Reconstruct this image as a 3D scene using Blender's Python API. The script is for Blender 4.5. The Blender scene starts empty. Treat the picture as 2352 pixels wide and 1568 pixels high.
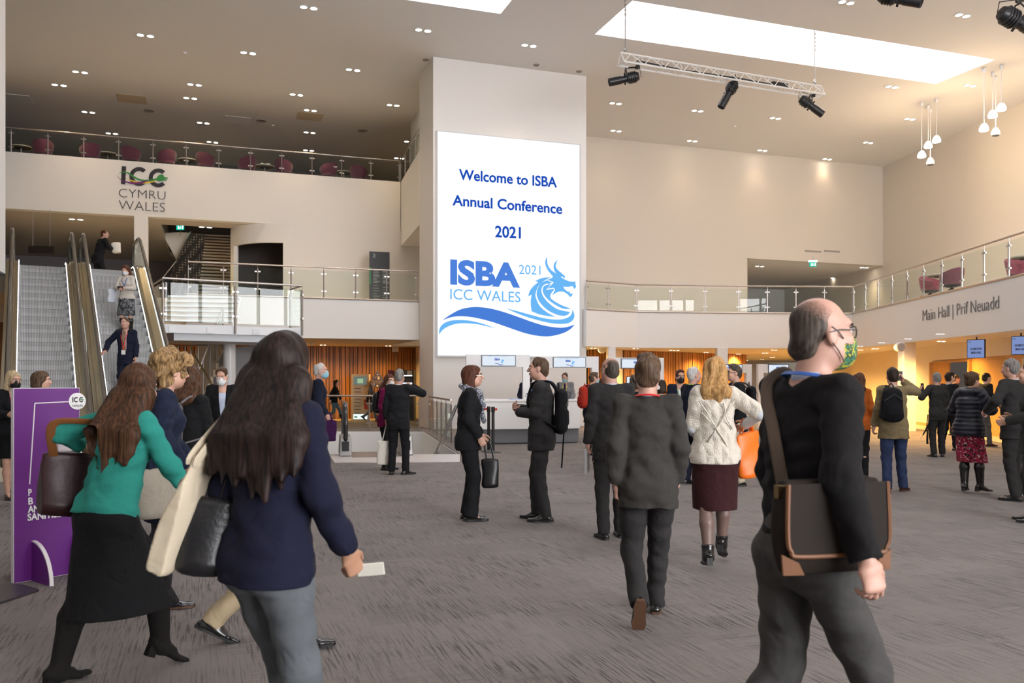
import bpy, math, random
import numpy as np
from mathutils import Vector, Matrix
random.seed(7)
scene = bpy.context.scene
COL = scene.collection
# ------------------------------------------------------------------ camera
# world x / y run along and away through the hall's ceiling grid; the camera looks 19.4 degrees to the right of +y
FPX, CX, HY, EYE = 2000.0, 1176.0, 876.0, 1.55
YAW = math.radians(19.44)
SN, CS = math.sin(YAW), math.cos(YAW)
RIGHT = Vector((CS, -SN, 0)); FWD = Vector((SN, CS, 0))
cam_data = bpy.data.cameras.new('camera')
cam_data.sensor_width = 36.0
cam_data.lens = 36.0 * FPX / 2352.0
cam_data.shift_y = (HY - 784.0) / 2352.0
cam_data.clip_end = 300
cam_data.dof.use_dof = True
cam_data.dof.focus_distance = 10.0
cam_data.dof.aperture_fstop = 4.0
cam = bpy.data.objects.new('camera', cam_data)
COL.objects.link(cam)
cam.location = (0, 0, EYE)
cam.rotation_euler = (math.radians(90), 0, -YAW)
scene.camera = cam
# ------------------------------------------------------------------ sky, exposure
scene.view_settings.view_transform = 'Standard'
scene.view_settings.look = 'None'
scene.view_settings.gamma = 1.0
scene.view_settings.use_curve_mapping = False
scene.view_settings.exposure = 0.50
SKY = 15.0
world = bpy.data.worlds.new('overcast_sky')
scene.world = world
world.use_nodes = True
bg = world.node_tree.nodes['Background']
bg.inputs[0].default_value = (1.0, 0.97, 0.96, 1)
bg.inputs[1].default_value = SKY
scene.cycles.max_bounces = 7
scene.cycles.diffuse_bounces = 4
scene.cycles.transparent_max_bounces = 16
scene.cycles.sample_clamp_indirect = 6.0
scene.cycles.caustics_reflective = False
scene.cycles.caustics_refractive = False
scene.cycles.use_denoising = True
UPPER_W, SOFFIT_W, RECESS_W = 190.0, 520.0, 130.0      # lamp powers used by the light fittings
WARM, AMBER = (1.0, 0.71, 0.43), (1.0, 0.56, 0.15)

def area_light(name, loc, sx, sy, rot, power, color=(1, 1, 1), portal=False):
    l = bpy.data.lights.new(name, 'AREA'); l.shape = 'RECTANGLE'; l.size = sx; l.size_y = sy
    l.energy = power; l.color = color
    if portal: l.cycles.is_portal = True
    o = bpy.data.objects.new(name, l); COL.objects.link(o); o.location = loc; o.rotation_euler = rot
    return o
# ------------------------------------------------------------------ projection helpers (photograph pixel -> place)
def W(px, py, d):
    return RIGHT * ((px - CX) / FPX * d) + FWD * d + Vector((0, 0, EYE + (HY - py) / FPX * d))
def WZ(px, py, z):
    return W(px, py, (z - EYE) * FPX / (HY - py))
def WF(px, py): return WZ(px, py, 0.0)
def RP(px, py, P, n):
    o = Vector((0, 0, EYE)); d = W(px, py, 1.0) - o
    return o + d * ((Vector(P) - o).dot(n) / d.dot(n))
def WB(px, py, y): return RP(px, py, (0, y, 0), Vector((0, 1, 0)))
# ------------------------------------------------------------------ mesh builder
class MB:
    def __init__(s): s.v = []; s.f = []
    def add(s, vs, fs):
        n = len(s.v); s.v += [tuple(v) for v in vs]; s.f += [tuple(i + n for i in f) for f in fs]; return s
    def hexa(s, p):            # 8 points: bottom loop 0-3, top loop 4-7
        return s.add(p, [(3, 2, 1, 0), (4, 5, 6, 7), (0, 1, 5, 4), (1, 2, 6, 5), (2, 3, 7, 6), (3, 0, 4, 7)])
    def box(s, x0, y0, z0, x1, y1, z1):
        return s.hexa([(x0, y0, z0), (x1, y0, z0), (x1, y1, z0), (x0, y1, z0), (x0, y0, z1), (x1, y0, z1), (x1, y1, z1), (x0, y1, z1)])
    def obox(s, c, ex, ey, ez, hx, hy, hz):
        c = Vector(c); ex = Vector(ex); ey = Vector(ey); ez = Vector(ez)
        P = lambda a, b, g: c + ex * (a * hx) + ey * (b * hy) + ez * (g * hz)
        return s.hexa([P(-1, -1, -1), P(1, -1, -1), P(1, 1, -1), P(-1, 1, -1), P(-1, -1, 1), P(1, -1, 1), P(1, 1, 1), P(-1, 1, 1)])
    def prism(s, poly, dvec):  # planar polygon extruded along dvec
        n = len(poly); a = [Vector(p) for p in poly]; b = [p + Vector(dvec) for p in a]
        return s.add(a + b, [tuple(range(n))[::-1], tuple(range(n, 2 * n))] + [(i, (i + 1) % n, n + (i + 1) % n, n + i) for i in range(n)])
    def wall(s, p0, p1, z0, z1, th):   # vertical wall from plan point p0 to p1, thickness to the left of the run
        p0 = Vector((p0[0], p0[1], 0)); p1 = Vector((p1[0], p1[1], 0)); d = (p1 - p0).normalized(); nrm = Vector((-d.y, d.x, 0)) * th
        return s.prism([p0 + Vector((0, 0, z0)), p1 + Vector((0, 0, z0)), p1 + nrm + Vector((0, 0, z0)), p0 + nrm + Vector((0, 0, z0))], (0, 0, z1 - z0))
    def tube(s, pts, r, n=8, r2=None, flat=None):
        pts = [Vector(p) for p in pts]; m = len(pts); rings = []
        up = Vector((0, 0, 1)); prev = None
        for i, p in enumerate(pts):
            t = (pts[min(i + 1, m - 1)] - pts[max(i - 1, 0)]).normalized()
            if prev is None:
                ref = up if abs(t.z) < .95 else Vector((1, 0, 0)); a = t.cross(ref).normalized()
            else: a = (prev - t * prev.dot(t)).normalized()
            prev = a; b = a.cross(t)
            rr = r if r2 is None else r + (r2 - r) * i / (m - 1)
            fl = 1 if flat is None else flat
            rings.append([p + a * (rr * math.cos(2 * math.pi * k / n)) + b * (rr * fl * math.sin(2 * math.pi * k / n)) for k in range(n)])
        vs = [q for R in rings for q in R]
        fs = [(i * n + k, i * n + (k + 1) % n, (i + 1) * n + (k + 1) % n, (i + 1) * n + k) for i in range(m - 1) for k in range(n)]
        fs += [tuple(range(n))[::-1], tuple(range((m - 1) * n, m * n))]
        return s.add(vs, fs)
    def lathe(s, prof, c, n=16, axis=None):
        c = Vector(c)
        M = Matrix.Identity(3) if axis is None else Vector((0, 0, 1)).rotation_difference(Vector(axis)).to_matrix()
        vs = [c + M @ Vector((r * math.cos(2 * math.pi * k / n), r * math.sin(2 * math.pi * k / n), z)) for r, z in prof for k in range(n)]
        m = len(prof)
        fs = [(i * n + k, i * n + (k + 1) % n, (i + 1) * n + (k + 1) % n, (i + 1) * n + k) for i in range(m - 1) for k in range(n)]
        fs += [tuple(range(n))[::-1], tuple(range((m - 1) * n, m * n))]
        return s.add(vs, fs)
    def arcwall(s, pts, z0, z1, th):   # curved wall with shared vertices, thickness to the left of the run
        P = [Vector((p[0], p[1], 0)) for p in pts]; m = len(P); vs = []
        for i, p in enumerate(P):
            t = (P[min(i + 1, m - 1)] - P[max(i - 1, 0)]).normalized(); q = p + Vector((-t.y, t.x, 0)) * th
            vs += [(p.x, p.y, z0), (p.x, p.y, z1), (q.x, q.y, z1), (q.x, q.y, z0)]
        fs = [(i * 4 + k, i * 4 + (k + 1) % 4, i * 4 + 4 + (k + 1) % 4, i * 4 + 4 + k) for i in range(m - 1) for k in range(4)]
        return s.add(vs, fs + [(0, 1, 2, 3), tuple(range(4 * m - 4, 4 * m))])
    def ball(s, c, rx, ry=None, rz=None, n=12, m=8):
        ry = ry or rx; rz = rz or rx; c = Vector(c)
        vs = [c + Vector((rx * math.sin(math.pi * i / m) * math.cos(2 * math.pi * k / n), ry * math.sin(math.pi * i / m) * math.sin(2 * math.pi * k / n), -rz * math.cos(math.pi * i / m))) for i in range(1, m) for k in range(n)]
        vs += [c + Vector((0, 0, -rz)), c + Vector((0, 0, rz))]; b = (m - 1) * n
        fs = [(i * n + k, i * n + (k + 1) % n, (i + 1) * n + (k + 1) % n, (i + 1) * n + k) for i in range(m - 2) for k in range(n)]
        fs += [(b, (k + 1) % n, k) for k in range(n)] + [(b + 1, (m - 2) * n + k, (m - 2) * n + (k + 1) % n) for k in range(n)]
        return s.add(vs, fs)
    def build(s, name, m, parent=None, smooth=False, bevel=0):
        me = bpy.data.meshes.new(name); me.from_pydata(s.v, [], s.f); me.validate()
        import bmesh
        bm = bmesh.new(); bm.from_mesh(me); bmesh.ops.recalc_face_normals(bm, faces=bm.faces)
        big = [f for f in bm.faces if len(f.verts) > 4]
        if big: bmesh.ops.triangulate(bm, faces=big)
        bm.to_mesh(me); bm.free()
        return link(name, me, m, parent, smooth, bevel)
def link(name, me, m, parent=None, smooth=False, bevel=0):
    if m is not None: me.materials.append(m)
    if smooth:
        me.polygons.foreach_set('use_smooth', [True] * len(me.polygons))
        if smooth == 2: me.set_sharp_from_angle(angle=math.radians(40))
    o = bpy.data.objects.new(name, me); COL.objects.link(o)
    if parent is not None:
        o.parent = parent; o.matrix_parent_inverse = parent_inv(parent)
    if bevel:
        b = o.modifiers.new('bevel', 'BEVEL'); b.width = bevel; b.segments = 2; b.limit_method = 'ANGLE'
    return o
def parent_inv(p):
    M = Matrix.LocRotScale(p.location, p.rotation_euler, p.scale)
    return M.inverted() if p.parent is None else Matrix.Identity(4)
def tag(o, label, cat, group=None, kind=None):
    o['label'] = label; o['category'] = cat
    if group: o['group'] = group
    if kind: o['kind'] = kind
    return o
def empty(name, loc, label, cat, group=None, rz=0):
    o = bpy.data.objects.new(name, None); COL.objects.link(o); o.empty_display_size = .2
    o.location = loc; o.rotation_euler = (0, 0, rz)
    return tag(o, label, cat, group)
def struct(o): o['kind'] = 'structure'; return o
def copy_tree(o, parent=None, mat=None):
    c = o.copy(); COL.objects.link(c)
    if parent is not None: c.parent = parent
    for ch in o.children: copy_tree(ch, c)
    return c
# ------------------------------------------------------------------ materials
def lin(h):
    if isinstance(h, str):
        h = h.lstrip('#'); h = [int(h[i:i + 2], 16) / 255 for i in (0, 2, 4)]
        return tuple(x / 12.92 if x <= .04045 else ((x + .055) / 1.055) ** 2.4 for x in h)
    return tuple(h)
MATS = {}
def nodes(name):
    m = bpy.data.materials.new(name); m.use_nodes = True
    nt = m.node_tree; return m, nt, nt.nodes['Principled BSDF'], nt.links.new
def mat(name, col, rough=.6, metal=0, bump=0, bscale=60, var=0, vscale=6, stretch=(1, 1, 1), emis=0, sheen=0, coat=0, fold=0):
    if name in MATS: return MATS[name]
    m, nt, b, L = nodes(name); c = lin(col)
    b.inputs['Base Color'].default_value = (*c, 1); b.inputs['Roughness'].default_value = rough; b.inputs['Metallic'].default_value = metal
    if sheen: b.inputs['Sheen Weight'].default_value = sheen
    if coat: b.inputs['Coat Weight'].default_value = coat
    if emis:
        b.inputs['Emission Color'].default_value = (*c, 1); b.inputs['Emission Strength'].default_value = emis
    if bump or var:
        tc = nt.nodes.new('ShaderNodeTexCoord'); mp = nt.nodes.new('ShaderNodeMapping'); mp.inputs['Scale'].default_value = stretch
        L(tc.outputs['Object'], mp.inputs['Vector'])
    if var:
        n = nt.nodes.new('ShaderNodeTexNoise'); n.inputs['Scale'].default_value = vscale; n.inputs['Detail'].default_value = 4
        L(mp.outputs[0], n.inputs['Vector'])
        r = nt.nodes.new('ShaderNodeMapRange'); r.inputs['From Min'].default_value = .3; r.inputs['From Max'].default_value = .7
        r.inputs['To Min'].default_value = 1 - var; r.inputs['To Max'].default_value = 1 + var; L(n.outputs[0], r.inputs[0])
        mx = nt.nodes.new('ShaderNodeVectorMath'); mx.operation = 'SCALE'; mx.inputs[0].default_value = c
        L(r.outputs[0], mx.inputs['Scale']); L(mx.outputs[0], b.inputs['Base Color'])
    if bump:
        n2 = nt.nodes.new('ShaderNodeTexNoise'); n2.inputs['Scale'].default_value = bscale; n2.inputs['Detail'].default_value = 3
        L(mp.outputs[0], n2.inputs['Vector'])
        bp = nt.nodes.new('ShaderNodeBump'); bp.inputs['Strength'].default_value = bump; bp.inputs['Distance'].default_value = .01
        L(n2.outputs[0], bp.inputs['Height']); L(bp.outputs[0], b.inputs['Normal'])
        if fold:
            n3 = nt.nodes.new('ShaderNodeTexNoise'); n3.inputs['Scale'].default_value = 7; n3.inputs['Detail'].default_value = 2; n3.inputs['Distortion'].default_value = .7
            L(mp.outputs[0], n3.inputs['Vector']); b2 = nt.nodes.new('ShaderNodeBump'); b2.inputs['Strength'].default_value = fold; b2.inputs['Distance'].default_value = .045
            L(n3.outputs[0], b2.inputs['Height']); L(b2.outputs[0], bp.inputs['Normal'])
    MATS[name] = m; return m
def emit(name, col, strength):
    if name in MATS: return MATS[name]
    m, nt, b, L = nodes(name); nt.nodes.remove(b)
    e = nt.nodes.new('ShaderNodeEmission'); e.inputs[0].default_value = (*lin(col), 1); e.inputs[1].default_value = strength
    L(e.outputs[0], nt.nodes['Material Output'].inputs[0]); MATS[name] = m; return m
def glass(name, tint=(.90, .95, .93), rough=.0, refl=1.0):
    m, nt, b, L = nodes(name); nt.nodes.remove(b)
    t = nt.nodes.new('ShaderNodeBsdfTransparent'); t.inputs[0].default_value = (*tint, 1)
    g = nt.nodes.new('ShaderNodeBsdfGlossy'); g.inputs['Roughness'].default_value = rough
    lw_ = nt.nodes.new('ShaderNodeLayerWeight'); lw_.inputs[0].default_value = .5
    pw = nt.nodes.new('ShaderNodeMath'); pw.operation = 'POWER'; L(lw_.outputs['Facing'], pw.inputs[0]); pw.inputs[1].default_value = 5
    fr = nt.nodes.new('ShaderNodeMath'); fr.operation = 'MULTIPLY_ADD'; L(pw.outputs[0], fr.inputs[0]); fr.inputs[1].default_value = .9 * refl; fr.inputs[2].default_value = .03 * refl
    x = nt.nodes.new('ShaderNodeMixShader'); L(fr.outputs[0], x.inputs[0]); L(t.outputs[0], x.inputs[1]); L(g.outputs[0], x.inputs[2])
    L(x.outputs[0], nt.nodes['Material Output'].inputs[0]); MATS[name] = m; return m
M_WALL = mat('wall_paint', (.80, .785, .76), .75, bump=.02, bscale=30)
M_WALL_DIM = mat('wall_paint_dim_light', (.70, .655, .60), .75, bump=.02, bscale=30)  # same wall paint, with the upper walls' dimmer, warmer light in the colour
M_CEIL = mat('ceiling_paint', (.74, .72, .69), .8)
M_WHITE = mat('white_satin', (.82, .82, .82), .35)
M_STEEL = mat('brushed_steel', (.45, .42, .40), .34, 1, bump=.02, bscale=200, stretch=(1, 1, .05))
M_GLASS = glass('balustrade_glass', (.93, .965, .945), refl=.55)
M_BRASS = mat('champagne_metal', (.60, .53, .40), .30, 1, var=.12, vscale=2, stretch=(1, .2, .2))
M_RUBBER = mat('handrail_rubber', (.10, .085, .07), .22, coat=.3)
M_BLACK = mat('matt_black', (.015, .015, .016), .5)
M_DGREY = mat('dark_grey', (.07, .072, .078), .5)
M_PURPLE = mat('plum_upholstery', (.135, .022, .055), .8, bump=.1, bscale=300, sheen=.3)
M_LAMP = emit('downlight_glow', (1.0, .86, .66), 18)
# ------------------------------------------------------------------ key levels and planes
L1, L1T, SOFL, SOFR = 4.36, 4.36, 3.0, 2.76       # first floor, left soffit, right soffit
CEIL = 12.14
YB = 34.4                                          # plane of the big back wall
pc = W(920, 416, 34.9); XB = pc.x                  # inner corner of the back wall, left of the column
YG = 29.65                                         # front edge of the left gallery
cl = W(995, 130, 28.4); cr_ = W(1347, 172, 30.2)
YC, XC0, XC1 = cl.y, cl.x, cr_.x                   # advertising column
Z2 = 9.55                                          # parapet top of the second floor
SOF1 = 7.57
# big light sources: skylights, one of them added, and the glazed front behind the camera get sampled as portals
sk = [WZ(1378, 68, CEIL), WZ(2125, 200, CEIL), WZ(2293, 138, CEIL)]
SX0, SX1 = sk[0].x, (sk[1].x + sk[2].x) / 2
SY1, SY0 = (sk[0].y + sk[1].y) / 2, sk[2].y
s2 = WZ(1150, 32, CEIL)
T1, T0, TY1, TY0 = s2.x, s2.x - 9.0, s2.y, s2.y - (SY1 - SY0)
N0, N1, NY0, NY1 = 2.0, 13.0, 10.5, 15.0           # added, unseen skylight over the near hall, to brighten the gallery fronts
SKYL = ((SX0, SX1, SY0, SY1), (T0, T1, TY0, TY1), (N0, N1, NY0, NY1))
for (x0, x1, y0, y1) in SKYL:
    area_light('skylight_portal', ((x0 + x1) / 2, (y0 + y1) / 2, CEIL + .02), x1 - x0, y1 - y0, (0, 0, 0), 1, portal=True)
YF = -14.0
FX0, FX1, FZ = 4.0, 34.0, 8.4
area_light('front_portal', ((FX0 + FX1) / 2, YF + .05, .3 + (FZ - .3) / 2), FX1 - FX0, FZ - .3, (math.radians(90), 0, 0), 1, portal=True)

# carpet: half-metre tiles, each streaked along one way
def carpet():
    m, nt, b, L = nodes('carpet_tiles')
    geo = nt.nodes.new('ShaderNodeNewGeometry')
    def vm(op, a, v=None):
        n = nt.nodes.new('ShaderNodeVectorMath'); n.operation = op; L(a, n.inputs[0])
        if v is not None: n.inputs[1].default_value = v
        return n.outputs[0]
    P = geo.outputs['Position']
    def noise(v, sc, det=4, rough=.6):
        n = nt.nodes.new('ShaderNodeTexNoise'); n.inputs['Scale'].default_value = sc; n.inputs['Detail'].default_value = det; n.inputs['Roughness'].default_value = rough; L(v, n.inputs[0]); return n.outputs[0]
    def rng(v, a, b_, c=0, d_=1):
        n = nt.nodes.new('ShaderNodeMapRange'); L(v, n.inputs[0]); n.inputs[1].default_value, n.inputs[2].default_value, n.inputs[3].default_value, n.inputs[4].default_value = a, b_, c, d_; return n.outputs[0]
    def mth(op, a, b_):
        n = nt.nodes.new('ShaderNodeMath'); n.operation = op; L(a, n.inputs[0])
        if isinstance(b_, (int, float)): n.inputs[1].default_value = b_
        else: L(b_, n.inputs[1])
        return n.outputs[0]
    wn = nt.nodes.new('ShaderNodeTexWhiteNoise'); L(vm('FLOOR', vm('MULTIPLY', P, (1.0, 2.0, 0))), wn.inputs[0])
    patch = noise(vm('MULTIPLY', P, (1.6, 1.1, 1)), 1.0, 3); patch2 = noise(vm('ADD', vm('MULTIPLY', P, (1.2, 1.7, 1)), (17, 5, 0)), 1.0, 3)
    s1 = mth('MULTIPLY', rng(noise(vm('MULTIPLY', P, (80, 2.8, 1)), 1), .50, .60), rng(patch, .36, .62, .15, 1)); s2 = mth('MULTIPLY', rng(noise(vm('MULTIPLY', P, (2.8, 80, 1)), 1), .53, .63), rng(patch2, .42, .68, .0, .9))
    dk = mth('MAXIMUM', s1, s2); fine = noise(vm('MULTIPLY', P, (160, 160, 1)), 1, 2)
    mx = nt.nodes.new('ShaderNodeMix'); mx.data_type = 'RGBA'; L(dk, mx.inputs[0]); mx.inputs[6].default_value = (.195, .168, .155, 1); mx.inputs[7].default_value = (.050, .041, .037, 1)
    k = mth('MULTIPLY', mth('ADD', mth('MULTIPLY', wn.outputs[0], .16), .84), rng(fine, .3, .7, .82, 1.18))
    sc = nt.nodes.new('ShaderNodeVectorMath'); sc.operation = 'SCALE'; L(mx.outputs[2], sc.inputs[0]); L(k, sc.inputs['Scale'])
    L(sc.outputs[0], b.inputs['Base Color']); b.inputs['Roughness'].default_value = .9; b.inputs['Specular IOR Level'].default_value = .25; b.inputs['Sheen Weight'].default_value = .1
    bp = nt.nodes.new('ShaderNodeBump'); bp.inputs['Strength'].default_value = .3; bp.inputs['Distance'].default_value = -.004; L(dk, bp.inputs['Height']); L(bp.outputs[0], b.inputs['Normal'])
    return m
M_CARPET = carpet()
# void of the escalator going down
VFL = WF(757, 1043); VFR = WF(1056, 1043); VBR = WF(972, 989); VBL = WF(735, 989)
ox0, ox1, oy0, oy1 = -34.0, 46.0, YF, 62.0
mb = MB(); ring = [(ox0, oy0), (ox1, oy0), (ox1, oy1), (ox0, oy1)]; hole = [VFL, VFR, VBR, VBL]
for i in range(4):
    a, b_, c, d_ = ring[i], ring[(i + 1) % 4], hole[(i + 1) % 4], hole[i]
    mb.prism([(a[0], a[1], 0), (b_[0], b_[1], 0), (c.x, c.y, 0), (d_.x, d_.y, 0)], (0, 0, -.3))
struct(mb.build('floor', M_CARPET))
mb = MB()
for i in range(4):
    p, q = hole[i], hole[(i + 1) % 4]
    mb.wall((q.x, q.y), (p.x, p.y), -4.6, -.02 if i else -.3, -.02)
struct(mb.build('wall_void', mat('void_paint', (.80, .80, .79), .6)))
mb = MB().box(VFL.x - 4, VFL.y - 1, -4.7, VBR.x + 4, VBR.y + 3, -4.6); struct(mb.build('floor_lower', mat('lower_tile', (.55, .53, .5), .5)))
# pale metal landing plate in front of the void
mb = MB(); q = [WF(768, 1063), WF(1056, 1061), WF(1056, 1044), WF(755, 1044)]
mb.prism(q, (0, 0, .012)); M_TILE = mat('pale_tile', (.62, .58, .56), .35, bump=.05, bscale=90)
struct(mb.build('trim_landing_plate', M_TILE))
# ceiling with the two skylight shafts and the added one
mb = MB(); xs = sorted([ox0, ox1, SX0, SX1, T0, T1, N0, N1]); ys = sorted([oy0, oy1, SY0, SY1, TY0, TY1, NY0, NY1])
for i in range(len(xs) - 1):
    for j in range(len(ys) - 1):
        cx, cy = (xs[i] + xs[i + 1]) / 2, (ys[j] + ys[j + 1]) / 2
        if any(a < cx < b_ and c < cy < d_ for a, b_, c, d_ in SKYL): continue
        mb.box(xs[i], ys[j], CEIL, xs[i + 1], ys[j + 1], CEIL + .25)
struct(mb.build('ceiling', M_CEIL))
M_SKYG = glass('skylight_glass', (.46, .46, .47)); M_WING = glass('front_glass', (.97, .98, 1.0))
for k, (x0, x1, y0, y1) in enumerate(SKYL):  # the last one is the added, unseen skylight
    w = empty('window_%d' % (k + 1), ((x0 + x1) / 2, (y0 + y1) / 2, CEIL), 'long white skylight over the hall', 'skylight'); struct(w)
    m = MB()
    for (a, b_, c, d_) in ((x0 - .12, y0 - .12, x1 + .12, y0), (x0 - .12, y1, x1 + .12, y1 + .12), (x0 - .12, y0, x0, y1), (x1, y0, x1 + .12, y1)):
        m.box(a, b_, CEIL + .25, c, d_, CEIL + .62)
    m.build('skylight_kerb', M_WHITE, w)
    MB().box(x0 - .1, y0 - .1, CEIL + .62, x1 + .1, y1 + .1, CEIL + .65).build('skylight_pane', M_SKYG, w)
    m = MB()
    n = 3
    for i in range(1, n + 1):
        xx = x0 + (x1 - x0) * (i * .25 + .06); m.box(xx - .03, y0, CEIL + .28, xx + .03, y0 + .16, CEIL + .6)
    m.build('skylight_bracket', M_WHITE, w)
# ---------------- big back wall, with the first floor opening on the left
xl = WB(13, 400, YB).x; xo0 = WB(308, 497, YB).x; xo1 = WB(340, 500, YB).x; xo2 = WB(655, 516, YB).x
TH = .4
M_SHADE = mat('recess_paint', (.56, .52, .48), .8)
mb = MB()
mb.box(ox0, YB, SOF1, XB, YB + TH, Z2)                       # band over the opening
mb.box(xo0, YB, L1, xo1, YB + TH, SOF1)                      # pier
mb.box(xo2 + .02, YB, L1, XC1, YB + TH, SOF1)                # wall right of the curved jamb, running behind the column
struct(mb.build('wall_back', M_WALL))
sx0, sx1, sy0, sy1 = W(376, 600, 35.6).x, W(564, 600, 35.6).x, YB + 1.55, YB + 10.5    # stair well to the second floor
# second floor slab and its room
mb = MB().box(ox0, YB + TH, Z2 - .45, sx0, 58, Z2 - .32).box(sx1, YB + TH, Z2 - .45, XB, 58, Z2 - .32).box(sx0, YB + TH, Z2 - .45, sx1, sy0 + 2.6, Z2 - .32); struct(mb.build('floor_second', M_CARPET))
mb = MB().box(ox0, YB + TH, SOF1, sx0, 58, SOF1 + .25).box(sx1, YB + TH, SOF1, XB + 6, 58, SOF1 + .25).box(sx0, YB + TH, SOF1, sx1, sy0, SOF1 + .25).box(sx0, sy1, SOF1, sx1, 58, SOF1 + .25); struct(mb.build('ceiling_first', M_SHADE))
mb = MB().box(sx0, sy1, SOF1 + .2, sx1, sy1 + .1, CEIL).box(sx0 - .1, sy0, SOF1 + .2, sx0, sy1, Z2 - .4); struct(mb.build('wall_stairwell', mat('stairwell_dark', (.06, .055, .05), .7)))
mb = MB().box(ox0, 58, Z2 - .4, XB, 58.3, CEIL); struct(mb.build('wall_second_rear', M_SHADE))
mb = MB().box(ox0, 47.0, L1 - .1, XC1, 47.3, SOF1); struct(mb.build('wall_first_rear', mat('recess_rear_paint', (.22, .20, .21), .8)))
# return wall beside the column (angled)
qa = W(921, 416, 34.9); qb = W(963, 340, 30.2)
za, zb = 6.98, 7.12
mb = MB()
d = Vector((qb.x - qa.x, qb.y - qa.y, 0)); nrm = Vector((-d.y, d.x, 0)).normalized() * (.3 if -d.y > 0 else -.3)
mb.prism([(qa.x, qa.y, za), (qb.x, qb.y, za), (qb.x, qb.y, Z2), (qa.x, qa.y, Z2)], nrm)
struct(mb.build('wall_return', M_WALL))
mb = MB().box(XB, YG + .6, za + .02, XC1, YB, za + .2); struct(mb.build('ceiling_return', M_WALL))
# white advertising column
YCB = W(963, 170, 30.2).y
mb = MB().box(XC0, YC, 0, XC1, YCB, CEIL); struct(mb.build('wall_column', M_WALL))
xrr = WB(951, 800, 36.5).x
mb = MB().box(XB + .5, YCB, za + .1, XC1 + .2, YB + TH, CEIL).box(xrr, YCB + 1.5, 0, XC1, 37.5, SOFL); struct(mb.build('wall_column_rear', M_WALL))
# right part of the back wall
C1 = WZ(2016, 388, CEIL); XR = C1.x; zr = 7.26; xj = WB(1722, 591, YB).x
mb = MB()
mb.box(XC1, YB, zr, XR + .3, YB + TH, CEIL)
mb.box(XC1, YB, SOFR, xj - .25, YB + TH, zr)
ar = [(xj - .25 + .25 * math.sin(t), YB + .25 - .25 * math.cos(t)) for t in [i * math.pi / 16 for i in range(9)]]
mb.arcwall(ar, SOFR, zr, .2)
mb.box(xj - .02, YB + .2, SOFR, xj, YB + 9, zr)
struct(mb.build('wall_back_right', M_WALL_DIM, smooth=2))
mb = MB().box(xj - .3, YB + TH, zr, XR + 6, 46, zr + .2); struct(mb.build('ceiling_recess', M_CEIL))
mb = MB().box(xj, 45.5, 3.9, XR + 6, 45.8, zr); struct(mb.build('wall_recess_rear', M_WALL))
# long right wall (upper), running past the back wall and forward past the camera
R2 = WZ(2352, 235, CEIL); dr = (R2 - C1); dr.z = 0; dr.normalize()
pA = C1 - dr * 13; pB = C1 + dr * 46
mb = MB().wall((pA.x, pA.y), (pB.x, pB.y), 3.9, CEIL, .35); struct(mb.build('wall_right', M_WALL_DIM))
# right gallery
def gz(px, py): return WZ(px, py, 4.05)
G = [gz(1347, 709), gz(1400, 712), gz(1465, 715.5), gz(1700, 718), gz(1958, 719), gz(2352, 628)]
gd = (G[5] - G[4]).normalized(); G.append(G[4] + gd * 30)
for p in G: p.z = 0
rear = [Vector((XC1, YB, 0)), Vector((xj, YB + 8, 0)), pA, pB]
poly = [p for p in G] + [pB, pA, Vector((xj, YB + 9, 0)), Vector((XC1, YB + .1, 0))]
GT, GB = 4.05, SOFR
inn = [p + Vector((0, .19, 0)) if i < 4 else p + Vector((.17, .12, 0)) if i < len(G) else p for i, p in enumerate(poly)]
mb = MB().prism([(p.x, p.y, GB) for p in inn], (0, 0, 1.05)); struct(mb.build('ceiling_gallery', M_WALL))
mb = MB()
for i in range(len(G) - 1): mb.wall((G[i].x, G[i].y), (G[i + 1].x, G[i + 1].y), GB + .002, GT, .2)
struct(mb.build('wall_gallery', M_WALL))
mb = MB()
for i in range(len(G) - 1): mb.tube([G[i] + Vector((0, -.0, GT - .01)), G[i + 1] + Vector((0, 0, GT - .01))], .03, 6)
struct(mb.build('trim_gallery', mat('edge_metal', (.5, .48, .46), .4, .8)))
# wall below the right gallery, warm lit
D0 = WF(2109, 976); D1 = WF(2298, 1004); dd = (D1 - D0).normalized()
E0 = D0 - dd * 16; E1 = D1 + dd * 24
# the doorway opens in this wall: two pairs of doors
dw = [RP(2143, 900, D0, Vector((-dd.y, dd.x, 0))), RP(2340, 900, D0, Vector((-dd.y, dd.x, 0)))]
for p in dw: p.z = 0
DH = 2.2
mb = MB(); mb.wall((E0.x, E0.y), (dw[0].x, dw[0].y), 0, GB, .25); mb.wall((dw[1].x + dd.x * 1.2, dw[1].y + dd.y * 1.2), (E1.x, E1.y), 0, GB, .25)
mb.wall((dw[0].x, dw[0].y), (dw[1].x + dd.x * 1.2, dw[1].y + dd.y * 1.2), DH, GB, .25)
struct(mb.build('wall_under_gallery', mat('warm_paint', (.80, .74, .62), .7)))
nd = Vector((-dd.y, dd.x, 0))      # to the left of the run: into the wall?
if nd.dot(Vector((0, 0, 0)) - D0) > 0: NIN, nd_room = -nd, nd
else: NIN, nd_room = nd, -nd
mb = MB(); mb.wall((E0.x, E0.y), (dw[0].x, dw[0].y), 0, .12, .27 if nd.dot(NIN) < 0 else -.02); struct(mb.build('baseboard_right', mat('oak_base', (.50, .32, .14), .5)))
mb = MB(); a, b_ = E0 + nd_room * .02, E1 + nd_room * .02
mb.prism([a, b_, b_ + nd_room * 1.0, a + nd_room * .7], (0, 0, .008)); struct(mb.build('trim_tile_border', mat('cream_tile', (.62, .50, .36), .4)))
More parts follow.
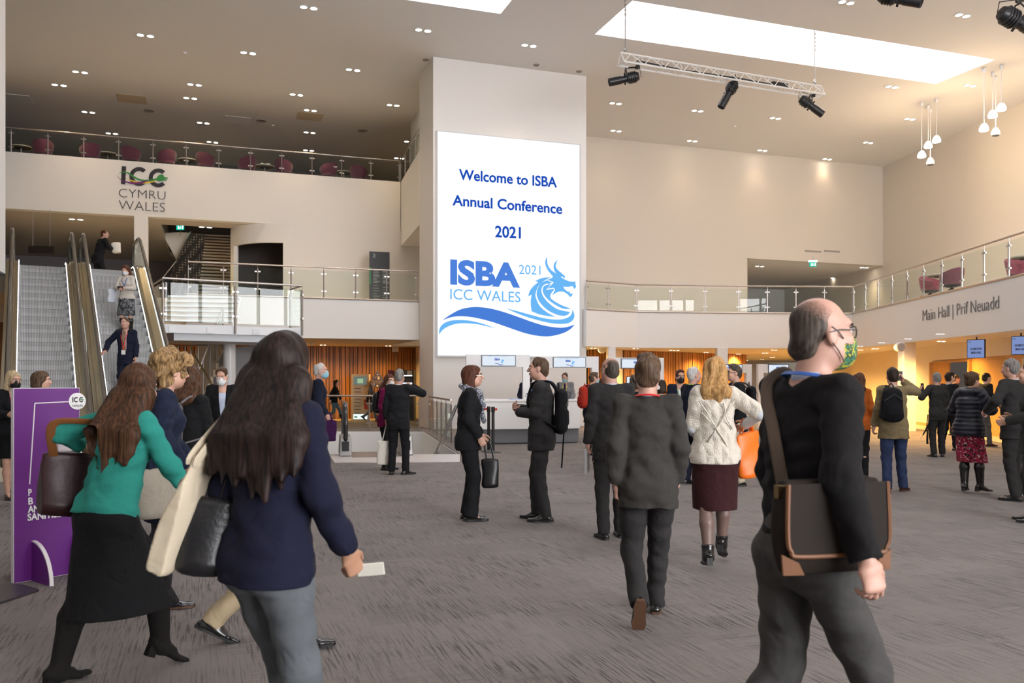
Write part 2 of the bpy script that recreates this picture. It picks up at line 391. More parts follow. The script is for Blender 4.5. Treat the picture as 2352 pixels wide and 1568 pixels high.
# left gallery
xg0 = WB(428, 590, YG).x
mb = MB().box(xg0, YG, SOFL, XC0 + .02, YG + .25, L1T); struct(mb.build('wall_gallery_left', M_WALL))
mb = MB().box(xg0, YG + .25, SOFL, XC0 + .02, YB + TH, L1 - .12).box(-22, YB - 3.6, SOFL + .4, xg0, YB + TH, L1 - .06).box(-22, 25.7, L1 - .5, W(330, 0, 25.5).x, YB - 3.6, L1 - .06).box(-22, YB + TH, SOFL, XC1, 47, L1 - .05)
struct(mb.build('floor_first', mat('soffit_paint', (.84, .76, .60), .7)))
mb = MB().tube([(xg0, YG - .01, L1T - .02), (XC0, YG - .01, L1T - .02)], .03, 6); struct(mb.build('trim_gallery_left', MATS['edge_metal']))
# curved jamb and the dark doorway
mb = MB(); cx, cy, rr = xo2 + .1, YB + 1.9, 1.9
arc = [(cx - rr * math.sin(t), cy - rr * math.cos(t)) for t in [i * math.radians(88) / 16 for i in range(17)]]
ra = arc[::-1]; mb.arcwall(ra, 6.85, SOF1, -.15).arcwall(ra[:4], L1 - .05, 6.85, -.15).arcwall(ra[-2:], L1 - .05, 6.85, -.15)
mb.box(arc[16][0], arc[16][1], L1 - .05, arc[16][0] + .15, YB + 3.9, SOF1)
struct(mb.build('wall_curved', M_WALL, smooth=2))
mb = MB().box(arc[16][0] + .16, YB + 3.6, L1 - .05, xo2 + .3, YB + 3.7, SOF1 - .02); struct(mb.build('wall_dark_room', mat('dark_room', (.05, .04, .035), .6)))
# left end wall above the side passage
lw = W(12.5, 300, 19.0)
mb = MB().box(lw.x - .6, YF, 3.9, lw.x, lw.y, CEIL); struct(mb.build('wall_left', M_WALL))
mb = MB().box(-34, YF, 0, -33.6, 62, CEIL); struct(mb.build('wall_far_left', M_SHADE))
mb = MB().box(45.6, YF, 0, 46, 62, CEIL).box(-34, 61.6, 0, 46, 62, CEIL); struct(mb.build('wall_far_right', M_SHADE))
# glazed front behind the camera
w3 = empty('window_4', ((FX0 + FX1) / 2, YF, 0), 'tall glazed front with mullions', 'window'); struct(w3)
mb = MB(); n = 14
for i in range(n + 1):
    x = FX0 + (FX1 - FX0) * i / n; mb.box(x - .09, YF - .1, 0, x + .09, YF + .1, FZ)
for z in (.25, 2.9, 5.6, FZ): mb.box(FX0, YF - .07, z - .06, FX1, YF + .07, z + .06)
mb.build('mullion', M_DGREY, w3)
MB().box(FX0, YF - .02, .3, FX1, YF + .0, FZ).build('pane', M_WING, w3)
mb = MB().box(ox0, YF - .3, 0, FX0, YF, CEIL).box(FX1, YF - .3, 0, ox1, YF, CEIL).box(FX0, YF - .3, FZ, FX1, YF, CEIL).box(FX0, YF - .3, 0, FX1, YF, .3)
struct(mb.build('wall_front', M_WALL))
# ---------------- timber slatted walls
def wood():
    m, nt, b, L = nodes('cedar_slats')
    tc = nt.nodes.new('ShaderNodeTexCoord'); mp = nt.nodes.new('ShaderNodeMapping'); mp.inputs['Scale'].default_value = (14, 14, .5); L(tc.outputs['Object'], mp.inputs[0])
    n = nt.nodes.new('ShaderNodeTexNoise'); n.inputs['Scale'].default_value = 1; n.inputs['Detail'].default_value = 6; L(mp.outputs[0], n.inputs[0])
    cr = nt.nodes.new('ShaderNodeValToRGB'); L(n.outputs[0], cr.inputs[0]); e = cr.color_ramp.elements
    e[0].position = .3; e[0].color = (.22, .085, .028, 1); e[1].position = .72; e[1].color = (.50, .24, .085, 1)
    L(cr.outputs[0], b.inputs['Base Color']); b.inputs['Roughness'].default_value = .5; return m
M_CEDAR = wood()
def slats(name, pts, z0, z1, label=None):
    """pts: plan polyline facing the room on its right side"""
    mb = MB(); bk = MB()
    for i in range(len(pts) - 1):
        p, q = Vector((*pts[i], 0)), Vector((*pts[i + 1], 0)); d = (q - p); Ln = d.length; d.normalize(); n = Vector((-d.y, d.x, 0))
        bk.wall(p, q, z0, z1, .05)
        s = 0
        while s < Ln - .03:
            w = random.choice((.07, .10, .14, .14, .18)); w = min(w, Ln - s)
            o = -random.uniform(.03, .055)
            a, c = p + d * s, p + d * (s + w - .03)
            mb.prism([a + Vector((0, 0, z0)), c + Vector((0, 0, z0)), c + n * o + Vector((0, 0, z0)), a + n * o + Vector((0, 0, z0))], (0, 0, z1 - z0)); s += w
    b = struct(bk.build(name, M_BLACK)); 
    mb.build('slats', M_CEDAR, b)
wl = W(380, 797, 34.0); wr = W(950, 797, 36.9)
slats('wall_timber_left', [(-14, wr.y), (xrr + .6, wr.y)], .0, SOFL)
wq = [W(1350, 803, 33.2), W(1432, 804, 33.6), W(1700, 815, 38.6)]
cen = wq[2] + Vector((0, 0, 0)); 
tl = [(wq[0].x, wq[0].y), (wq[1].x, wq[1].y), (wq[2].x, wq[2].y)]
a0 = math.atan2(wq[2].y - wq[1].y, wq[2].x - wq[1].x); p = Vector(tl[-1])
for i in range(8):
    a0 += math.radians(11); p = p + Vector((math.cos(a0), math.sin(a0))) * .35; tl.append((p.x, p.y))
slats('wall_timber_right', tl, 0, SOFR)
mb = MB().box(xj - 8, 46, 0, 45, 46.3, SOFR); struct(mb.build('wall_under_rear', MATS['warm_paint']))
# cream plinth floor strip at the foot of the left timber wall
mb = MB().box(-14, wr.y - 1.6, .0, XC0, wr.y - .06, .012); struct(mb.build('trim_tile_left', mat('oak_tile', (.60, .45, .26), .4)))
# pillars
def pillar(name, pxl, pxr, d, z1, m=M_WALL, deep=.45):
    a, b_ = W(pxl, 0, d), W(pxr, 0, d); a.z = b_.z = 0
    struct(MB().prism([a, b_, b_ + FWD * deep, a + FWD * deep], (0, 0, z1)).build(name, m))
pillar('wall_pillar_middle', 1397, 1414, 30.5, SOFR)
pillar('wall_pillar_right', 1648, 1672, 31.5, SOFR)
pillar('wall_pillar_door', 2077, 2104, 27.2, SOFR)
pcol = W(527, 0, 24.6)
struct(MB().lathe([(.17, 0), (.17, 2.6)], (pcol.x, pcol.y, 0), 24).build('wall_round_pillar', M_WHITE, smooth=2))
# cream return beside the small timber panel
a, b_ = W(1430, 0, 33.4), W(1398, 0, 31.0); a.z = b_.z = 0
struct(MB().wall((b_.x, b_.y), (a.x, a.y), 0, SOFR, .1).build('wall_cream_return', MATS['warm_paint']))
# side passage below the left end wall
mb = MB().box(lw.x - 6, 31.0, 0, lw.x + .2, 31.2, 3.9); struct(mb.build('wall_side_passage', M_CEDAR))
mb = MB().box(lw.x - 6.5, YF, 0, lw.x - 6, 31, 3.9); struct(mb.build('wall_side', M_WALL))
# ------------------------------------------------------------------ downlights (pairs of small lamps set in the ceiling)
def lamp_mesh():
    f = MB()
    for s in (-1, 1): f.lathe([(.10, .0), (.10, -.012), (.125, -.014), (.125, .0)], (s * .135, 0, 0), 16)
    return f
_dl = {}
def downlight(p, label, group, power, color, cone=100, ang=0, size=1.0, light=True):
    e = empty('ceiling_light', (p.x, p.y, p.z - .003), label, 'ceiling light', group, ang)
    if size not in _dl:
        fr = MB()
        for s in (-1, 1): fr.lathe([(.095 * size, -.002), (.095 * size, -.016), (.13 * size, -.016), (.13 * size, -.002)], (s * .14 * size, 0, 0), 14)
        f = fr.build('trim_ring', M_WHITE, e)
        ls = []
        for s in (-1, 1): ls.append(MB().lathe([(.094 * size, -.004), (.094 * size, -.010), (.05 * size, -.014)], (s * .14 * size, 0, 0), 14).build('lamp', M_LAMP, e))
        _dl[size] = [f] + ls
        for o in _dl[size]: o.matrix_parent_inverse = Matrix.Identity(4)
    else:
        for o in _dl[size]:
            c = o.copy(); COL.objects.link(c); c.parent = e
    if light:
        l = bpy.data.lights.new('downlight', 'SPOT'); l.energy = power; l.color = color; l.spot_size = math.radians(cone); l.spot_blend = .9; l.shadow_soft_size = .12
        lo = bpy.data.objects.new('downlight', l); COL.objects.link(lo); lo.parent = e; lo.location = (0, 0, -.05)
    return e
def where(px, py):
    return 'at the photo\'s %s' % ('far left' if px < 330 else 'left' if px < 800 else 'centre' if px < 1400 else 'right' if px < 1950 else 'far right')
UP = [(709,17,'nearest the top edge left of centre'),(334,81,'alone in the second row above the left gallery'),(972,69,'below the small skylight corner'),(570,121,'midway between the logo wall and the small skylight'),(1215,104,'just above the top of the white column'),
 (184,165,'left one of the row near the left wall'),(811,160,'left of the top corner of the white column'),(447,194,'third row, above the logo wall'),(136,195,'close behind the leftmost light of its row'),(437,225,'just behind another fitting above the logo wall'),
 (681,217,'over the middle of the second-floor gallery'),(203,257,'above the left tub chairs'),(713,253,'beside the beige ceiling panel'),(903,241,'next to the left edge of the white column'),(467,282,'above the fourth plum chair'),
 (711,304,'just above the glass rail, middle of the gallery'),(257,306,'touching the glass rail line near the second table'),(488,326,'at the glass rail above the fifth plum chair'),(709,345,'low behind the glass rail by the sixth chair'),(941,325,'beside the column at the end of the glass rail'),(917,363,'at the inner corner of the second-floor glass rail'),
 (1944,5,'at the top edge right of the long skylight'),(2211,35,'top right, above the near stage lamp'),(1414,237,'right of the white column, first row'),(1602,254,'first row, second from the white column'),(1781,271,'first row, below the stage truss end'),
 (2048,199,'under the right end of the long skylight'),(2228,196,'beside the right pendant cluster cords'),(1415,300,'right of the white column, second row'),(1590,323,'second row, over the middle of the back wall'),(1751,345,'second row, third along the back wall'),(1900,365,'last of the row near the far right corner'),(2090,273,'left of the far pendant cluster cords'),(1994,327,'nearest the far right corner of the hall')]
for (px, py, wh) in UP:
    downlight(WZ(px, py, CEIL), 'twin-lamp recessed ceiling downlight ' + wh, 'downlights in the high ceiling', UPPER_W * (.22 if py in (300, 323, 345, 365, 327) else .55 if px > 1400 and py > 230 else 1.0), WARM)
for (px, py, wh) in ((175, 503, 'over the escalator tops'), (472, 521, 'beside the green exit sign over the stairs')):
    downlight(WZ(px, py, SOF1), 'twin-lamp downlight in the first-floor soffit ' + wh, 'downlights in the first-floor soffit', RECESS_W, WARM)
for (px, py, wh) in ((1745, 611, 'at the left of the right recess'), (1985, 614, 'at the right of the right recess'), (1917, 638, 'deepest in the right recess')):
    downlight(WZ(px, py, zr), 'twin-lamp downlight in the recess ceiling ' + wh, 'downlights in the right recess', RECESS_W, WARM)
for (px, py, wh) in ((2010, 800, 'above the orange-topped woman'), (2162, 783, 'beside the door pillar'), (1757, 810, 'right of the curved timber wall'), (1774, 820, 'behind the one right of the timber wall'), (1713, 827, 'against the end of the timber wall'), (1553, 804, 'in front of the right timber wall')):
    downlight(WZ(px, py, SOFR), 'twin-lamp downlight under the right gallery ' + wh, 'downlights under the right gallery', SOFFIT_W, AMBER, 150, 0, .6)
for (px, py) in ((356, 768),):
    downlight(WZ(px, py, SOFL + .4 if 0 else SOFL), 'twin-lamp downlight under the first floor beside the right escalator', 'downlights under the left gallery', SOFFIT_W, AMBER, 150, 0, .6)
# the row of lamps that washes the timber wall, tucked up behind the gallery edge
for i in range(6):
    x = -6 + i * 2.6
    downlight(Vector((x, wr.y - 1.3, SOFL)), 'small downlight in the soffit along the left timber wall', 'wall-washers at the timber wall', SOFFIT_W * .42, AMBER, 150, 0, .5)
for i, (a, b_) in enumerate(((13.2, 28.6), (14.8, 28.4), (17.0, 29.6), (19.5, 31.2), (22, 32.6), (24, 30), (26, 33), (28, 36), (24.5, 36), (28.5, 40), (24, 41), (31, 38), (20.5, 28), (23.5, 26.8))):  # lamps added to brighten the space under the right gallery
    downlight(Vector((a, b_, SOFR)), 'small added downlight in the soffit under the right gallery, near its timber wall', 'added lamps under the right gallery', SOFFIT_W, AMBER, 150, 0, .5)
for k in range(8):
    p = D0 + nd_room * 2.5 + dd * (k * 2.5 - 8)
    downlight(Vector((p.x, p.y, SOFR)), 'small downlight along the warm wall with the double doors', 'wall-washers by the doors', SOFFIT_W * .8, AMBER, 160, 0, .5)
# exit signs, ceiling panels, speakers, detectors
def text_mesh(s, offset=0.0, spacing=1.0):
    c = bpy.data.curves.new('t', 'FONT'); c.body = s; c.size = 1; c.offset = offset; c.space_character = spacing; c.resolution_u = 4; c.extrude = .004
    o = bpy.data.objects.new('t', c); COL.objects.link(o)
    dg = bpy.context.evaluated_depsgraph_get(); dg.update()
    me = bpy.data.meshes.new_from_object(o.evaluated_get(dg)); bpy.data.objects.remove(o); bpy.data.curves.remove(c)
    return me
_capm = text_mesh('H'); CAPH = max(v.co.y for v in _capm.vertices)
def lettering(parent, s, m, Lp, Rp, cap, n, offset=0.0, lift=.008, name='lettering', spacing=1.0):
    """text from point Lp to Rp on a surface with outward normal n, capital height cap"""
    me = text_mesh(s, offset, spacing)
    co = np.empty(len(me.vertices) * 3, np.float32); me.vertices.foreach_get('co', co); co = co.reshape(-1, 3)
    x0, x1 = co[:, 0].min(), co[:, 0].max()
    Lp, Rp, n = Vector(Lp), Vector(Rp), Vector(n).normalized(); ex = (Rp - Lp); sx = ex.length / (x1 - x0); ex.normalize(); ez = Vector((0, 0, 1))
    if abs(n.z) > .9: ez = n.cross(ex)
    ez = (ez - ex * ez.dot(ex) * 0).normalized()
    z = (co[:, 2] - co[:, 2].min())
    out = np.array(Lp)[None] + np.outer((co[:, 0] - x0) * sx, np.array(ex)) + np.outer(co[:, 1] * cap / CAPH, np.array(ez)) + np.outer(z + lift, np.array(n))
    me.vertices.foreach_set('co', out.astype(np.float32).ravel()); me.update()
    return link(name, me, m, parent)
def sign_px(parent, s, m, x0, y0, x1, y1, cap, P, n, **k):
    Lp, Rp = RP(x0, y0, P, n), RP(x1, y1, P, n); T = RP(x0, y0 - cap, P, n)
    return lettering(parent, s, m, Lp, Rp, (T - Lp).length, n, **k)
def exit_sign(px, py, z, d, label):
    p = W(px, py, d); e = empty('exit_sign', p, label, 'exit sign')
    ex = RIGHT; n = -FWD
    MB().obox(p + Vector((0, 0, .14)), ex, FWD, (0, 0, 1), .19, .05, .035).build('housing', emit('exit_glow', (.75, 1, .95), 2.5), e)
    MB().obox(p, ex, FWD, (0, 0, 1), .16, .012, .105).build('panel', emit('exit_green', (.0, .38, .25), 1.0), e)
    w = emit('exit_white', (.8, 1, .95), 1.4); q = p + n * .016
    m = MB().ball(q + ex * -.075 + Vector((0, 0, .05)), .016).tube([q + ex * -.09 + Vector((0, 0, .03)), q + ex * -.065 + Vector((0, 0, -.02)), q + ex * -.10 + Vector((0, 0, -.07))], .013, 6).tube([q + ex * -.065 + Vector((0, 0, -.02)), q + ex * -.04 + Vector((0, 0, -.07))], .012, 6).tube([q + ex * -.115 + Vector((0, 0, .015)), q + ex * -.05 + Vector((0, 0, .01))], .010, 6)
    m.build('running_figure', w, e)
    MB().tube([q + Vector((0, 0, .06)), q + Vector((0, 0, -.06))], .012, 6).tube([q + ex * -.03 + Vector((0, 0, -.02)), q + Vector((0, 0, -.06)), q + ex * .03 + Vector((0, 0, -.02))], .012, 6).build('arrow', w, e)
    MB().obox(q + ex * .10, ex, FWD, (0, 0, 1), .03, .004, .07).build('doorway', w, e)
    MB().tube([p + Vector((0, 0, .17)), Vector((p.x, p.y, z))], .012, 6).build('rod', M_STEEL, e)
exit_sign(414, 522, SOF1, 36.0, 'green running-man exit sign hanging over the stairs on the left')
exit_sign(1867, 607, zr, 39.5, 'green running-man exit sign hanging in the recess at the right')
def on_ceiling(name, label, cat, px, py, mk, m, z=CEIL, group=None):
    p = WZ(px, py, z); o = mk(p).build(name, m); tag(o, label, cat, group); return o
M_PANEL = mat('ceiling_panel', (.60, .50, .36), .7)
for px, py, m, lab in ((712, 267, M_PANEL, 'square beige panel flush in the ceiling over the gallery'), (303, 227, M_PANEL, 'beige ceiling panel above the left tub chairs'), (546, 276, M_WHITE, 'white ceiling panel above the gallery middle'), (38, 226, M_WHITE, 'white ceiling panel beside the left wall edge')):
    on_ceiling('ceiling_panel', lab, 'ceiling panel', px, py, lambda p: MB().box(p.x - .5, p.y - .5, p.z - .012, p.x + .5, p.y + .5, p.z - .001), m)
for px, py, lab in ((342, 254, 'round ceiling grille above the third plum chair'), (600, 277, 'round ceiling grille beside the white panel'), (833, 300, 'round ceiling grille near the column end of the gallery')):
    on_ceiling('ceiling_grille', lab, 'ceiling grille', px, py, lambda p: MB().lathe([(.2, -.001), (.19, -.02), (.14, -.02), (.1, -.004)], p, 20), mat('grille', (.30, .27, .24), .6))
for px, py, lab in ((978, 137, 'left end of the row of dark spots over the column'), (1232, 149, 'middle of the row of dark spots over the column'), (1330, 164, 'right end of the row of dark spots over the column')):
    on_ceiling('recessed_spot', 'small dark recessed spot, ' + lab, 'recessed spot', px, py, lambda p: MB().lathe([(.11, -.001), (.10, -.02), (.05, -.02), (.04, -.004)], p, 16), mat('spot_body', (.25, .22, .2), .4))
for px, py, lab in ((425, 120, 'on the ceiling between the second and third rows of lights'), (627, 287, 'on the ceiling right of the white panel'), (1688, 194 + 95, 'on the ceiling under the middle stage lamp'), (1688 + 375, 200, 'hanging under the skylight\'s right end')):
    on_ceiling('smoke_detector', 'small white smoke detector ' + lab, 'smoke detector', px, py, lambda p: MB().lathe([(.06, -.001), (.06, -.03), (.04, -.05), (.01, -.055)], p, 14), M_WHITE)

# ------------------------------------------------------------------ big screen on the column
NS = Vector((0, -1, 0)); PS = Vector((0, YC - .09, 0))
def S(px, py): return RP(px, py, PS, NS)
scr = empty('video_wall', ((XC0 + XC1) / 2, YC, S(1010, 815).z), 'tall bright LED screen welcoming the conference, on the white column', 'screen')
tl_, br_ = S(1006, 299), S(1331, 820)
xs0, xs1, zs1, zs0 = S(1006, 500).x, S(1331, 335).x, (S(1012, 300).z + S(1331, 335).z) / 2, (S(1000, 815).z + S(1331, 820).z) / 2
MB().box(xs0 - .05, YC - .085, zs0 - .05, xs1 + .05, YC - .001, zs1 + .03).build('casing', mat('screen_case', (.6, .6, .62), .4), scr)
scr = MB().box(xs0, YC - .09, zs0, xs1, YC - .06, zs1).build('display', emit('screen_white', (.93, .96, 1.0), .80), scr)
E_NAVY, E_BLUE, E_SKY, E_ROYAL = emit('led_navy', '1b4db8', 0.70), emit('led_blue', '4f83dd', 0.70), emit('led_sky', '6db9f8', 0.70), emit('led_royal', '4b80da', 0.70)
for (s, x0, y0, x1, y1, cp) in (('Welcome to ISBA', 1054, 412, 1279, 430, 23), ('Annual Conference', 1039, 471, 1291, 491, 23), ('2021', 1137, 544, 1196, 547, 25)):
    sign_px(scr, s, E_NAVY, x0, y0, x1, y1, cp, PS, NS, offset=.022)
sign_px(scr, 'ISBA', E_BLUE, 1034, 650, 1194, 657.5, 51, PS, NS, offset=.045)
sign_px(scr, '2021', E_SKY, 1192, 629, 1241, 631, 21, PS, NS, offset=-.002)
sign_px(scr, 'ICC WALES', E_SKY, 1034, 687, 1195, 694, 24, PS, NS, offset=.0)
def zp(X, Y): return (990 + X / 6.533, 560 + Y / 6.533)
def spline(pts, n=6):
    out = []; P = [pts[0]] + list(pts) + [pts[-1]]
    for i in range(1, len(P) - 2):
        for k in range(n):
            t = k / n; a, b_, c, d_ = P[i - 1], P[i], P[i + 1], P[i + 2]
            out.append(tuple(.5 * (2 * b_[j] + (c[j] - a[j]) * t + (2 * a[j] - 5 * b_[j] + 4 * c[j] - d_[j]) * t * t + (3 * b_[j] - a[j] - 3 * c[j] + d_[j]) * t ** 3) for j in (0, 1)))
    out.append(tuple(pts[-1])); return out
def shape(parent, name, runs, m, P=None, n=None, conv=zp, lift=.004, th=.006):
    P = PS if P is None else P; n = NS if n is None else n
    pts = []
    for r in runs:
        q = spline(r) if len(r) > 2 else list(r)
        pts += [p for p in q if not pts or (abs(p[0] - pts[-1][0]) + abs(p[1] - pts[-1][1])) > .2]
    if abs(pts[0][0] - pts[-1][0]) + abs(pts[0][1] - pts[-1][1]) < .2: pts.pop()
    w = [RP(*conv(*p), P, n) + n * lift for p in pts]
    return MB().prism(w, n * th).build(name, m, parent)
shape(scr, 'wave', [[(165,1148),(300,1055),(450,980),(640,947),(850,962),(1050,1010),(1250,1075),(1500,1165),(1700,1225),(1900,1255),(2030,1248),(2155,1210)], [(2155,1210),(2080,1285),(1960,1345),(1780,1385),(1600,1378),(1400,1335),(1150,1250),(900,1165),(650,1105),(450,1085),(300,1100),(165,1148)]], E_ROYAL)
shape(scr, 'wave', [[(122,1358),(125,1280),(175,1205),(280,1155),(420,1142),(600,1155),(800,1205),(965,1268)], [(965,1268),(750,1215),(560,1192),(400,1195),(270,1232),(175,1290),(122,1358)]], E_SKY)
shape(scr, 'wave', [[(1122,965),(1300,1010),(1500,1065),(1700,1115),(1880,1135),(2010,1120),(2095,1070),(2125,985)], [(2125,985),(2150,1075),(2125,1145),(2050,1190),(1920,1200),(1750,1180),(1500,1115),(1300,1045),(1122,965)]], E_SKY)
shape(scr, 'dragon_horn', [[(1738,190),(1712,270),(1730,355),(1775,425),(1830,490)], [(1830,490),(1880,470)], [(1880,470),(1880,450),(1800,390),(1750,310),(1738,190)]], E_SKY)
shape(scr, 'dragon_horn', [[(1898,235),(1850,290),(1838,350),(1850,400),(1880,450)], [(1880,450),(1900,465),(1960,470)], [(1960,470),(1990,480),(1960,440),(1900,390),(1870,330),(1898,235)]], E_SKY)
shape(scr, 'dragon_head', [[(1738,538),(1800,518),(1830,490)], [(1830,490),(1880,455),(1910,405)], [(1910,405),(1960,445),(2000,475),(2008,502),(1995,515)], [(1995,515),(1965,488),(1950,500)], [(1950,500),(2010,535),(2080,562),(2168,567)], [(2168,567),(2165,605),(2175,640),(2152,675),(2140,660),(2130,640)], [(2130,640),(2110,632),(2060,645),(1985,640)], [(1985,640),(2005,680),(2065,725)], [(2065,725),(2078,705),(2085,740),(2105,748),(2128,738)], [(2128,738),(2112,780),(2085,795)], [(2085,795),(2040,750),(1990,720),(1940,715),(1880,730),(1815,775)], [(1815,775),(1845,720),(1860,680),(1835,658)], [(1835,658),(1745,672)], [(1745,672),(1838,582)], [(1838,582),(1825,568),(1738,538)]], E_SKY)
shape(scr, 'dragon_neck', [[(1800,502),(1700,505),(1620,528),(1560,560)], [(1560,560),(1610,570)], [(1610,570),(1520,650),(1475,720),(1458,788)], [(1458,788),(1508,760)], [(1508,760),(1495,880),(1508,1010)], [(1508,1010),(1620,1055),(1740,1080),(1862,1095)], [(1862,1095),(1730,1020),(1630,930),(1570,800),(1575,720),(1620,620),(1725,535)], [(1725,535),(1800,502)]], E_SKY)
shape(scr, 'dragon_neck', [[(1770,598),(1720,600),(1670,640),(1655,710),(1690,800),(1780,900),(1900,980),(2085,1022)], [(2085,1022),(2055,1058),(2000,1078),(1900,1065),(1760,1000),(1650,900),(1590,790),(1590,700),(1640,600),(1735,545)], [(1735,545),(1812,580),(1770,598)]], E_SKY)
shape(scr, 'dragon_neck', [[(1725,690),(1835,672)], [(1835,672),(1845,685),(1800,745),(1788,795),(1830,845),(1950,915),(2105,975)], [(2105,975),(1980,970),(1850,905),(1740,820),(1685,740),(1675,680),(1700,630),(1770,605)], [(1770,605),(1790,612),(1725,690)]], E_SKY)

# ------------------------------------------------------------------ wall lettering on the left: ICC CYMRU WALES
PW = Vector((0, YB - .01, 0))
lg = empty('wall_sign', (WB(330, 490, YB).x, YB, WB(330, 490, YB).z), 'dark three-line lettering with a coloured dragon ribbon on the wall over the escalators', 'wall sign')
M_INK = mat('ink_letter', (.02, .018, .022), .5); M_INKT = mat('ink_letter_thin', (.09, .08, .085), .35)
def zi(X, Y): return (X / 4.9, 240 + Y / 4.9)
def icc(parent, P, n, conv, mk, mg, my, mp):
    shape(parent, 'letter_i', [[(1372,692),(1420,697)], [(1420,697),(1410,900)], [(1410,900),(1362,893)], [(1362,893),(1372,692)]], mk, P, n, conv)
    for cx, cy in ((1565, 810), (1782, 826)):
        o = [(cx + 108 * math.cos(t) , cy + 106 * math.sin(t)) for t in [math.radians(a) for a in range(-45, -316, -15)]]
        i = [(cx + 62 * math.cos(t), cy + 62 * math.sin(t)) for t in [math.radians(a) for a in range(-315, -44, 15)]]
        shape(parent, 'letter_c', [o, [o[-1], i[0]], i, [i[-1], o[0]]], mk, P, n, conv)
    shape(parent, 'ribbon_green', [[(1335,775),(1380,757),(1440,762),(1500,800),(1580,840),(1680,845),(1760,830)], [(1760,830),(1790,795),(1835,790),(1850,815),(1888,822)], [(1888,822),(1885,836),(1840,838)], [(1840,838),(1885,850),(1840,858),(1790,865),(1760,850)], [(1760,850),(1680,862),(1580,858),(1500,822),(1440,778),(1385,768),(1335,775)]], mg, P, n, conv, .012)
    shape(parent, 'ribbon_purple', [[(1310,793),(1360,840),(1450,870),(1550,872),(1690,850)], [(1690,850),(1600,890),(1500,898),(1400,870),(1340,830),(1310,793)]], mp, P, n, conv, .013)
    shape(parent, 'ribbon_yellow', [[(1415,822),(1480,850),(1560,868),(1680,868),(1790,850)], [(1790,850),(1700,880),(1580,890),(1480,862),(1415,822)]], my, P, n, conv, .011)
M_GRN, M_YEL, M_PUR = mat('logo_green', (.03, .25, .05), .5), mat('logo_yellow', (.75, .58, .03), .5), mat('logo_purple', (.16, .02, .14), .5)
icc(lg, PW, NS, zi, M_INK, M_GRN, M_YEL, M_PUR)
sign_px(lg, 'CYMRU', M_INKT, 273, 452.5, 380, 459, 20, PW, NS, offset=-.016, name='thin_letters')
sign_px(lg, 'WALES', M_INKT, 273, 480.5, 379, 487, 21, PW, NS, offset=-.016, name='thin_letters')
# lettering on the right gallery front
ng = Vector((-(G[5] - G[4]).y, (G[5] - G[4]).x, 0)).normalized()
if ng.dot(G[4]) > 0: ng = -ng
s = RP(2120, 737, G[4] + ng * .005, ng)
hs = empty('wall_sign', s, 'grey Main Hall lettering in two languages on the right gallery front', 'wall sign')
sign_px(hs, 'Main Hall | Prif Neuadd', mat('grey_letter', (.16, .16, .17), .4), 2120, 737, 2295, 708, 25, G[4] + ng * .005, ng, offset=-.014)
# ------------------------------------------------------------------ glass balustrades
def balustrade(label, pts, z0, h, spacing=1.15, n_posts=None, group=None, post_r=.024, gap=.06, low=0.0, rail=True, side=1, thin=False):
    P = [Vector(p) for p in pts]
    e = empty('glass_balustrade', P[0], label, 'balustrade', group)
    top = [p + Vector((0, 0, h)) for p in P]
    hr = MB().tube(top, .027, 10).build('handrail', M_STEEL, e, smooth=2)
    for i in range(len(P) - 1):
        a, b_ = P[i], P[i + 1]; Ln = (b_ - a).length; n = max(1, round(Ln / spacing)); d = (b_ - a) / n; u = d.normalized(); uh = Vector((u.x, u.y, 0)).normalized(); nr = Vector((-uh.y, uh.x, 0))
        for k in range(n + 1):
            if k == n and i < len(P) - 2: continue
            q = a + d * k; m = MB()
            m.tube([q + Vector((0, 0, -low)), q + Vector((0, 0, h - .12))], post_r, 8).tube([q + Vector((0, 0, h - .14)), q + Vector((0, 0, h))], .008, 6)
            for zz in (.22, .78):
                for sg in (-1, 1):
                    if (k == 0 and sg < 0 and i == 0) or (k == n and sg > 0): continue
                    m.obox(q + uh * (sg * .055) + Vector((0, 0, h * zz)), uh, nr, (0, 0, 1), .035, .02, .022)
            m.build('post', M_STEEL, e, smooth=2)
        for k in range(n):
            q0, q1 = a + d * k + uh * .055, a + d * (k + 1) - uh * .055; zb, zt = Vector((0, 0, gap)), Vector((0, 0, h - .10))
            MB().prism([q0 + zb - nr * .006, q1 + zb - nr * .006, q1 + zt - nr * .006, q0 + zt - nr * .006], nr * .012).build('glass_panel', M_GLASS, e)
    return e
RH = 0.86
balustrade('long glass balustrade along the second-floor gallery above the logo wall', [(xl - 1, YB + .1, Z2), (XB - .03, YB + .1, Z2)], 0, RH, group=None)
qa2, qb2 = Vector((qa.x, qa.y, Z2)), Vector((qb.x, qb.y, Z2)); off = d.normalized().cross(Vector((0, 0, 1))) * -.12
balustrade('short angled glass balustrade running from the second-floor corner to the white column', [(XB - .0, YB - .0, Z2), (qb.x + .05, qb.y - .1, Z2)], 0, RH)
balustrade('glass balustrade along the left first-floor gallery, ending at the white column', [(xg0 + .05, YG + .1, L1T), (XC0 - .04, YG + .1, L1T)], 0, 1.03)
rg = [p + Vector((0, 0, GT)) for p in G]
ctr = Vector((30, 60, 0))
for i, p in enumerate(rg): rg[i] = p + Vector((0, .10, 0)) + (Vector((.10, 0, 0)) if i >= 4 else Vector((0, 0, 0)))
rg[0] = rg[0] + Vector((.05, 0, 0))
balustrade('curving glass balustrade along the first-floor gallery right of the white column', rg[:5], 0, .98, 1.2)
balustrade('glass balustrade above the Main Hall lettering, rising to the right edge', [rg[4] + gd * .10, rg[4] + gd * 22], 0, .98, 1.25)
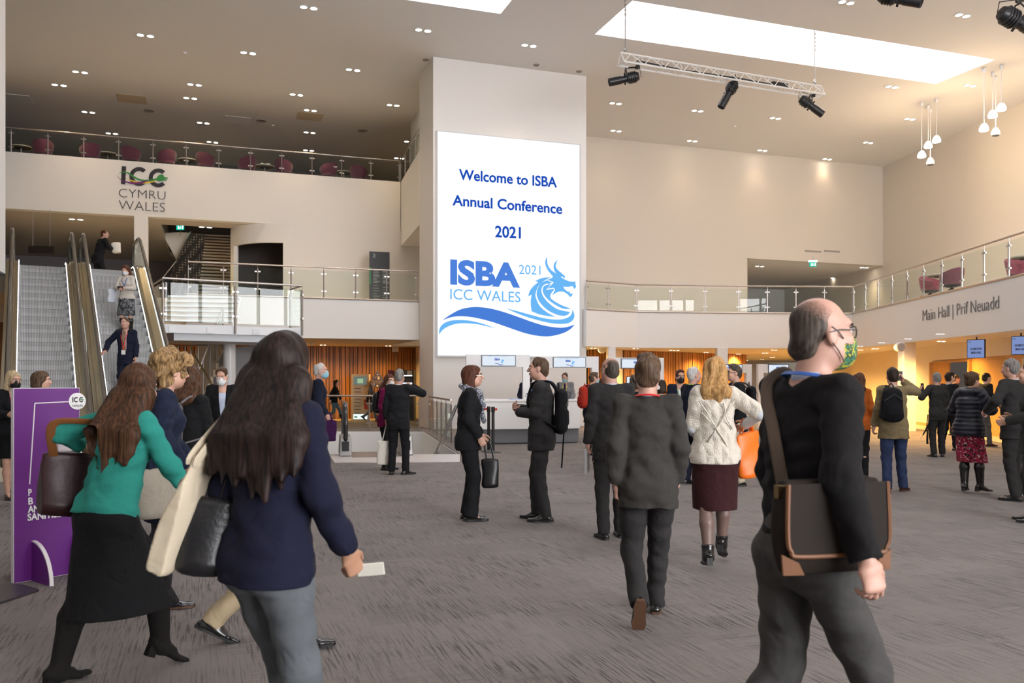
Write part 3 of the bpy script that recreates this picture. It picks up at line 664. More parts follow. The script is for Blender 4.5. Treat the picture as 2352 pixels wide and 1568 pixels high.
# around the void
balustrade('ground-floor glass balustrade behind the escalator well', [(VBL.x, VBL.y + .12, 0), (VBR.x - .1, VBR.y + .12, 0)], 0, 1.1, 1.9)
balustrade('ground-floor glass balustrade along the right side of the escalator well', [WF(986, 990) + Vector((.0, .0, 0)), WF(1036, 1016)], 0, 1.08, 1.0)
# ------------------------------------------------------------------ escalators
U = (RIGHT * -.555 + FWD).normalized(); UW = Vector((U.y, -U.x, 0))
ESL = math.radians(30); TANE = math.tan(ESL)
crest_l = WZ(98, 615, L1)
def escalator(label, O, u, w, drop, top_ext, bot_ext, nsteps, rise, half=.5, name='escalator', base=0.0):
    """O: plan point where the incline starts; rises `drop` metres along u; w points to the right"""
    e = empty(name, O, label, 'escalator')
    S_ = drop / TANE
    def PT(s, ww, z): 
        q = O + u * s + w * ww; return Vector((q.x, q.y, base + z))
    def ztrack(s): return 0 if s < 0 else min(drop, s * TANE)
    prof = [-bot_ext, 0, S_, S_ + top_ext]
    def ribbon(w0, w1, h0, h1, s_list=None, ground=None):
        m = MB(); ss = s_list or [-bot_ext, -.15, .15, S_ - .15, S_ + .15, S_ + top_ext]
        def zz(s):
            if abs(s) <= .15: return .15 * TANE * .25 if s > 0 else 0
            return ztrack(s)
        for i in range(len(ss) - 1):
            a, b_ = ss[i], ss[i + 1]; za_, zb_ = zz(a), zz(b_)
            m.hexa([PT(a, w0, za_ + h0), PT(b_, w0, zb_ + h0), PT(b_, w1, zb_ + h0), PT(a, w1, za_ + h0), PT(a, w0, za_ + h1), PT(b_, w0, zb_ + h1), PT(b_, w1, zb_ + h1), PT(a, w1, za_ + h1)])
        return m
    M_STEP = MATS.get('step_metal') or step_mat()
    run = rise / TANE
    n = int(drop / rise + .5)
    for k in range(n):
        s0 = k * run; z1 = (k + 1) * rise - .02
        m = MB(); t = [(s0, z1 - rise - .05), (s0 + .012, z1 - rise * .5), (s0 + .035, z1 - .012), (s0 + .05, z1), (s0 + run + .06, z1), (s0 + run + .06, z1 - rise - .05)]
        m.prism([PT(a, -half, b_) for a, b_ in t], w * (2 * half)); m.build('step', M_STEP, e)
    MB().hexa([PT(-bot_ext, -half, -.12), PT(0, -half, -.12), PT(0, half, -.12), PT(-bot_ext, half, -.12), PT(-bot_ext, -half, .005), PT(0, -half, .005), PT(0, half, .005), PT(-bot_ext, half, .005)]).build('comb_plate', M_STEEL, e)
    MB().hexa([PT(S_, -half, drop - .12), PT(S_ + top_ext, -half, drop - .12), PT(S_ + top_ext, half, drop - .12), PT(S_, half, drop - .12), PT(S_, -half, drop + .0), PT(S_ + top_ext, -half, drop + .0), PT(S_ + top_ext, half, drop + .0), PT(S_, half, drop + .0)]).build('comb_plate', M_STEEL, e)
    for sg in (-1, 1):
        a, b_ = (half + .002), (half + .06)
        lo, hi = (lambda x, y: (min(sg * x, sg * y), max(sg * x, sg * y)))(half + .002, half + .10)
        ribbon(lo, hi, -.12, .16).build('skirt', M_BRASS, e)
        lo, hi = sorted((sg * (half + .10), sg * (half + .20))); ribbon(lo, hi, -.12, .22).build('inner_deck', M_BRASS, e)
        lo, hi = sorted((sg * (half + .20), sg * (half + .275))); ribbon(lo, hi, -.35, .20).build('outer_deck', M_BRASS, e)
        lo, hi = sorted((sg * (half + .002), sg * (half + .018))); ribbon(lo, hi, .165, .185, [0, .15, S_ - .15, S_ + .15, S_ + .5]).build('light_strip', emit('strip_glow', (.92, .96, 1.0), 3.0), e)
        # glass and handrail
        hw = sg * (half + .15); gm = MB(); ss = [-bot_ext + .35, 0, S_, S_ + top_ext - .35]
        for i in range(3):
            p, q = ss[i], ss[i + 1]; gm.hexa([PT(p, hw - .006, ztrack(p) + .2), PT(q, hw - .006, ztrack(q) + .2), PT(q, hw + .006, ztrack(q) + .2), PT(p, hw + .006, ztrack(p) + .2), PT(p, hw - .006, ztrack(p) + .92), PT(q, hw - .006, ztrack(q) + .92), PT(q, hw + .006, ztrack(q) + .92), PT(p, hw + .006, ztrack(p) + .92)])
        for (sc, zc, dirn) in ((-bot_ext + .35, 0, -1), (S_ + top_ext - .35, drop, 1)):
            gm.prism([PT(sc + dirn * .35 * math.sin(t), hw - .006, zc + .56 + .36 * math.cos(t)) for t in [math.pi * i / 12 for i in range(13)]], w * .012)
        gm.build('glass_panel', M_GLASS, e)
        line = [PT(-bot_ext + .35 - .36 * math.sin(t), hw, .56 - .38 * math.cos(t)) for t in [math.pi * i / 10 for i in range(11)]]
        line += [PT(-.2, hw, .94), PT(.2, hw, .2 * TANE + .94), PT(S_ * .5, hw, drop * .5 + .94), PT(S_ - .2, hw, drop - .2 * TANE + .94), PT(S_ + .2, hw, drop + .94)]
        line += [PT(S_ + top_ext - .35 + .36 * math.sin(t), hw, drop + .56 + .38 * math.cos(t)) for t in [math.pi * i / 10 for i in range(11)]]
        MB().tube(line, .040, 10, flat=.7).build('handrail', M_RUBBER, e, smooth=2)
    # truss cladding below
    m = MB(); c = [(-bot_ext, -.02), (0, -.02), (S_, drop - .3), (S_ + top_ext, drop - .3), (S_ + top_ext, drop - .95), (S_ + .2, drop - .95), (1.0, -.02)]
    m.prism([PT(a, -(half + .26), b_ - .02) for a, b_ in c], w * (2 * half + .52)); m.build('truss_cladding', mat('clad_metal', (.5, .47, .42), .4, .6), e)
    return e, PT, ztrack, S_
def step_mat():
    m, nt, b, L = nodes('step_metal')
    tc = nt.nodes.new('ShaderNodeTexCoord'); mp = nt.nodes.new('ShaderNodeMapping'); L(tc.outputs['Object'], mp.inputs[0])
    dt = nt.nodes.new('ShaderNodeVectorMath'); dt.operation = 'DOT_PRODUCT'; L(tc.outputs['Object'], dt.inputs[0]); dt.inputs[1].default_value = UW
    w1 = nt.nodes.new('ShaderNodeMath'); w1.operation = 'MULTIPLY'; w1.inputs[1].default_value = 2 * math.pi / .03; L(dt.outputs['Value'], w1.inputs[0])
    sn = nt.nodes.new('ShaderNodeMath'); sn.operation = 'SINE'; L(w1.outputs[0], sn.inputs[0])
    r = nt.nodes.new('ShaderNodeMapRange'); r.inputs[1].default_value = -1; r.inputs[2].default_value = 1; r.inputs[3].default_value = .16; r.inputs[4].default_value = .40; L(sn.outputs[0], r.inputs[0])
    L(r.outputs[0], b.inputs['Base Color']); b.inputs['Metallic'].default_value = .3; b.inputs['Roughness'].default_value = .5
    MATS['step_metal'] = m; return m
S_UP = L1 / TANE
cl_ = crest_l - U * S_UP; cl_.z = 0
SP = 1.56
eL = escalator('left of two brass-trimmed glass escalators, its grey steps empty', cl_, U, UW, L1, 1.6, 1.3, 22, .2)
eR = escalator('right of two brass-trimmed glass escalators, carrying people down', cl_ + UW * SP, U, UW, L1, 1.6, 1.3, 22, .2)
# white notice on the panel between the two escalators
q = [eL[1](s_, .74, s_ * TANE + h_) for s_, h_ in ((3.3, .23), (4.9, .23), (4.9, .36), (3.3, .42))]
tag(MB().prism(q, UW * .02).build('notice', M_WHITE), 'white notice strip standing between the two escalators', 'notice')
# escalators going down from the hall
DF, DB = (VFL + VFR) / 2, (VBL + VBR) / 2
ud = (DB - DF); ud.z = 0; ud.normalize(); wd = Vector((ud.y, -ud.x, 0))
def down_escalator(label, O, sides):
    e = empty('down_escalator', O, label, 'escalator')
    def PT(s, ww, z): q = O + ud * s + wd * ww; return Vector((q.x, q.y, z))
    zt = lambda s: 0 if s < .5 else -(s - .5) * TANE
    for k in range(16):
        s0 = .5 + k * .346; z1 = -k * .2
        MB().prism([PT(s0, -.5, z1 - .22), PT(s0 + .36, -.5, z1 - .22), PT(s0 + .36, -.5, z1 - .01), PT(s0, -.5, z1 - .01)], wd * 1.0).build('step', MATS['step_metal'], e)
    MB().hexa([PT(-.9, -.5, .001), PT(.5, -.5, .001), PT(.5, .5, .001), PT(-.9, .5, .001), PT(-.9, -.5, .016), PT(.5, -.5, .016), PT(.5, .5, .016), PT(-.9, .5, .016)]).build('comb_plate', M_STEEL, e)
    for sg in sides:
        hw = sg * .63
        MB().hexa([PT(-.55, hw - .13, .014), PT(.45, hw - .13, .014), PT(.45, hw + .13, .014), PT(-.55, hw + .13, .014), PT(-.5, hw - .11, .42), PT(.45, hw - .11, .42), PT(.45, hw + .11, .42), PT(-.5, hw + .11, .42)]).build('newel_box', mat('newel_metal', (.35, .34, .33), .45, .8), e, bevel=.02)
        MB().obox(PT(-.535, hw, .22), wd, ud, (0, 0, 1), .07, .02, .10).build('handrail_inlet', M_BLACK, e)
        m = MB()
        for (a, b_) in ((.45, 7.0),):
            m.hexa([PT(a, hw - .11, zt(a) - .3), PT(b_, hw - .11, zt(b_) - .3), PT(b_, hw + .11, zt(b_) - .3), PT(a, hw + .11, zt(a) - .3), PT(a, hw - .11, zt(a) + .2), PT(b_, hw - .11, zt(b_) + .2), PT(b_, hw + .11, zt(b_) + .2), PT(a, hw + .11, zt(a) + .2)])
        m.build('deck', M_BRASS, e)
        g = MB(); g.prism([PT(-.2 - .4 * math.sin(t), hw - .006, .66 + .42 * math.cos(t)) for t in [math.pi * i / 12 for i in range(13)]] + [PT(.5, hw - .006, .24), PT(7, hw - .006, zt(7) + .24), PT(7, hw - .006, zt(7) + 1.06), PT(.5, hw - .006, 1.06)], wd * .012).build('glass_panel', M_GLASS, e)
        line = [PT(-.42, hw, .25)] + [PT(-.2 - .42 * math.sin(t), hw, .66 - .44 * math.cos(t)) for t in [math.pi * (.15 + .85 * i / 10) for i in range(11)]] + [PT(.3, hw, 1.10), PT(.6, hw, 1.06), PT(3.5, hw, zt(3.5) + 1.10), PT(7, hw, zt(7) + 1.10)]
        MB().tube(line, .045, 10, flat=.75).build('handrail', M_BLACK if 0 else mat('down_rail', (.02, .02, .022), .25, coat=.4), e, smooth=2)
nl, nr_ = WF(782, 1048), WF(948, 1048); mid = (nl + nr_) / 2
down_escalator('escalator with black handrails going down behind the grey-haired man', mid + ud * .55, (-1, 1))
# stand-alone slanted rail of the second down escalator
p0, p1 = W(1004, 1038, 18.9), W(1040, 952, 21.0)
p2 = p0 + (p0 - p1) * .35
o = MB().tube([W(998, 1046, 18.8), p0, p1, p1 + (p1 - p0) * .25], .045, 10, flat=.8).build('stair_handrail', MATS['down_rail'], smooth=2)
tag(o, 'dark slanted handrail rising out of the well behind the woman in black', 'handrail')

# ------------------------------------------------------------------ half-landing with stairs on the left
LA, LB_ = W(372, 737, 21.9), W(693, 756, 23.7); ZL = 3.0
LA.z = LB_.z = 0
lu = (LB_ - LA).normalized(); lv = Vector((-lu.y, lu.x, 0)); lw_ = (LB_ - LA).length
land = empty('stair_landing', LA, 'white half-landing of the stairs, held on a round white pillar', 'stair landing')
def LP(a, b_, z): q = LA + lu * a + lv * b_; return Vector((q.x, q.y, z))
M_STAIRW = mat('landing_white', (.80, .82, .84), .45)
MB().hexa([LP(0, 0, ZL - .22), LP(lw_, 0, ZL - .22), LP(lw_, 2.3, ZL - .22), LP(0, 2.3, ZL - .22), LP(0, 0, ZL), LP(lw_, 0, ZL), LP(lw_, 2.3, ZL), LP(0, 2.3, ZL)]).build('deck', M_STAIRW, land)
MB().hexa([LP(.3, .12, ZL - .40), LP(lw_ - .2, .12, ZL - .40), LP(lw_ - .2, 2.2, ZL - .40), LP(.3, 2.2, ZL - .40), LP(.3, .12, ZL - .22), LP(lw_ - .2, .12, ZL - .22), LP(lw_ - .2, 2.2, ZL - .22), LP(.3, 2.2, ZL - .22)]).build('deck_beam', mat('beam_grey', (.62, .65, .68), .5), land)
for a in (.25, lw_ * .33, lw_ * .655, lw_ * .97):
    m = MB().obox(LP(a, -.012, ZL - .13), lu, lv, (0, 0, 1), .09, .008, .075)
    for sg in (-1, 1): m.obox(LP(a + sg * .055, -.022, ZL - .13), lu, lv, (0, 0, 1), .012, .004, .012)
    m.build('post_bracket', mat('bracket_metal', (.45, .45, .46), .5, .7), land)
balustrade('glass balustrade around the white half-landing on the left', [LP(.02, 2.2, ZL), LP(.02, -.03, ZL), LP(lw_, -.03, ZL), LP(lw_, 1.1, ZL)], 0, 1.15, 1.5, low=.2, post_r=.032)
M_TREAD, M_TDARK = mat('tread_white', (.74, .77, .80), .4), mat('tread_dark', (.04, .038, .035), .6)
def flight(label, A, u, w, n, run, rise, width, m_tread, nose=None, stringer=True, m_str=None, th=.06, name='staircase'):
    e = empty(name, A, label, 'stairs')
    for k in range(n):
        q = A + u * (k * run); z = (k + 1) * rise + A.z
        MB().hexa([Vector((*(q).xy, z - th)), Vector((*(q + w * width).xy, z - th)), Vector((*(q + w * width + u * (run + .03)).xy, z - th)), Vector((*(q + u * (run + .03)).xy, z - th)), Vector((*(q).xy, z)), Vector((*(q + w * width).xy, z)), Vector((*(q + w * width + u * (run + .03)).xy, z)), Vector((*(q + u * (run + .03)).xy, z))]).build('tread', m_tread, e)
    if stringer:
        for ww in (-.05, width):
            q0 = A + w * ww; q1 = q0 + u * (n * run); h = n * rise
            MB().prism([Vector((*q0.xy, A.z)), Vector((*(q0 + u * .3).xy, A.z)), Vector((*(q1).xy, A.z + h - .28)), Vector((*q1.xy, A.z + h))], w * .05).build('stringer', m_str or m_tread, e)
    return e
# landing to first floor
fu = (FWD * .93 - RIGHT * .18).normalized(); fw = Vector((fu.y, -fu.x, 0))
n = 8; rs = (L1 - ZL) / n
A = W(352, 700, 24.6); A.z = ZL
flight('open white stair rising from the half-landing to the first floor', A, fu, fw, n - 1, .34, rs, 2.1, M_TREAD)
# first floor to second floor stair seen in the opening
A = W(455, 640, 36.0); A.z = L1
fu2 = Vector((0, 1, 0)); fw2 = Vector((fu2.y, -fu2.x, 0))
flight('dark upper stair with pale treads in the opening beside the exit sign', A, fu2, fw2, 27, .28, .18, 1.8, mat('tread_pale', (.70, .62, .52), .5), m_str=M_TDARK, th=.075)
def guard_mat():
    m, nt, b, L = nodes('pierced_guard'); tc = nt.nodes.new('ShaderNodeTexCoord')
    v = nt.nodes.new('ShaderNodeTexVoronoi'); v.inputs['Scale'].default_value = 9; v.inputs['Randomness'].default_value = .15; L(tc.outputs['Object'], v.inputs['Vector'])
    r = nt.nodes.new('ShaderNodeValToRGB'); L(v.outputs['Distance'], r.inputs[0]); e = r.color_ramp.elements; e[0].position = .28; e[0].color = (.30, .26, .21, 1); e[1].position = .36; e[1].color = (.03, .026, .022, 1)
    L(r.outputs[0], b.inputs['Base Color']); b.inputs['Roughness'].default_value = .6; return m
o = MB().prism([W(372, 690, 36.4), W(452, 690, 36.4), W(470, 540, 36.9), W(436, 533, 36.9), W(404, 600, 36.6)], FWD * .06).build('stair_guard', guard_mat()); tag(o, 'dark pierced guard panel left of the upper stair, under the exit sign', 'stair guard')
e_ = empty('guard_rail', W(404, 598, 36.2), 'pale rail sloping up along the pierced stair guard', 'handrail')
MB().tube([W(404, 600, 36.3), W(438, 532, 36.6)], .025, 8).build('rail', M_STEEL, e_)
MB().tube([W(372, 640, 36.2), W(404, 600, 36.3)], .025, 8).build('lower_rail', M_STEEL, e_)
# pale underside of the stair above, in the opening
o = MB().prism([W(372, 535, 37.2), W(412, 533, 37.2), W(436, 534, 37.2), W(405, 596, 37.2)], FWD * .5).build('stair_soffit', M_WALL); tag(o, 'pale wedge-shaped underside of a stair below the exit sign', 'stair soffit')
# lower flight coming down from the landing with grey side wall
A = LP(lw_ - .6, 2.35, 0)
gq = [W(466, 882, 25.6), W(512, 790, 25.0), W(640, 778, 26.2), W(640, 905, 26.2), W(466, 905, 25.6)]
gq2 = []
for p in gq: gq2.append(p.copy())
dn = lv * .15
o = MB().prism([W(476, 884, 25.4), W(516, 800, 25.0), W(660, 786, 25.9), W(660, 996, 25.9), W(476, 996, 25.4)], FWD * .2).build('wall_stair_side', mat('stair_grey', (.30, .30, .31), .6)); struct(o)
st = empty('staircase', W(470, 990, 24.9), 'lower stair with beige stepped edge rising beside the round pillar', 'stairs')
b0, b1 = W(452, 946, 24.6), W(514, 786, 25.3)
for k in range(11):
    p = b0 + (b1 - b0) * (k / 10); du = Vector((b1.x - b0.x, b1.y - b0.y, 0)) / 10; dz = (b1.z - b0.z) / 10
    sd = Vector((-du.y, du.x, 0)).normalized() * 1.3
    q = [p, p + du * 1.05, p + du * 1.05 + sd, p + sd]
    MB().prism([Vector((v.x, v.y, p.z - dz)) for v in q], (0, 0, dz)).build('step', mat('beige_tread', (.55, .45, .33), .5), st)
for off_, nm in ((0.0, 'handrail'),):
    MB().tube([b0 + Vector((0, 0, 1.0)) - FWD * .05, b1 + Vector((0, 0, 1.0)) - FWD * .05], .025, 8).build('handrail', M_STEEL, st)
for k in range(5):
    p = b0 + (b1 - b0) * (k / 4) - FWD * .06; MB().tube([p + Vector((0, 0, -.05)), p + Vector((0, 0, .98))], .022, 8).build('post', M_STEEL, st)
    if k < 4:
        q = b0 + (b1 - b0) * ((k + 1) / 4) - FWD * .06; MB().prism([p + Vector((0, 0, .1)), q + Vector((0, 0, .1)), q + Vector((0, 0, .88)), p + Vector((0, 0, .88))], FWD * .012).build('glass_panel', M_GLASS, st)
hr = empty('stair_handrail', W(437, 990, 23.6), 'brass-coloured handrail sloping down to the right behind the grey backpack', 'handrail')
GOLD = mat('gold_rail', (.75, .56, .30), .25, 1)
MB().tube([W(372, 795, 24.0), W(437, 793, 23.8), W(478, 793, 23.8)], .022, 8).build('level_rail', M_STEEL, hr)
MB().tube([W(438, 792, 23.6), W(441, 806, 23.5), W(481, 872, 22.8), W(500, 905, 22.5)], .024, 8).build('sloping_rail', GOLD, hr)
for px, d_ in ((380, 24), (409, 23.9), (425, 23.9), (438, 23.8), (455, 23.6)):
    p = W(px, 795, d_); MB().tube([Vector((p.x, p.y, .0)), p], .02, 8).build('post', M_STEEL, hr)
a_, b_ = W(381, 806, 24), W(436, 806, 23.8)
MB().prism([a_, b_, Vector((b_.x, b_.y, .15)), Vector((a_.x, a_.y, .15))], FWD * .012).build('glass_panel', M_GLASS, hr)
# ------------------------------------------------------------------ tub chairs and cafe tables on the galleries
def tub_shell(r0=.235, r1=.33, low=.24, high=.46, th=.045):
    vs, fs = [], []; N = 28; R = 5
    def ring(phi):
        t = (1 + math.cos(phi)) / 2; h = low + (high - low) * t ** 1.3; out = []
        for k in range(R + 1): f = k / R; r = r0 + (r1 - r0) * math.sin(f * math.pi / 2) ** .8; out.append((r, h * f))
        for k in range(R, -1, -1): f = k / R; r = r0 + (r1 - r0) * math.sin(f * math.pi / 2) ** .8 - th; out.append((r, h * f + (.01 if k == R else 0)))
        return out
    for i in range(N + 1):
        phi = math.radians(-150 + 300 * i / N)
        for r, z in ring(phi): vs.append((r * math.sin(phi), -r * math.cos(phi), .34 + z))
    n = 2 * (R + 1)
    for i in range(N):
        for k in range(n): fs.append((i * n + k, i * n + (k + 1) % n, (i + 1) * n + (k + 1) % n, (i + 1) * n + k))
    fs += [tuple(range(n)), tuple(range(N * n, N * n + n))[::-1]]
    m = MB(); m.add(vs, fs); return m
_tc = None
M_UNDER = mat('chair_underside', (.02, .02, .022), .6)
def tub_chair(p, rz, label, m=M_PURPLE, group=None, scale=1.0):
    global _tc
    if _tc is None:
        e = empty('tub_chair', (0, 0, 0), label, 'chair')
        tub_shell().build('shell', m, e, smooth=2)
        MB().lathe([(.20, .34), (.27, .36), (.275, .44), (.25, .47), (.05, .475)], (0, 0, 0), 24).build('seat', m, e, smooth=2)
        MB().lathe([(.12, .27), (.22, .30), (.235, .34)], (0, 0, 0), 20).build('seat_base', M_UNDER, e, smooth=2)
        b = MB()
        for k in range(4):
            a = math.pi / 4 + k * math.pi / 2; c, s = math.cos(a), math.sin(a)
            b.hexa([(c * .02 - s * .025, s * .02 + c * .025, .22), (c * .27 - s * .02, s * .27 + c * .02, 0), (c * .27 + s * .02, s * .27 - c * .02, 0), (c * .02 + s * .025, s * .02 - c * .025, .22), (c * .02 - s * .025, s * .02 + c * .025, .27), (c * .28 - s * .02, s * .28 + c * .02, .025), (c * .28 + s * .02, s * .28 - c * .02, .025), (c * .02 + s * .025, s * .02 - c * .025, .27)])
        b.build('swivel_base', M_BLACK, e); _tc = e; c = e
    else:
        c = copy_tree(_tc); 
        if m is not M_PURPLE:
            for ch in c.children:
                if ch.name.split('.')[0] in ('shell', 'seat'): ch.data = ch.data.copy(); ch.data.materials[0] = m
    c.location = p; c.rotation_euler = (0, 0, rz); c.scale = (scale,) * 3; c['label'] = label
    if group: c['group'] = group
    return c
_ct = None
def cafe_table(p, label, group=None, scale=1.0):
    global _ct
    if _ct is None:
        e = empty('cafe_table', (0, 0, 0), label, 'table')
        MB().lathe([(.02, .705), (.37, .705), (.38, .715), (.38, .738), (.37, .745), (.02, .745)], (0, 0, 0), 32).build('tabletop', mat('table_edge', (.62, .58, .5), .4), e, smooth=2)
        MB().lathe([(.03, .690), (.34, .700), (.34, .706)], (0, 0, 0), 32).build('underside', mat('table_under', (.20, .13, .07), .6), e, smooth=2)
        MB().lathe([(.16, .665), (.17, .692), (.02, .695)], (0, 0, 0), 20).build('mounting_plate', M_BLACK, e)
        MB().lathe([(.035, .02), (.035, .67)], (0, 0, 0), 14).build('stem', M_STEEL, e, smooth=2)
        MB().lathe([(.24, 0), (.24, .012), (.05, .03), (.035, .06)], (0, 0, 0), 24).build('foot', M_STEEL, e, smooth=2)
        _ct = e; c = e
    else: c = copy_tree(_ct)
    c.location = p; c['label'] = label; c.scale = (scale,) * 3
    if group: c['group'] = group
    return c
Z2F = Z2 - .16
def on2(px, dy=1.1): p = WB(px, 400, YB + dy); return Vector((p.x, p.y, Z2F))
CH = [(98, 10, 'first tub chair from the left wall, its back to the rail'), (207, 150, 'second tub chair from the left, left of the second table'), (300, -20, 'third tub chair from the left, right of the second table'), (382, 150, 'fourth tub chair from the left, above the big lettering'), (472, -25, 'fifth tub chair from the left, right of the third table'),
      (567, 150, 'sixth tub chair from the left, left of the fourth table'), (651, -30, 'seventh tub chair from the left, right of the fourth table'), (755, 150, 'eighth tub chair from the left, left of the last table'), (824, -40, 'last tub chair on the right, nearest the white column')]
for px, rz, w in CH:
    rzz = rz if abs(rz) < 60 else 28
    tub_chair(on2(px, 1.0), math.radians(rzz), 'plum ' + w, group='tub chairs along the second-floor rail', scale=1.10)
for px, w in ((48, 'nearest the left wall'), (247, 'second from the left, between two chairs'), (430, 'third from the left, above the dragon lettering'), (608, 'fourth from the left, mid gallery'), (789, 'last on the right, nearest the white column')):
    cafe_table(on2(px, 1.6), 'round cafe table on the second floor, ' + w, group='cafe tables along the second-floor rail', scale=1.0)
M_PINK = mat('pink_upholstery', (.42, .07, .13), .8, bump=.1, bscale=300, sheen=.3)
for px, py, d_, rz, m, lab in ((2137, 652, 26.3, 195, M_PINK, 'pink tub chair facing out beside the brown bag, on the right gallery'), (2186, 640, 24.7, 20, mat('mauve_upholstery', (.22, .05, .09), .8, sheen=.3), 'mauve tub chair with its back to the rail, over the Main Hall lettering'), (2340, 612, 22.4, 190, M_PINK, 'pink tub chair at the right edge of the picture, on the gallery')):
    p = W(px, 600, d_); tub_chair(Vector((p.x, p.y, GT - .10)), math.radians(rz) - YAW, lab, m)
p = W(2160, 600, 25.7); cafe_table(Vector((p.x, p.y, GT - .10)), 'round cafe table between the pink and mauve chairs on the right gallery')
p = W(2358, 600, 21.9); cafe_table(Vector((p.x, p.y, GT - .10)), 'round cafe table at the right edge, behind the gallery rail')
p = W(2122, 670, 27.2)
tag(MB().ball((p.x, p.y, GT + .02), .20, .15, .19).build('round_bag', mat('tan_bag', (.35, .16, .07), .7), smooth=True), 'rounded brown bag on the floor behind the right gallery glass', 'bag')
# ------------------------------------------------------------------ stage truss and lanterns
ta, tb = W(1426, 135, 23.6), W(1886, 203, 26.3); tb.z = ta.z
tr = empty('lighting_truss', ta, 'white triangular truss hung under the long skylight', 'truss')
tu = (tb - ta).normalized(); tv = Vector((-tu.y, tu.x, 0)); tL = (tb - ta).length
ch = [Vector((0, 0, .17)), tv * .17 + Vector((0, 0, -.13)), tv * -.17 + Vector((0, 0, -.13))]
M_TRUSS = mat('truss_white', (.82, .80, .77), .35)
m = MB()
for c in ch: m.tube([ta + c, tb + c], .028, 8)
m.build('chords', M_TRUSS, tr, smooth=2)
m = MB(); n = 22
for i in range(n):
    for a, b_ in ((0, 1), (1, 2), (2, 0)):
        p, q = ch[a], ch[b_]
        if i % 2: p, q = q, p
        m.tube([ta + tu * (tL * i / n) + p, ta + tu * (tL * (i + 1) / n) + q], .012, 6)
for i in (0, n):
    for a, b_ in ((0, 1), (1, 2), (2, 0)): m.tube([ta + tu * (tL * i / n) + ch[a], ta + tu * (tL * i / n) + ch[b_]], .014, 6)
m.build('lattice', M_TRUSS, tr)
m = MB().tube([ta + tu * .5 + Vector((0, 0, .02)), ta + tu * 2 + Vector((0, 0, -.03)), ta + tu * 4 + Vector((0, 0, 0)), tb - tu * .4 + Vector((0, 0, -.05))], .022, 6).obox(ta + tu * (tL * .77) + Vector((0, 0, .0)), tu, tv, (0, 0, 1), .28, .08, .05)
m.build('cable_loom', M_BLACK, tr)
for f, px, nm in ((.02, 1418, 'left'), (.965, 1875, 'right')):
    p = ta + tu * (tL * f)
    w_ = MB().tube([p + Vector((0, 0, .15)), Vector((p.x, p.y, CEIL + .3 if 0 else CEIL - .01))], .012, 6)
    c = MB()
    for i in range(5): c.ball((p.x, p.y, CEIL - .15 - i * .12), .028, .028, .06, 8, 5)
    c.ball((p.x, p.y, ta.z + .28), .05, .05, .08, 8, 6)
    e = empty('suspension_cable', (p.x, p.y, ta.z), 'steel hanging cable with chain at the %s end of the white truss' % nm, 'cable')
    w_.build('wire', M_STEEL, e); c.build('chain', M_STEEL, e)
M_LANT = mat('lantern_black', (.014, .014, .016), .38)
def lantern(p, aim, label, s=1.0, clamp=None):
    """profile spot: p centre of the body, aim towards the lens"""
    e = empty('stage_lantern', p, label, 'stage light')
    a = Vector(aim).normalized(); up = Vector((0, 0, 1)); sd = a.cross(up).normalized(); u2 = sd.cross(a)
    m = MB().lathe([(.02, -.34 * s), (.10 * s, -.33 * s), (.13 * s, -.26 * s), (.13 * s, -.05 * s), (.10 * s, -.02 * s)], p, 14, a); m.build('lamp_housing', M_LANT, e, smooth=2)
    m = MB().lathe([(.095 * s, -.04 * s), (.095 * s, .10 * s), (.105 * s, .11 * s), (.105 * s, .42 * s), (.09 * s, .43 * s), (.085 * s, .40 * s)], p, 14, a); m.build('lens_tube', M_LANT, e, smooth=2)
    m = MB()
    for k in range(4): m.lathe([(.135 * s, -.25 * s + k * .05 * s), (.15 * s, -.245 * s + k * .05 * s), (.15 * s, -.225 * s + k * .05 * s), (.135 * s, -.22 * s + k * .05 * s)], p, 14, a)
    for k in range(4):
        q = (sd * math.cos(k * math.pi / 2 + .8) + u2 * math.sin(k * math.pi / 2 + .8)) * .12 * s; m.obox(Vector(p) + q + a * .02 * s, a, q.normalized(), a.cross(q.normalized()), .02 * s, .035 * s, .006 * s)
    m.build('shutter_fins', M_LANT, e)
    yt = Vector(p) + Vector((0, 0, .27 * s))
    MB().tube([Vector(p) + sd * .15 * s, Vector(p) + sd * .16 * s + Vector((0, 0, .14 * s)), yt + sd * .05 * s, yt - sd * .05 * s, Vector(p) - sd * .16 * s + Vector((0, 0, .14 * s)), Vector(p) - sd * .15 * s], .014 * s, 6).build('yoke', M_LANT, e)
    top = clamp if clamp else yt + Vector((0, 0, .2 * s))
    MB().tube([yt, top], .02 * s, 6).obox(Vector(top), tu, tv, (0, 0, 1), .04 * s, .05 * s, .045 * s).build('clamp', M_LANT, e)
    MB().tube([Vector(p) - a * .33 * s, Vector(p) - a * .40 * s + Vector((0, 0, -.05)), Vector(p) - a * .36 * s + Vector((0, 0, .2)), top], .008 * s, 6).build('cable', M_LANT, e)
    return e
def on_truss(f): return ta + tu * (tL * f) + Vector((0, 0, -.15))
for f, px, py, aim, lab, dp in ((.075, 1437, 181, RIGHT * -1 + Vector((0, 0, -.22)), 'left black stage lantern under the truss, its barrel pointing left', 23.9), (.545, 1674, 214, RIGHT * -.42 + Vector((0, 0, -.75)), 'middle black stage lantern under the truss, pointing steeply down left', 25.0), (.955, 1861, 242, RIGHT * .75 + Vector((0, 0, -.55)), 'right black stage lantern under the truss, pointing down right', 26.1)):
    lantern(W(px, py, dp), aim, lab, 1.1, on_truss(f))
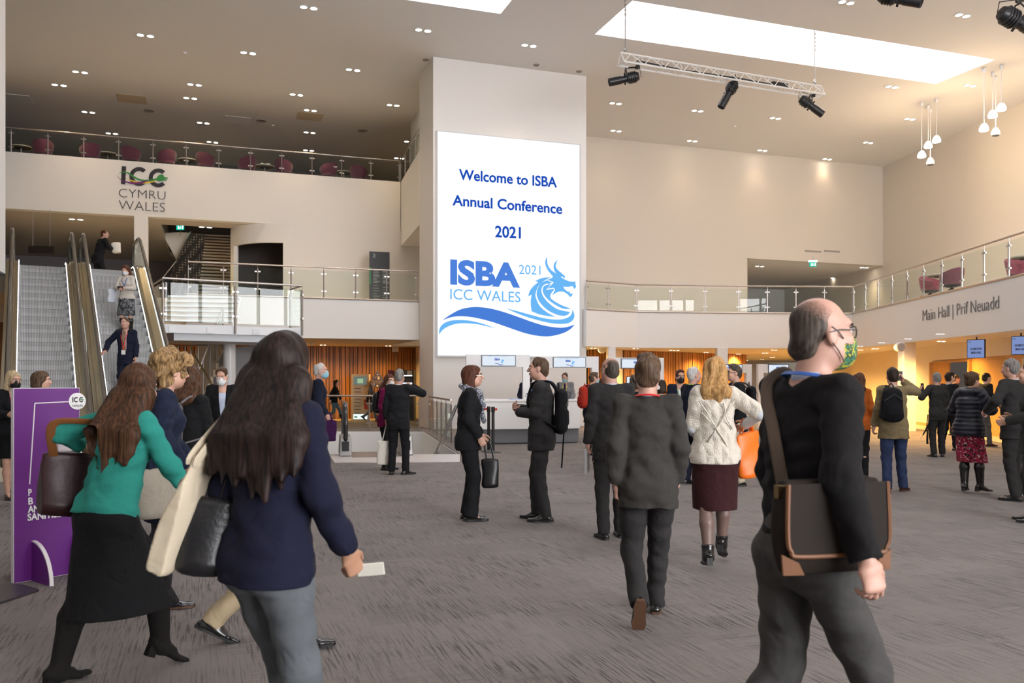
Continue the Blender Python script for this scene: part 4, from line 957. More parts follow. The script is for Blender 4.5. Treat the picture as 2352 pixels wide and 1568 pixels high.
# nearer bar with two more lanterns, mostly above the picture
pb0, pb1 = W(2000, -34, 17.0), W(2420, 14, 18.8); pb1.z = pb0.z = W(2345, 2, 18.4).z + .05
br = empty('lighting_bar', pb0, 'steel lighting bar at the top right corner of the picture', 'lighting bar')
MB().tube([pb0, pb1], .035, 8).tube([pb0 + Vector((0, 0, .3)), pb1 + Vector((0, 0, .3))], .035, 8).build('tube', M_TRUSS, br, smooth=2)
m = MB()
for i in range(12): m.tube([pb0.lerp(pb1, i / 12) + Vector((0, 0, .3 * (i % 2))), pb0.lerp(pb1, (i + 1) / 12) + Vector((0, 0, .3 * ((i + 1) % 2)))], .012, 6)
m.build('lattice', M_TRUSS, br)
MB().tube([pb0.lerp(pb1, .2), Vector((*pb0.lerp(pb1, .2).xy, CEIL - .01))], .012, 6).tube([pb0.lerp(pb1, .8), Vector((*pb0.lerp(pb1, .8).xy, CEIL - .01))], .012, 6).build('wire', M_STEEL, br)
q = pb0.lerp(pb1, .15); lantern(W(2062, -4, 17.3), RIGHT * .6 - FWD * .3 + Vector((0, 0, -.25)), 'black stage lantern cut off by the top edge of the picture', 1.1, Vector((q.x, q.y, q.z)))
q = pb0.lerp(pb1, .80); lantern(W(2338, 50, 18.3), RIGHT * .9 + FWD * .2 + Vector((0, 0, -.35)), 'black stage lantern in the top right corner, nearest to us', 1.35, Vector((q.x, q.y, q.z)))
# ------------------------------------------------------------------ pendant lamps
M_OPAL = emit('opal_glow', (1.0, .93, .82), 3.2)
def pendant(px, py, d_, label, lit=True):
    p = W(px, py, d_); e = empty('pendant_lamp', p, label, 'pendant lamp', None)
    MB().tube([p + Vector((0, 0, .12)), Vector((p.x, p.y, CEIL - .005))], .012, 6).build('cord', M_WHITE, e)
    MB().lathe([(.05, CEIL - .02 - p.z - .14), (.06, CEIL - .02 - p.z)], p, 12).build('ceiling_cup', M_WHITE, e)
    MB().lathe([(.055, .10), (.075, .085), (.08, .06)], p, 14).build('cap', M_WHITE, e, smooth=2)
    MB().lathe([(.06, .09), (.10, .04), (.145, -.05), (.155, -.12), (.14, -.16), (.02, -.165)], p, 18).build('shade', M_OPAL if lit else M_WHITE, e, smooth=2)
    if not lit: MB().lathe([(.12, -.164), (.10, -.185), (.02, -.19)], p, 16).build('lens', M_DGREY, e)
    if lit:
        l = bpy.data.lights.new('pendant', 'POINT'); l.energy = 60; l.color = WARM; l.shadow_soft_size = .15
        o = bpy.data.objects.new('pendant', l); COL.objects.link(o); o.location = p + Vector((0, 0, -.35)); o.parent = e; o.matrix_parent_inverse = parent_inv(e)
for px, py, d_, lab, lit in ((2117, 352, 33.0, 'lowest left glass pendant of the far cluster', 1), (2132, 330, 33.4, 'middle glass pendant of the far cluster', 1), (2151, 317, 32.6, 'highest right glass pendant of the far cluster', 1), (2137, 368, 33.8, 'lowest white unlit pendant of the far cluster', 0),
                          (2260, 290, 29.4, 'lowest left glass pendant of the near cluster', 1), (2280, 259, 29.8, 'middle glass pendant of the near cluster', 1), (2300, 243, 29.1, 'highest right glass pendant of the near cluster', 1), (2287, 300, 30.2, 'lowest white unlit pendant of the near cluster', 0)):
    pendant(px, py, d_, lab, bool(lit))
# ------------------------------------------------------------------ reception desk and its frames
dk0, dk1 = W(1068, 1016, 21.3), W(1333, 1016, 21.9); dk0.z = dk1.z = 0
du_ = (dk1 - dk0).normalized(); dv_ = Vector((-du_.y, du_.x, 0)); dL = (dk1 - dk0).length
desk = empty('reception_desk', dk0, 'long white reception desk with a grey plinth, in front of the column', 'desk')
def DP(a, b_, z): q = dk0 + du_ * a + dv_ * b_; return Vector((q.x, q.y, z))
def dbox(m, a0, b0_, z0, a1, b1_, z1): return m.hexa([DP(a0, b0_, z0), DP(a1, b0_, z0), DP(a1, b1_, z0), DP(a0, b1_, z0), DP(a0, b0_, z1), DP(a1, b0_, z1), DP(a1, b1_, z1), DP(a0, b1_, z1)])
dbox(MB(), .02, .1, .03, dL - .02, .75, .37).build('plinth', mat('plinth_grey', (.13, .135, .145), .45), desk)
dbox(MB(), .05, .12, 0, dL - .05, .7, .03).build('kick_strip', M_BLACK, desk)
dbox(MB(), 0, 0, .37, dL, .8, 1.05).build('front_panel', mat('desk_white', (.80, .79, .77), .3), desk, bevel=.01)
dbox(MB(), -.02, -.02, 1.05, dL + .02, .85, 1.10).build('counter_top', M_WHITE, desk, bevel=.008)
def portal(label, px0, px1, mx0, mx1, ytop, ybot, mtop, mbot, d_, split=None, write=True, post=None):
    """white check-in frame: header with a wide screen between two uprights"""
    a, b_ = W(px0, 0, d_), W(px1, 0, d_ + (px1 - px0) / FPX * d_ * .15); a.z = b_.z = 0
    u = (b_ - a).normalized(); v = Vector((-u.y, u.x, 0)); Ln = (b_ - a).length; n = -v
    z1 = W(px0, ytop, d_).z; z0 = W(px0, ybot, d_).z
    e = empty('checkin_frame', a, label, 'frame')
    def PQ(s, t, z): q = a + u * s + v * t; return Vector((q.x, q.y, z))
    def bx(s0, s1, t0, t1, za_, zb_): return MB().hexa([PQ(s0, t0, za_), PQ(s1, t0, za_), PQ(s1, t1, za_), PQ(s0, t1, za_), PQ(s0, t0, zb_), PQ(s1, t0, zb_), PQ(s1, t1, zb_), PQ(s0, t1, zb_)])
    pw = .18
    bx(0, Ln, 0, .16, z0, z1).build('header', mat('frame_white', (.76, .76, .76), .4), e)
    bx(Ln - pw, Ln, 0, .16, 0, z0).build('upright', MATS['frame_white'], e)
    bx(0, pw if not post else post, 0, .16, 0, z0).build('upright', MATS['frame_white'], e)
    P = a + n * .035; s0 = (RP(mx0, mtop, P, n) - P).dot(u); s1 = (RP(mx1, mtop, P, n) - P).dot(u)
    zt, zb = RP(mx0, mtop, P, n).z, RP(mx0, mbot, P, n).z
    mon = bx(s0, s1, -.03, -.001, zb, zt).build('monitor', mat('monitor_case', (.02, .022, .04), .3), e)
    bx(s0 + .02, s1 - .02, -.034, -.031, zb + .02, zt - .02).build('display', emit('small_screen', (.82, .90, 1.0), .66), mon)
    w = s1 - s0; h = zt - zb; nv = n
    if write:
        def Q(f, g): return PQ(s0 + w * f, -.036, zb + h * g)
        lettering(mon, 'Welcome to ISBA Annual Conference 2021', E_SKY, Q(.18, .84), Q(.78, .84), h * .05, n, lift=.001)
        lettering(mon, 'ISBA', E_NAVY, Q(.38, .53), Q(.54, .53), h * .17, n, offset=.04, lift=.001)
        pts = [(.36, .22), (.40, .29), (.45, .29), (.52, .20), (.60, .14), (.66, .20), (.60, .10), (.54, .12), (.46, .22), (.40, .25)]
        MB().prism([Q(*p) for p in pts], n * .002).build('wave', E_NAVY, mon)
        pts = [(.56, .36), (.57, .48), (.60, .56), (.58, .68), (.62, .60), (.66, .54), (.64, .48), (.66, .44), (.61, .46), (.60, .38), (.64, .28), (.58, .28)]
        MB().prism([Q(*p) for p in pts], n * .002).build('dragon', E_SKY, mon)
    return e
portal('white check-in frame with a screen, behind the woman with the patterned scarf', 1071, 1217, 1106, 1185, 814, 842, 815, 841, 22.45)
portal('white check-in frame with a screen, behind the man with folded arms', 1238, 1375, 1270.5, 1346, 818, 844, 819, 844, 22.8)
portal('white check-in frame behind the bald man and the grey-suited man', 1397, 1525, 1427, 1502, 821, 846, 823, 846, 23.2)
portal('white check-in frame behind the man with glasses and a red lanyard', 1634, 1727, 1650, 1705, 836, 856, 836, 857, 28.0)
portal('white check-in frame half hidden behind the man in the dark pullover', 1742, 1812, 1765, 1812, 836, 856, 836, 857, 28.6)
# screen with a picture in the third frame
p = W(1453, 875, 24.6)
vs_ = empty('wall_screen', p, 'small screen showing dark figures, beside the bald man\'s head', 'screen')
MB().obox(p, RIGHT, FWD, (0, 0, 1), .18, .03, .13).build('casing', M_BLACK, vs_)
MB().obox(p - FWD * .033, RIGHT, FWD, (0, 0, 1), .165, .004, .115).build('display', emit('small_screen', (.82, .90, 1.0), .66), vs_)
MB().ball(p - FWD * .042 + RIGHT * -.03 + Vector((0, 0, .03)), .04, .008, .05).obox(p - FWD * .042 + RIGHT * .08 + Vector((0, 0, -.06)), RIGHT, FWD, (0, 0, 1), .05, .004, .04).build('picture', mat('pic_dark', (.03, .03, .04), .5), vs_)
# counter things
tpz = 1.10
p = RP(1213, 913, DP(0, .1, 0), dv_)
wf = empty('tent_card', (p.x, p.y, tpz), 'white upright card with black print standing on the reception desk', 'sign')
wq0 = RP(1204, 913, DP(0, .1, 0), dv_); wq1 = RP(1222, 913, DP(0, .1, 0), dv_)
MB().prism([Vector((*wq0.xy, tpz)), Vector((*wq1.xy, tpz)), Vector((*wq1.xy, tpz + .26)), Vector((*wq0.xy, tpz + .26))], dv_ * .02).build('card', M_WHITE, wf)
lettering(wf, 'Wi-Fi', mat('ink', (.05, .05, .06), .6), Vector((*wq0.lerp(wq1, .2).xy, tpz + .13)), Vector((*wq0.lerp(wq1, .75).xy, tpz + .13)), .03, -dv_, offset=.02, lift=.002)
lettering(wf, 'ICC Wales AV', MATS['ink'], Vector((*wq0.lerp(wq1, .16).xy, tpz + .075)), Vector((*wq0.lerp(wq1, .82).xy, tpz + .075)), .017, -dv_, lift=.002)
for px, lab in ((1182, 'blue and white leaflet lying on the reception desk, left of the upright card'), (1120, 'white papers lying on the reception desk behind the scarf')):
    q = RP(px, 912, DP(0, .3, 0), dv_); o = MB().obox((q.x, q.y, tpz + .012), (du_ * .9 + dv_ * .43), (dv_ * .9 - du_ * .43), (0, 0, 1), .12, .08, .01).build('leaflet', mat('leaflet_blue', (.35, .45, .75), .5) if px == 1182 else M_WHITE); tag(o, lab, 'leaflet')
# queue posts
for px, py, lab in ((1122.5, 1037, 'left of two black belt-barrier posts beside the scarf woman'), (1132.5, 1039, 'right of two black belt-barrier posts beside the scarf woman')):
    p = WF(px, py); e = empty('barrier_post', p, lab, 'barrier post', 'belt barrier posts')
    MB().lathe([(.17, 0), (.175, .012), (.15, .03), (.04, .045)], p, 24).build('base', M_DGREY, e, smooth=2)
    MB().lathe([(.034, .03), (.034, .90)], p, 14).build('pole', M_BLACK, e, smooth=2)
    MB().lathe([(.036, .88), (.042, .89), (.042, .985), (.036, 1.0)], p, 14).build('head', M_BLACK, e, smooth=2)
    MB().obox(p + Vector((0, 0, .945)) + RIGHT * (-.10 if px < 1128 else .06), RIGHT, FWD, (0, 0, 1), .10 if px < 1128 else .03, .004, .025).build('belt', mat('belt_red', (.60, .03, .03), .5), e)
# ------------------------------------------------------------------ things by the left timber wall
def facebox(px0, px1, ytop, ybot, d_, dep): 
    a, b_ = W(px0, ybot, d_), W(px1, ybot, d_); z1 = W(px0, ytop, d_).z; return a, b_, z1
kd = 34.6
a, b_ = W(807, 0, kd), W(847, 0, kd); a.z = b_.z = 0; z1 = W(820, 859, kd).z
u = (b_ - a).normalized(); v = Vector((-u.y, u.x, 0)); Ln = (b_ - a).length
ks = empty('charging_kiosk', a, 'beige phone-charging locker with a screen, by the timber wall', 'kiosk')
def KP(s, t, z): q = a + u * s + v * t; return Vector((q.x, q.y, z))
def kb(s0, s1, z0_, z1_, t0=-.01, t1=.0): return MB().hexa([KP(s0, t0, z0_), KP(s1, t0, z0_), KP(s1, t1, z0_), KP(s0, t1, z0_), KP(s0, t0, z1_), KP(s1, t0, z1_), KP(s1, t1, z1_), KP(s0, t1, z1_)])
kb(0, Ln, 0.02, z1, 0, .4).build('cabinet', mat('kiosk_beige', (.66, .55, .40), .5), ks)
kb(.09, Ln - .09, z1 - .42, z1 - .10).build('screen', emit('kiosk_screen', (.12, .16, .14), .8), ks)
kb(.24, Ln - .22, z1 - .36, z1 - .18, -.014, -.011).build('picture', emit('kiosk_pic', (.35, .5, .3), .7), ks)
for k in range(8): kb(.11, .38, z1 - .58 - k * .14, z1 - .555 - k * .14).build('locker_slot', M_DGREY, ks)
kb(.08, Ln - .06, .06, .26).build('kick_screen', emit('kiosk_base', (.85, .95, .92), .9), ks)
kb(.12, .24, .12, .17, -.014, -.011).build('badge', mat('badge_green', (.03, .35, .18), .5), ks)
for k in range(3): kb(Ln - .18, Ln - .05, .46 + k * .13, .57 + k * .13).build('sticker', mat('sticker_red', (.55, .03, .05), .5), ks)
# drop-shaped refill sign
dd_ = 35.6; pcn = W(867, 875, dd_); rs_ = 27 / 2 * dd_ / FPX * 1.05
ds = empty('hanging_sign', pcn, 'blue drop-shaped water refill sign on the timber wall', 'sign')
pts = [(rs_ * math.sin(t), -rs_ * math.cos(t) - .1 * rs_) for t in [math.radians(a_) for a_ in range(-125, 126, 10)]] + [(0, rs_ * 1.75)]
MB().prism([pcn + RIGHT * x + Vector((0, 0, z)) for x, z in pts], FWD * .03).build('board', mat('sign_blue', (.075, .085, .20), .6), ds)
M_CREAM = mat('cream_print', (.75, .62, .48), .6)
lettering(ds, 'Refill your water', M_CREAM, pcn + RIGHT * -.17 + Vector((0, 0, -.02)), pcn + RIGHT * .19 + Vector((0, 0, -.02)), .035, -FWD, lift=.002)
lettering(ds, 'bottles here', M_CREAM, pcn + RIGHT * -.14 + Vector((0, 0, -.09)), pcn + RIGHT * .13 + Vector((0, 0, -.09)), .035, -FWD, lift=.002)
q = pcn - FWD * .004
MB().tube([q + RIGHT * -.19 + Vector((0, 0, .10)), q + RIGHT * -.09 + Vector((0, 0, .13)), q + RIGHT * -.06 + Vector((0, 0, .2)), q + RIGHT * .02 + Vector((0, 0, .21))], .008, 6).tube([q + RIGHT * -.03 + Vector((0, 0, .27)), q + RIGHT * .04 + Vector((0, 0, .27))], .009, 6).build('tap', M_CREAM, ds)
MB().prism([q + RIGHT * (.045 + .045 * math.sin(t)) + Vector((0, 0, .11 - .045 * math.cos(t))) for t in [math.radians(a_) for a_ in range(-125, 126, 25)]] + [q + RIGHT * .045 + Vector((0, 0, .2))], FWD * -.003).build('drop', M_CREAM, ds)
MB().lathe([(.04, 0), (.045, .004), (.035, .004)], q + Vector((0, 0, -.19)), 16, -FWD).build('roundel', M_CREAM, ds)
# vending machine and plum cabinet at the column edge
a, b_ = W(923, 0, 35.0), W(952, 0, 35.0); zt = W(930, 850, 35.0).z
vm_ = empty('vending_machine', Vector((a.x, a.y, 0)), 'black vending machine with lit shelves beside the white column', 'vending machine')
c = (a + b_) / 2
MB().obox((c.x, c.y, zt / 2), RIGHT, FWD, (0, 0, 1), (b_ - a).length / 2, .35, zt / 2).build('cabinet', M_BLACK, vm_)
for k in range(3):
    zc = zt - .22 - k * .3; q = Vector((c.x, c.y, zc)) - FWD * .352
    MB().obox(q, RIGHT, FWD, (0, 0, 1), .20, .004, .02).build('shelf_light', emit('vend_glow', (.75, .85, 1), 1.6), vm_)
    MB().obox(q + Vector((0, 0, .12)), RIGHT, FWD, (0, 0, 1), .20, .003, .08).build('shelf', mat('vend_shelf', (.10, .11, .14), .3), vm_)
for k in range(3):
    MB().lathe([(.035, 0), (.035, .13), (.014, .16), (.014, .19)], Vector((c.x, c.y, zt - .20)) - FWD * .37 + RIGHT * (.04 + k * .06), 10).build('bottle', mat('vend_bottle', (.8, .8, .82), .3), vm_)
p = W(899, 0, 35.2); zt = W(899, 850, 35.2).z
tag(MB().obox((p.x, p.y, zt / 2), RIGHT, FWD, (0, 0, 1), .10, .3, zt / 2).build('plum_cabinet', mat('plum_panel', (.16, .02, .07), .5)), 'narrow plum panel beside the vending machine', 'panel')
# wall speakers and a screen unit
p = W(908, 801, 35.9); ws = empty('wall_speaker', p, 'white square speaker on a slim bracket high on the left timber wall', 'speaker')
MB().obox(p, RIGHT, FWD, (0, 0, 1), .12, .08, .12).build('box', M_WHITE, ws, bevel=.02); MB().obox(p - FWD * .085, RIGHT, FWD, (0, 0, 1), .09, .004, .09).build('grille', mat('grille_white', (.6, .58, .56), .6), ws)
MB().tube([p + RIGHT * -.02 + Vector((0, 0, -.12)), p + RIGHT * -.02 + FWD * .3 + Vector((0, 0, -1.4))], .012, 6).tube([p + RIGHT * .03 + Vector((0, 0, -.12)), p + RIGHT * .03 + FWD * .3 + Vector((0, 0, -1.4))], .012, 6).build('bracket', M_DGREY, ws)
def round_speaker(px, py, d_, zc, label):
    p = W(px, py, d_); e = empty('round_speaker', p, label, 'speaker')
    MB().lathe([(.13, -.12), (.15, .0), (.15, .10), (.13, .12)], p, 20, -FWD).build('body', M_WHITE, e, smooth=2)
    MB().lathe([(.128, .121), (.11, .135), (.02, .137)], p, 20, -FWD).build('grille', mat('speaker_grille', (.42, .42, .43), .7), e)
    MB().tube([p, Vector((p.x, p.y, zc))], .015, 6).build('bracket', M_WHITE, e)
round_speaker(716, 783, 33.0, SOFL, 'round grey speaker hanging beside the dark-haired woman, left timber wall')
round_speaker(1382, 802, 31.5, SOFR, 'round white speaker hanging right of the white column')
round_speaker(2066, 797, 26.8, SOFR, 'small grey speaker fixed to the pillar by the doors')
# directory sign on the first floor
p0, p1 = WB(849, 690, YB - 1.4), WB(895, 690, YB - 1.4); zt = WB(870, 578, YB - 1.4).z
dg_ = empty('directory_sign', Vector((p0.x, p0.y, L1)), 'tall dark directory panel with white listings on the left first-floor gallery', 'sign')
pnl = MB().box(p0.x, YB - 1.4, L1, p1.x, YB - 1.3, zt).build('panel', mat('sign_slate', (.035, .04, .05), .45), dg_)
MB().box(p0.x, YB - 1.405, zt - 1.25, p0.x + .04, YB - 1.4, zt - .6).build('stripe', mat('sign_green', (.02, .4, .12), .5), pnl)
M_SW = mat('sign_white', (.6, .62, .62), .6)
lettering(pnl, '2', M_SW, (p0.x + .13, YB - 1.4, zt - .22), (p0.x + .22, YB - 1.4, zt - .22), .13, NS, lift=.002)
m = MB(); rnd = random.Random(3)
for col in (0, 1):
    for k in range(9): m.box(p0.x + .14 + col * .36, YB - 1.404, zt - .75 - k * .055, p0.x + .14 + col * .36 + rnd.uniform(.15, .28), YB - 1.4, zt - .735 - k * .055)
for k in range(12): m.box(p0.x + .14 + (k % 2) * .36, YB - 1.404, zt - 1.3 - k * .05, p0.x + .14 + (k % 2) * .36 + rnd.uniform(.1, .26), YB - 1.4, zt - 1.288 - k * .05)
m.build('listings', M_SW, pnl)
# black wall lamp beside the curved doorway
p = WB(654, 544, YB - .06); o = MB().box(p.x - .04, YB - .09, p.z - .16, p.x + .04, YB - .005, p.z + .16).build('wall_lamp', M_BLACK); tag(o, 'slim black wall lamp above the curved doorway', 'wall lamp')
# dark hanging sign over the escalator landing
p = W(95, 573, 30.5); hs_ = empty('hanging_sign', p, 'dark hanging direction sign over the left escalator top', 'sign')
MB().obox(p, (RIGHT * .99 + FWD * .14).normalized(), FWD, (0, 0, 1), .42, .03, .13).build('board', mat('sign_dark', (.025, .02, .018), .3), hs_)
MB().tube([p + RIGHT * -.3 + Vector((0, 0, .12)), Vector((*(p + RIGHT * -.3).xy, SOF1 if p.y > YB else SOF1 - .0))], .01, 6).tube([p + RIGHT * .3 + Vector((0, 0, .12)), Vector((*(p + RIGHT * .3).xy, SOF1))], .01, 6).build('rod', M_STEEL, hs_)
# linear grilles on the right part of the back wall
for px0, px1, lab in ((1849, 1886, 'left of two slot grilles in the back wall above the recess'), (1893, 1929, 'right of two slot grilles in the back wall above the recess')):
    a, b_ = WB(px0, 576, YB - .01), WB(px1, 580, YB - .01); o = MB().box(a.x, YB - .02, a.z - .04, b_.x, YB - .001, a.z + .04).build('wall_grille', mat('slot_grey', (.34, .32, .30), .6)); tag(o, lab, 'grille')
# ------------------------------------------------------------------ doors and screens on the right
M_OAK = mat('oak_door', (.56, .30, .085), .45, var=.10, vscale=3, stretch=(4, 4, .4))
def door(s, w_, label, ang, num, hinge=1, glass=False):
    p = dw[0] + dd * s
    e = empty('door_%d' % num, p, label, 'door'); struct(e)
    u = dd if hinge > 0 else -dd
    c, sn = math.cos(ang), math.sin(ang); uu = (u * c + NIN * sn).normalized(); vv = (Vector((-uu.y, uu.x, 0)))
    MB().hexa([p + vv * -.025, p + uu * w_ + vv * -.025, p + uu * w_ + vv * .025, p + vv * .025] + [q + Vector((0, 0, DH - .03)) for q in (p + vv * -.025, p + uu * w_ + vv * -.025, p + uu * w_ + vv * .025, p + vv * .025)]).build('leaf', M_OAK, e)
    hp = p + uu * (w_ - .1) + nd_room * .05
    MB().tube([hp + Vector((0, 0, .85)), hp + Vector((0, 0, 1.25))], .014, 8).build('pull_handle', M_STEEL, e)
    hp = p + uu * (w_ - .12)
    MB().lathe([(.05, -.03), (.05, .03)], hp + Vector((0, 0, 1.55)), 16, vv).build('sign_disc', mat('disc_blue', (.06, .13, .35), .5), e)
    return e
LT = (dw[1] - dw[0]).length + 1.2
MB()
struct(MB().wall((dw[0].x, dw[0].y), ((dw[0] + dd * LT).x, (dw[0] + dd * LT).y), DH - .03, DH + .07, .2).build('trim_door_head', M_OAK))
door(.05, .95, 'oak door standing open left of the doorway', math.radians(12), 1)
door(LT * .44, 1.05, 'oak door leaf in the middle of the doorway', math.radians(4), 2)
door(LT * .44 + 1.1, 1.05, 'oak door leaf right of the middle leaf', math.radians(4), 3)
door(LT * .44 + 2.2, 1.05, 'oak door at the right edge', math.radians(2), 4)
struct(MB().wall(((dw[0] + NIN * 2.6).x, (dw[0] + NIN * 2.6).y), ((dw[0] + dd * LT + NIN * 2.6).x, (dw[0] + dd * LT + NIN * 2.6).y), 0, GB, .1).build('wall_beyond_doors', mat('beyond_paint', (.62, .42, .18), .7)))
for k, f in enumerate((.0, LT * .44 - .03, LT)):
    p = dw[0] + dd * f; struct(MB().obox((p.x, p.y, DH / 2), dd, NIN, (0, 0, 1), .04, .12, DH / 2).build('trim_door_jamb', M_OAK))
def exh(px0, px1, ytop, ybot, d_, label, full=True):
    a, b_ = W(px0, ybot, d_), W(px1, ybot, d_ * .985); z1 = W(px0, ytop, d_).z
    e = empty('information_screen', a, label, 'screen'); u = Vector((b_.x - a.x, b_.y - a.y, 0)).normalized(); v = Vector((-u.y, u.x, 0)); Ln = (b_ - a).length; zb = a.z
    def Q(s, t, z): q = a + u * s + v * t; return Vector((q.x, q.y, z))
    def bx(s0, s1, t0, t1, z0_, z1_): return MB().hexa([Q(s0, t0, z0_), Q(s1, t0, z0_), Q(s1, t1, z0_), Q(s0, t1, z0_), Q(s0, t0, z1_), Q(s1, t0, z1_), Q(s1, t1, z1_), Q(s0, t1, z1_)])
    bx(0, Ln, 0, .06, zb, z1).build('casing', M_BLACK, e)
    dsp_ = bx(.015, Ln - .015, -.004, -.001, zb + .015, z1 - .015).build('display', emit('info_screen', (.27, .36, .70), .55), e)
    h = z1 - zb; ink = mat('info_ink', (.03, .035, .08), .6)
    lettering(dsp_, 'EXHIBITION', ink, Q(Ln * .20, -.004, zb + h * .44), Q(Ln * .84, -.004, zb + h * .44), h * .12, -v, offset=.015, lift=.002)
    lettering(dsp_, 'MAIN HALL', ink, Q(Ln * .25, -.004, zb + h * .24), Q(Ln * .82, -.004, zb + h * .24), h * .12, -v, offset=.015, lift=.002)
    lettering(dsp_, 'ISBA', mat('info_cyan', (.2, .5, .7), .6), Q(Ln * .10, -.004, zb + h * .82), Q(Ln * .24, -.004, zb + h * .82), h * .07, -v, lift=.002)
    MB().tube([Q(Ln * .5, .05, z1), Q(Ln * .5, .05, GB)], .02, 6).build('bracket', M_DGREY, e)
exh(2221, 2262, 780, 823, 23.8, 'blue Exhibition Main Hall screen hanging over the doors')
exh(2323, 2364, 772, 815, 21.8, 'blue Exhibition Main Hall screen cut off by the right edge')
p = W(2072, 867, 29.5); sc_ = empty('wall_screen', p, 'small dark screen behind the man on the phone', 'screen')
MB().obox(p, RIGHT, FWD, (0, 0, 1), .10, .02, .16).build('casing', M_BLACK, sc_); MB().obox(p - FWD * .022, RIGHT, FWD, (0, 0, 1), .085, .002, .14).build('display', emit('tiny_screen', (.16, .13, .32), .6), sc_)
# ------------------------------------------------------------------ hand sanitiser board
ba, bb = WF(31, 1340), WF(183, 1314)
bu = (bb - ba).normalized(); bw = .56; bn = Vector((bu.y, -bu.x, 0)); BH = 1.5
if bn.dot(-ba) < 0: bn = -bn
sb = empty('sanitiser_board', ba, 'purple hand-sanitiser board with white edge and lettering, behind the woman in green', 'sign board')
def BP(s, t, z): return ba + bu * s + bn * t + Vector((0, 0, z))
M_VIO, M_VIOE = mat('board_purple', (.13, .012, .20), .35), mat('board_edge', (.78, .74, .76), .5)
bw = (bb - ba).length
def bbox_(s0, s1, t0, t1, z0_, z1_): return MB().hexa([BP(s0, t0, z0_), BP(s1, t0, z0_), BP(s1, t1, z0_), BP(s0, t1, z0_), BP(s0, t0, z1_), BP(s1, t0, z1_), BP(s1, t1, z1_), BP(s0, t1, z1_)])
bbox_(0, bw, -.045, -.001, 0, BH).build('core', M_VIOE, sb)
bbox_(.004, bw - .004, -.001, .003, .004, BH - .004).build('face', M_VIO, sb)
bbox_(.004, bw - .004, -.049, -.045, .004, BH - .004).build('back_face', M_VIO, sb)
for s_ in (.13, bw - .05):
    for sg in (1, -1):
        t0 = .004 if sg > 0 else -.05
        m = [BP(s_, t0, 0)] + [BP(s_, t0 + sg * .30 * math.sin(t), .30 * math.cos(t)) for t in [math.pi / 2 * i / 10 for i in range(11)]]
        ft = MB().prism(m, bu * .028).build('foot', M_VIO, sb)
        m = [BP(s_, t0 + sg * .30 * math.sin(t), .30 * math.cos(t)) for t in [math.pi / 2 * i / 10 for i in range(11)]] + [BP(s_, t0 + sg * .312 * math.sin(t), .312 * math.cos(t)) for t in [math.pi / 2 * i / 10 for i in range(10, -1, -1)]]
        MB().prism(m, bu * .028).build('foot_edge', M_VIOE, ft)
def bpx(px, py): return RP(px, py, BP(0, .004, 0), bn)
M_LN = mat('board_white', (.8, .78, .8), .5)
def line(p, q, r=.005): return MB().tube([p, q], r, 6)
l0, l1, l2 = bpx(165, 922), bpx(80, 926), bpx(68, 1112)
line(l0, l1).build('line', M_LN, sb); line(l1, l2).build('line', M_LN, sb)
c = bpx(177, 921)
bdg = MB().lathe([(.068, 0), (.068, .006), (.002, .006)], c, 28, bn).build('badge', M_WHITE, sb)
def zb_(X, Y): return (X / 4.9, 740 + Y / 4.9)
def bconv(X, Y):
    # map the wall logo's own drawing units into the badge
    return None
def badge_pt(X, Y): return c + bu * ((X - 1600) / 580 * .105) + Vector((0, 0, -(Y - 800) / 580 * .12 + .012))
def badge_shape(name, pts, m, lift): MB().prism([badge_pt(*p) + bn * lift for p in pts], bn * .001).build(name, m, bdg)
badge_shape('letter_i', [(1372, 700), (1420, 700), (1420, 900), (1372, 900)], M_INK, .007)
for cx in (1545, 1775):
    o = [(cx + 105 * math.cos(t), 800 + 105 * math.sin(t)) for t in [math.radians(a_) for a_ in range(-45, -316, -18)]]; i = [(cx + 60 * math.cos(t), 800 + 60 * math.sin(t)) for t in [math.radians(a_) for a_ in range(-315, -44, 18)]]
    badge_shape('letter_c', o + i, M_INK, .007)
badge_shape('ribbon', [(1700, 790), (1800, 770), (1890, 810), (1800, 840)], M_GRN, .009)
lettering(bdg, 'WALES', mat('badge_grey', (.45, .45, .45), .6), c + bu * -.042 + Vector((0, 0, -.045)) + bn * .006, c + bu * .042 + Vector((0, 0, -.045)) + bn * .006, .018, bn, lift=.001)
for s, x0, y0, x1, y1 in (('P', 64, 1138, 72, 1137), ('B', 64, 1158, 75, 1157), ('AN', 63, 1177, 89, 1174), ('SANITISE', 62, 1195, 140, 1183)):
    Lp, Rp = bpx(x0, y0), bpx(x1, y1); Rp.z = Lp.z; lettering(sb, s, M_LN, Lp, Rp, .05, bn, offset=.03, lift=.001)
q = RP(118, 1038, BP(0, .004, 0), bn); s0 = (q - ba).dot(bu); s1 = min(bw - .04, s0 + .28)
zq0, zq1 = q.z, RP(118, 970, BP(0, .004, 0), bn).z
dsp = bbox_(s0, s1, .004, .12, zq0, zq1 + .02).build('dispenser', mat('dispenser_grey', (.55, .5, .52), .4), sb, bevel=.02)
bbox_(s0 + .05, s1 - .05, .03, .11, zq0 - .02, zq0).build('nozzle', M_DGREY, sb)
# dark base plate of another stand at the left edge
q = [WF(-60, 1352), WF(92, 1357), WF(-60, 1405)]
o = MB().prism([WF(-40, 1345), WF(40, 1344), WF(90, 1358), WF(0, 1388), WF(-60, 1396)], (0, 0, .018)).build('base_plate', mat('plate_grey', (.05, .045, .05), .35)); tag(o, 'flat dark floor plate at the left edge, in front of the purple board', 'base plate')
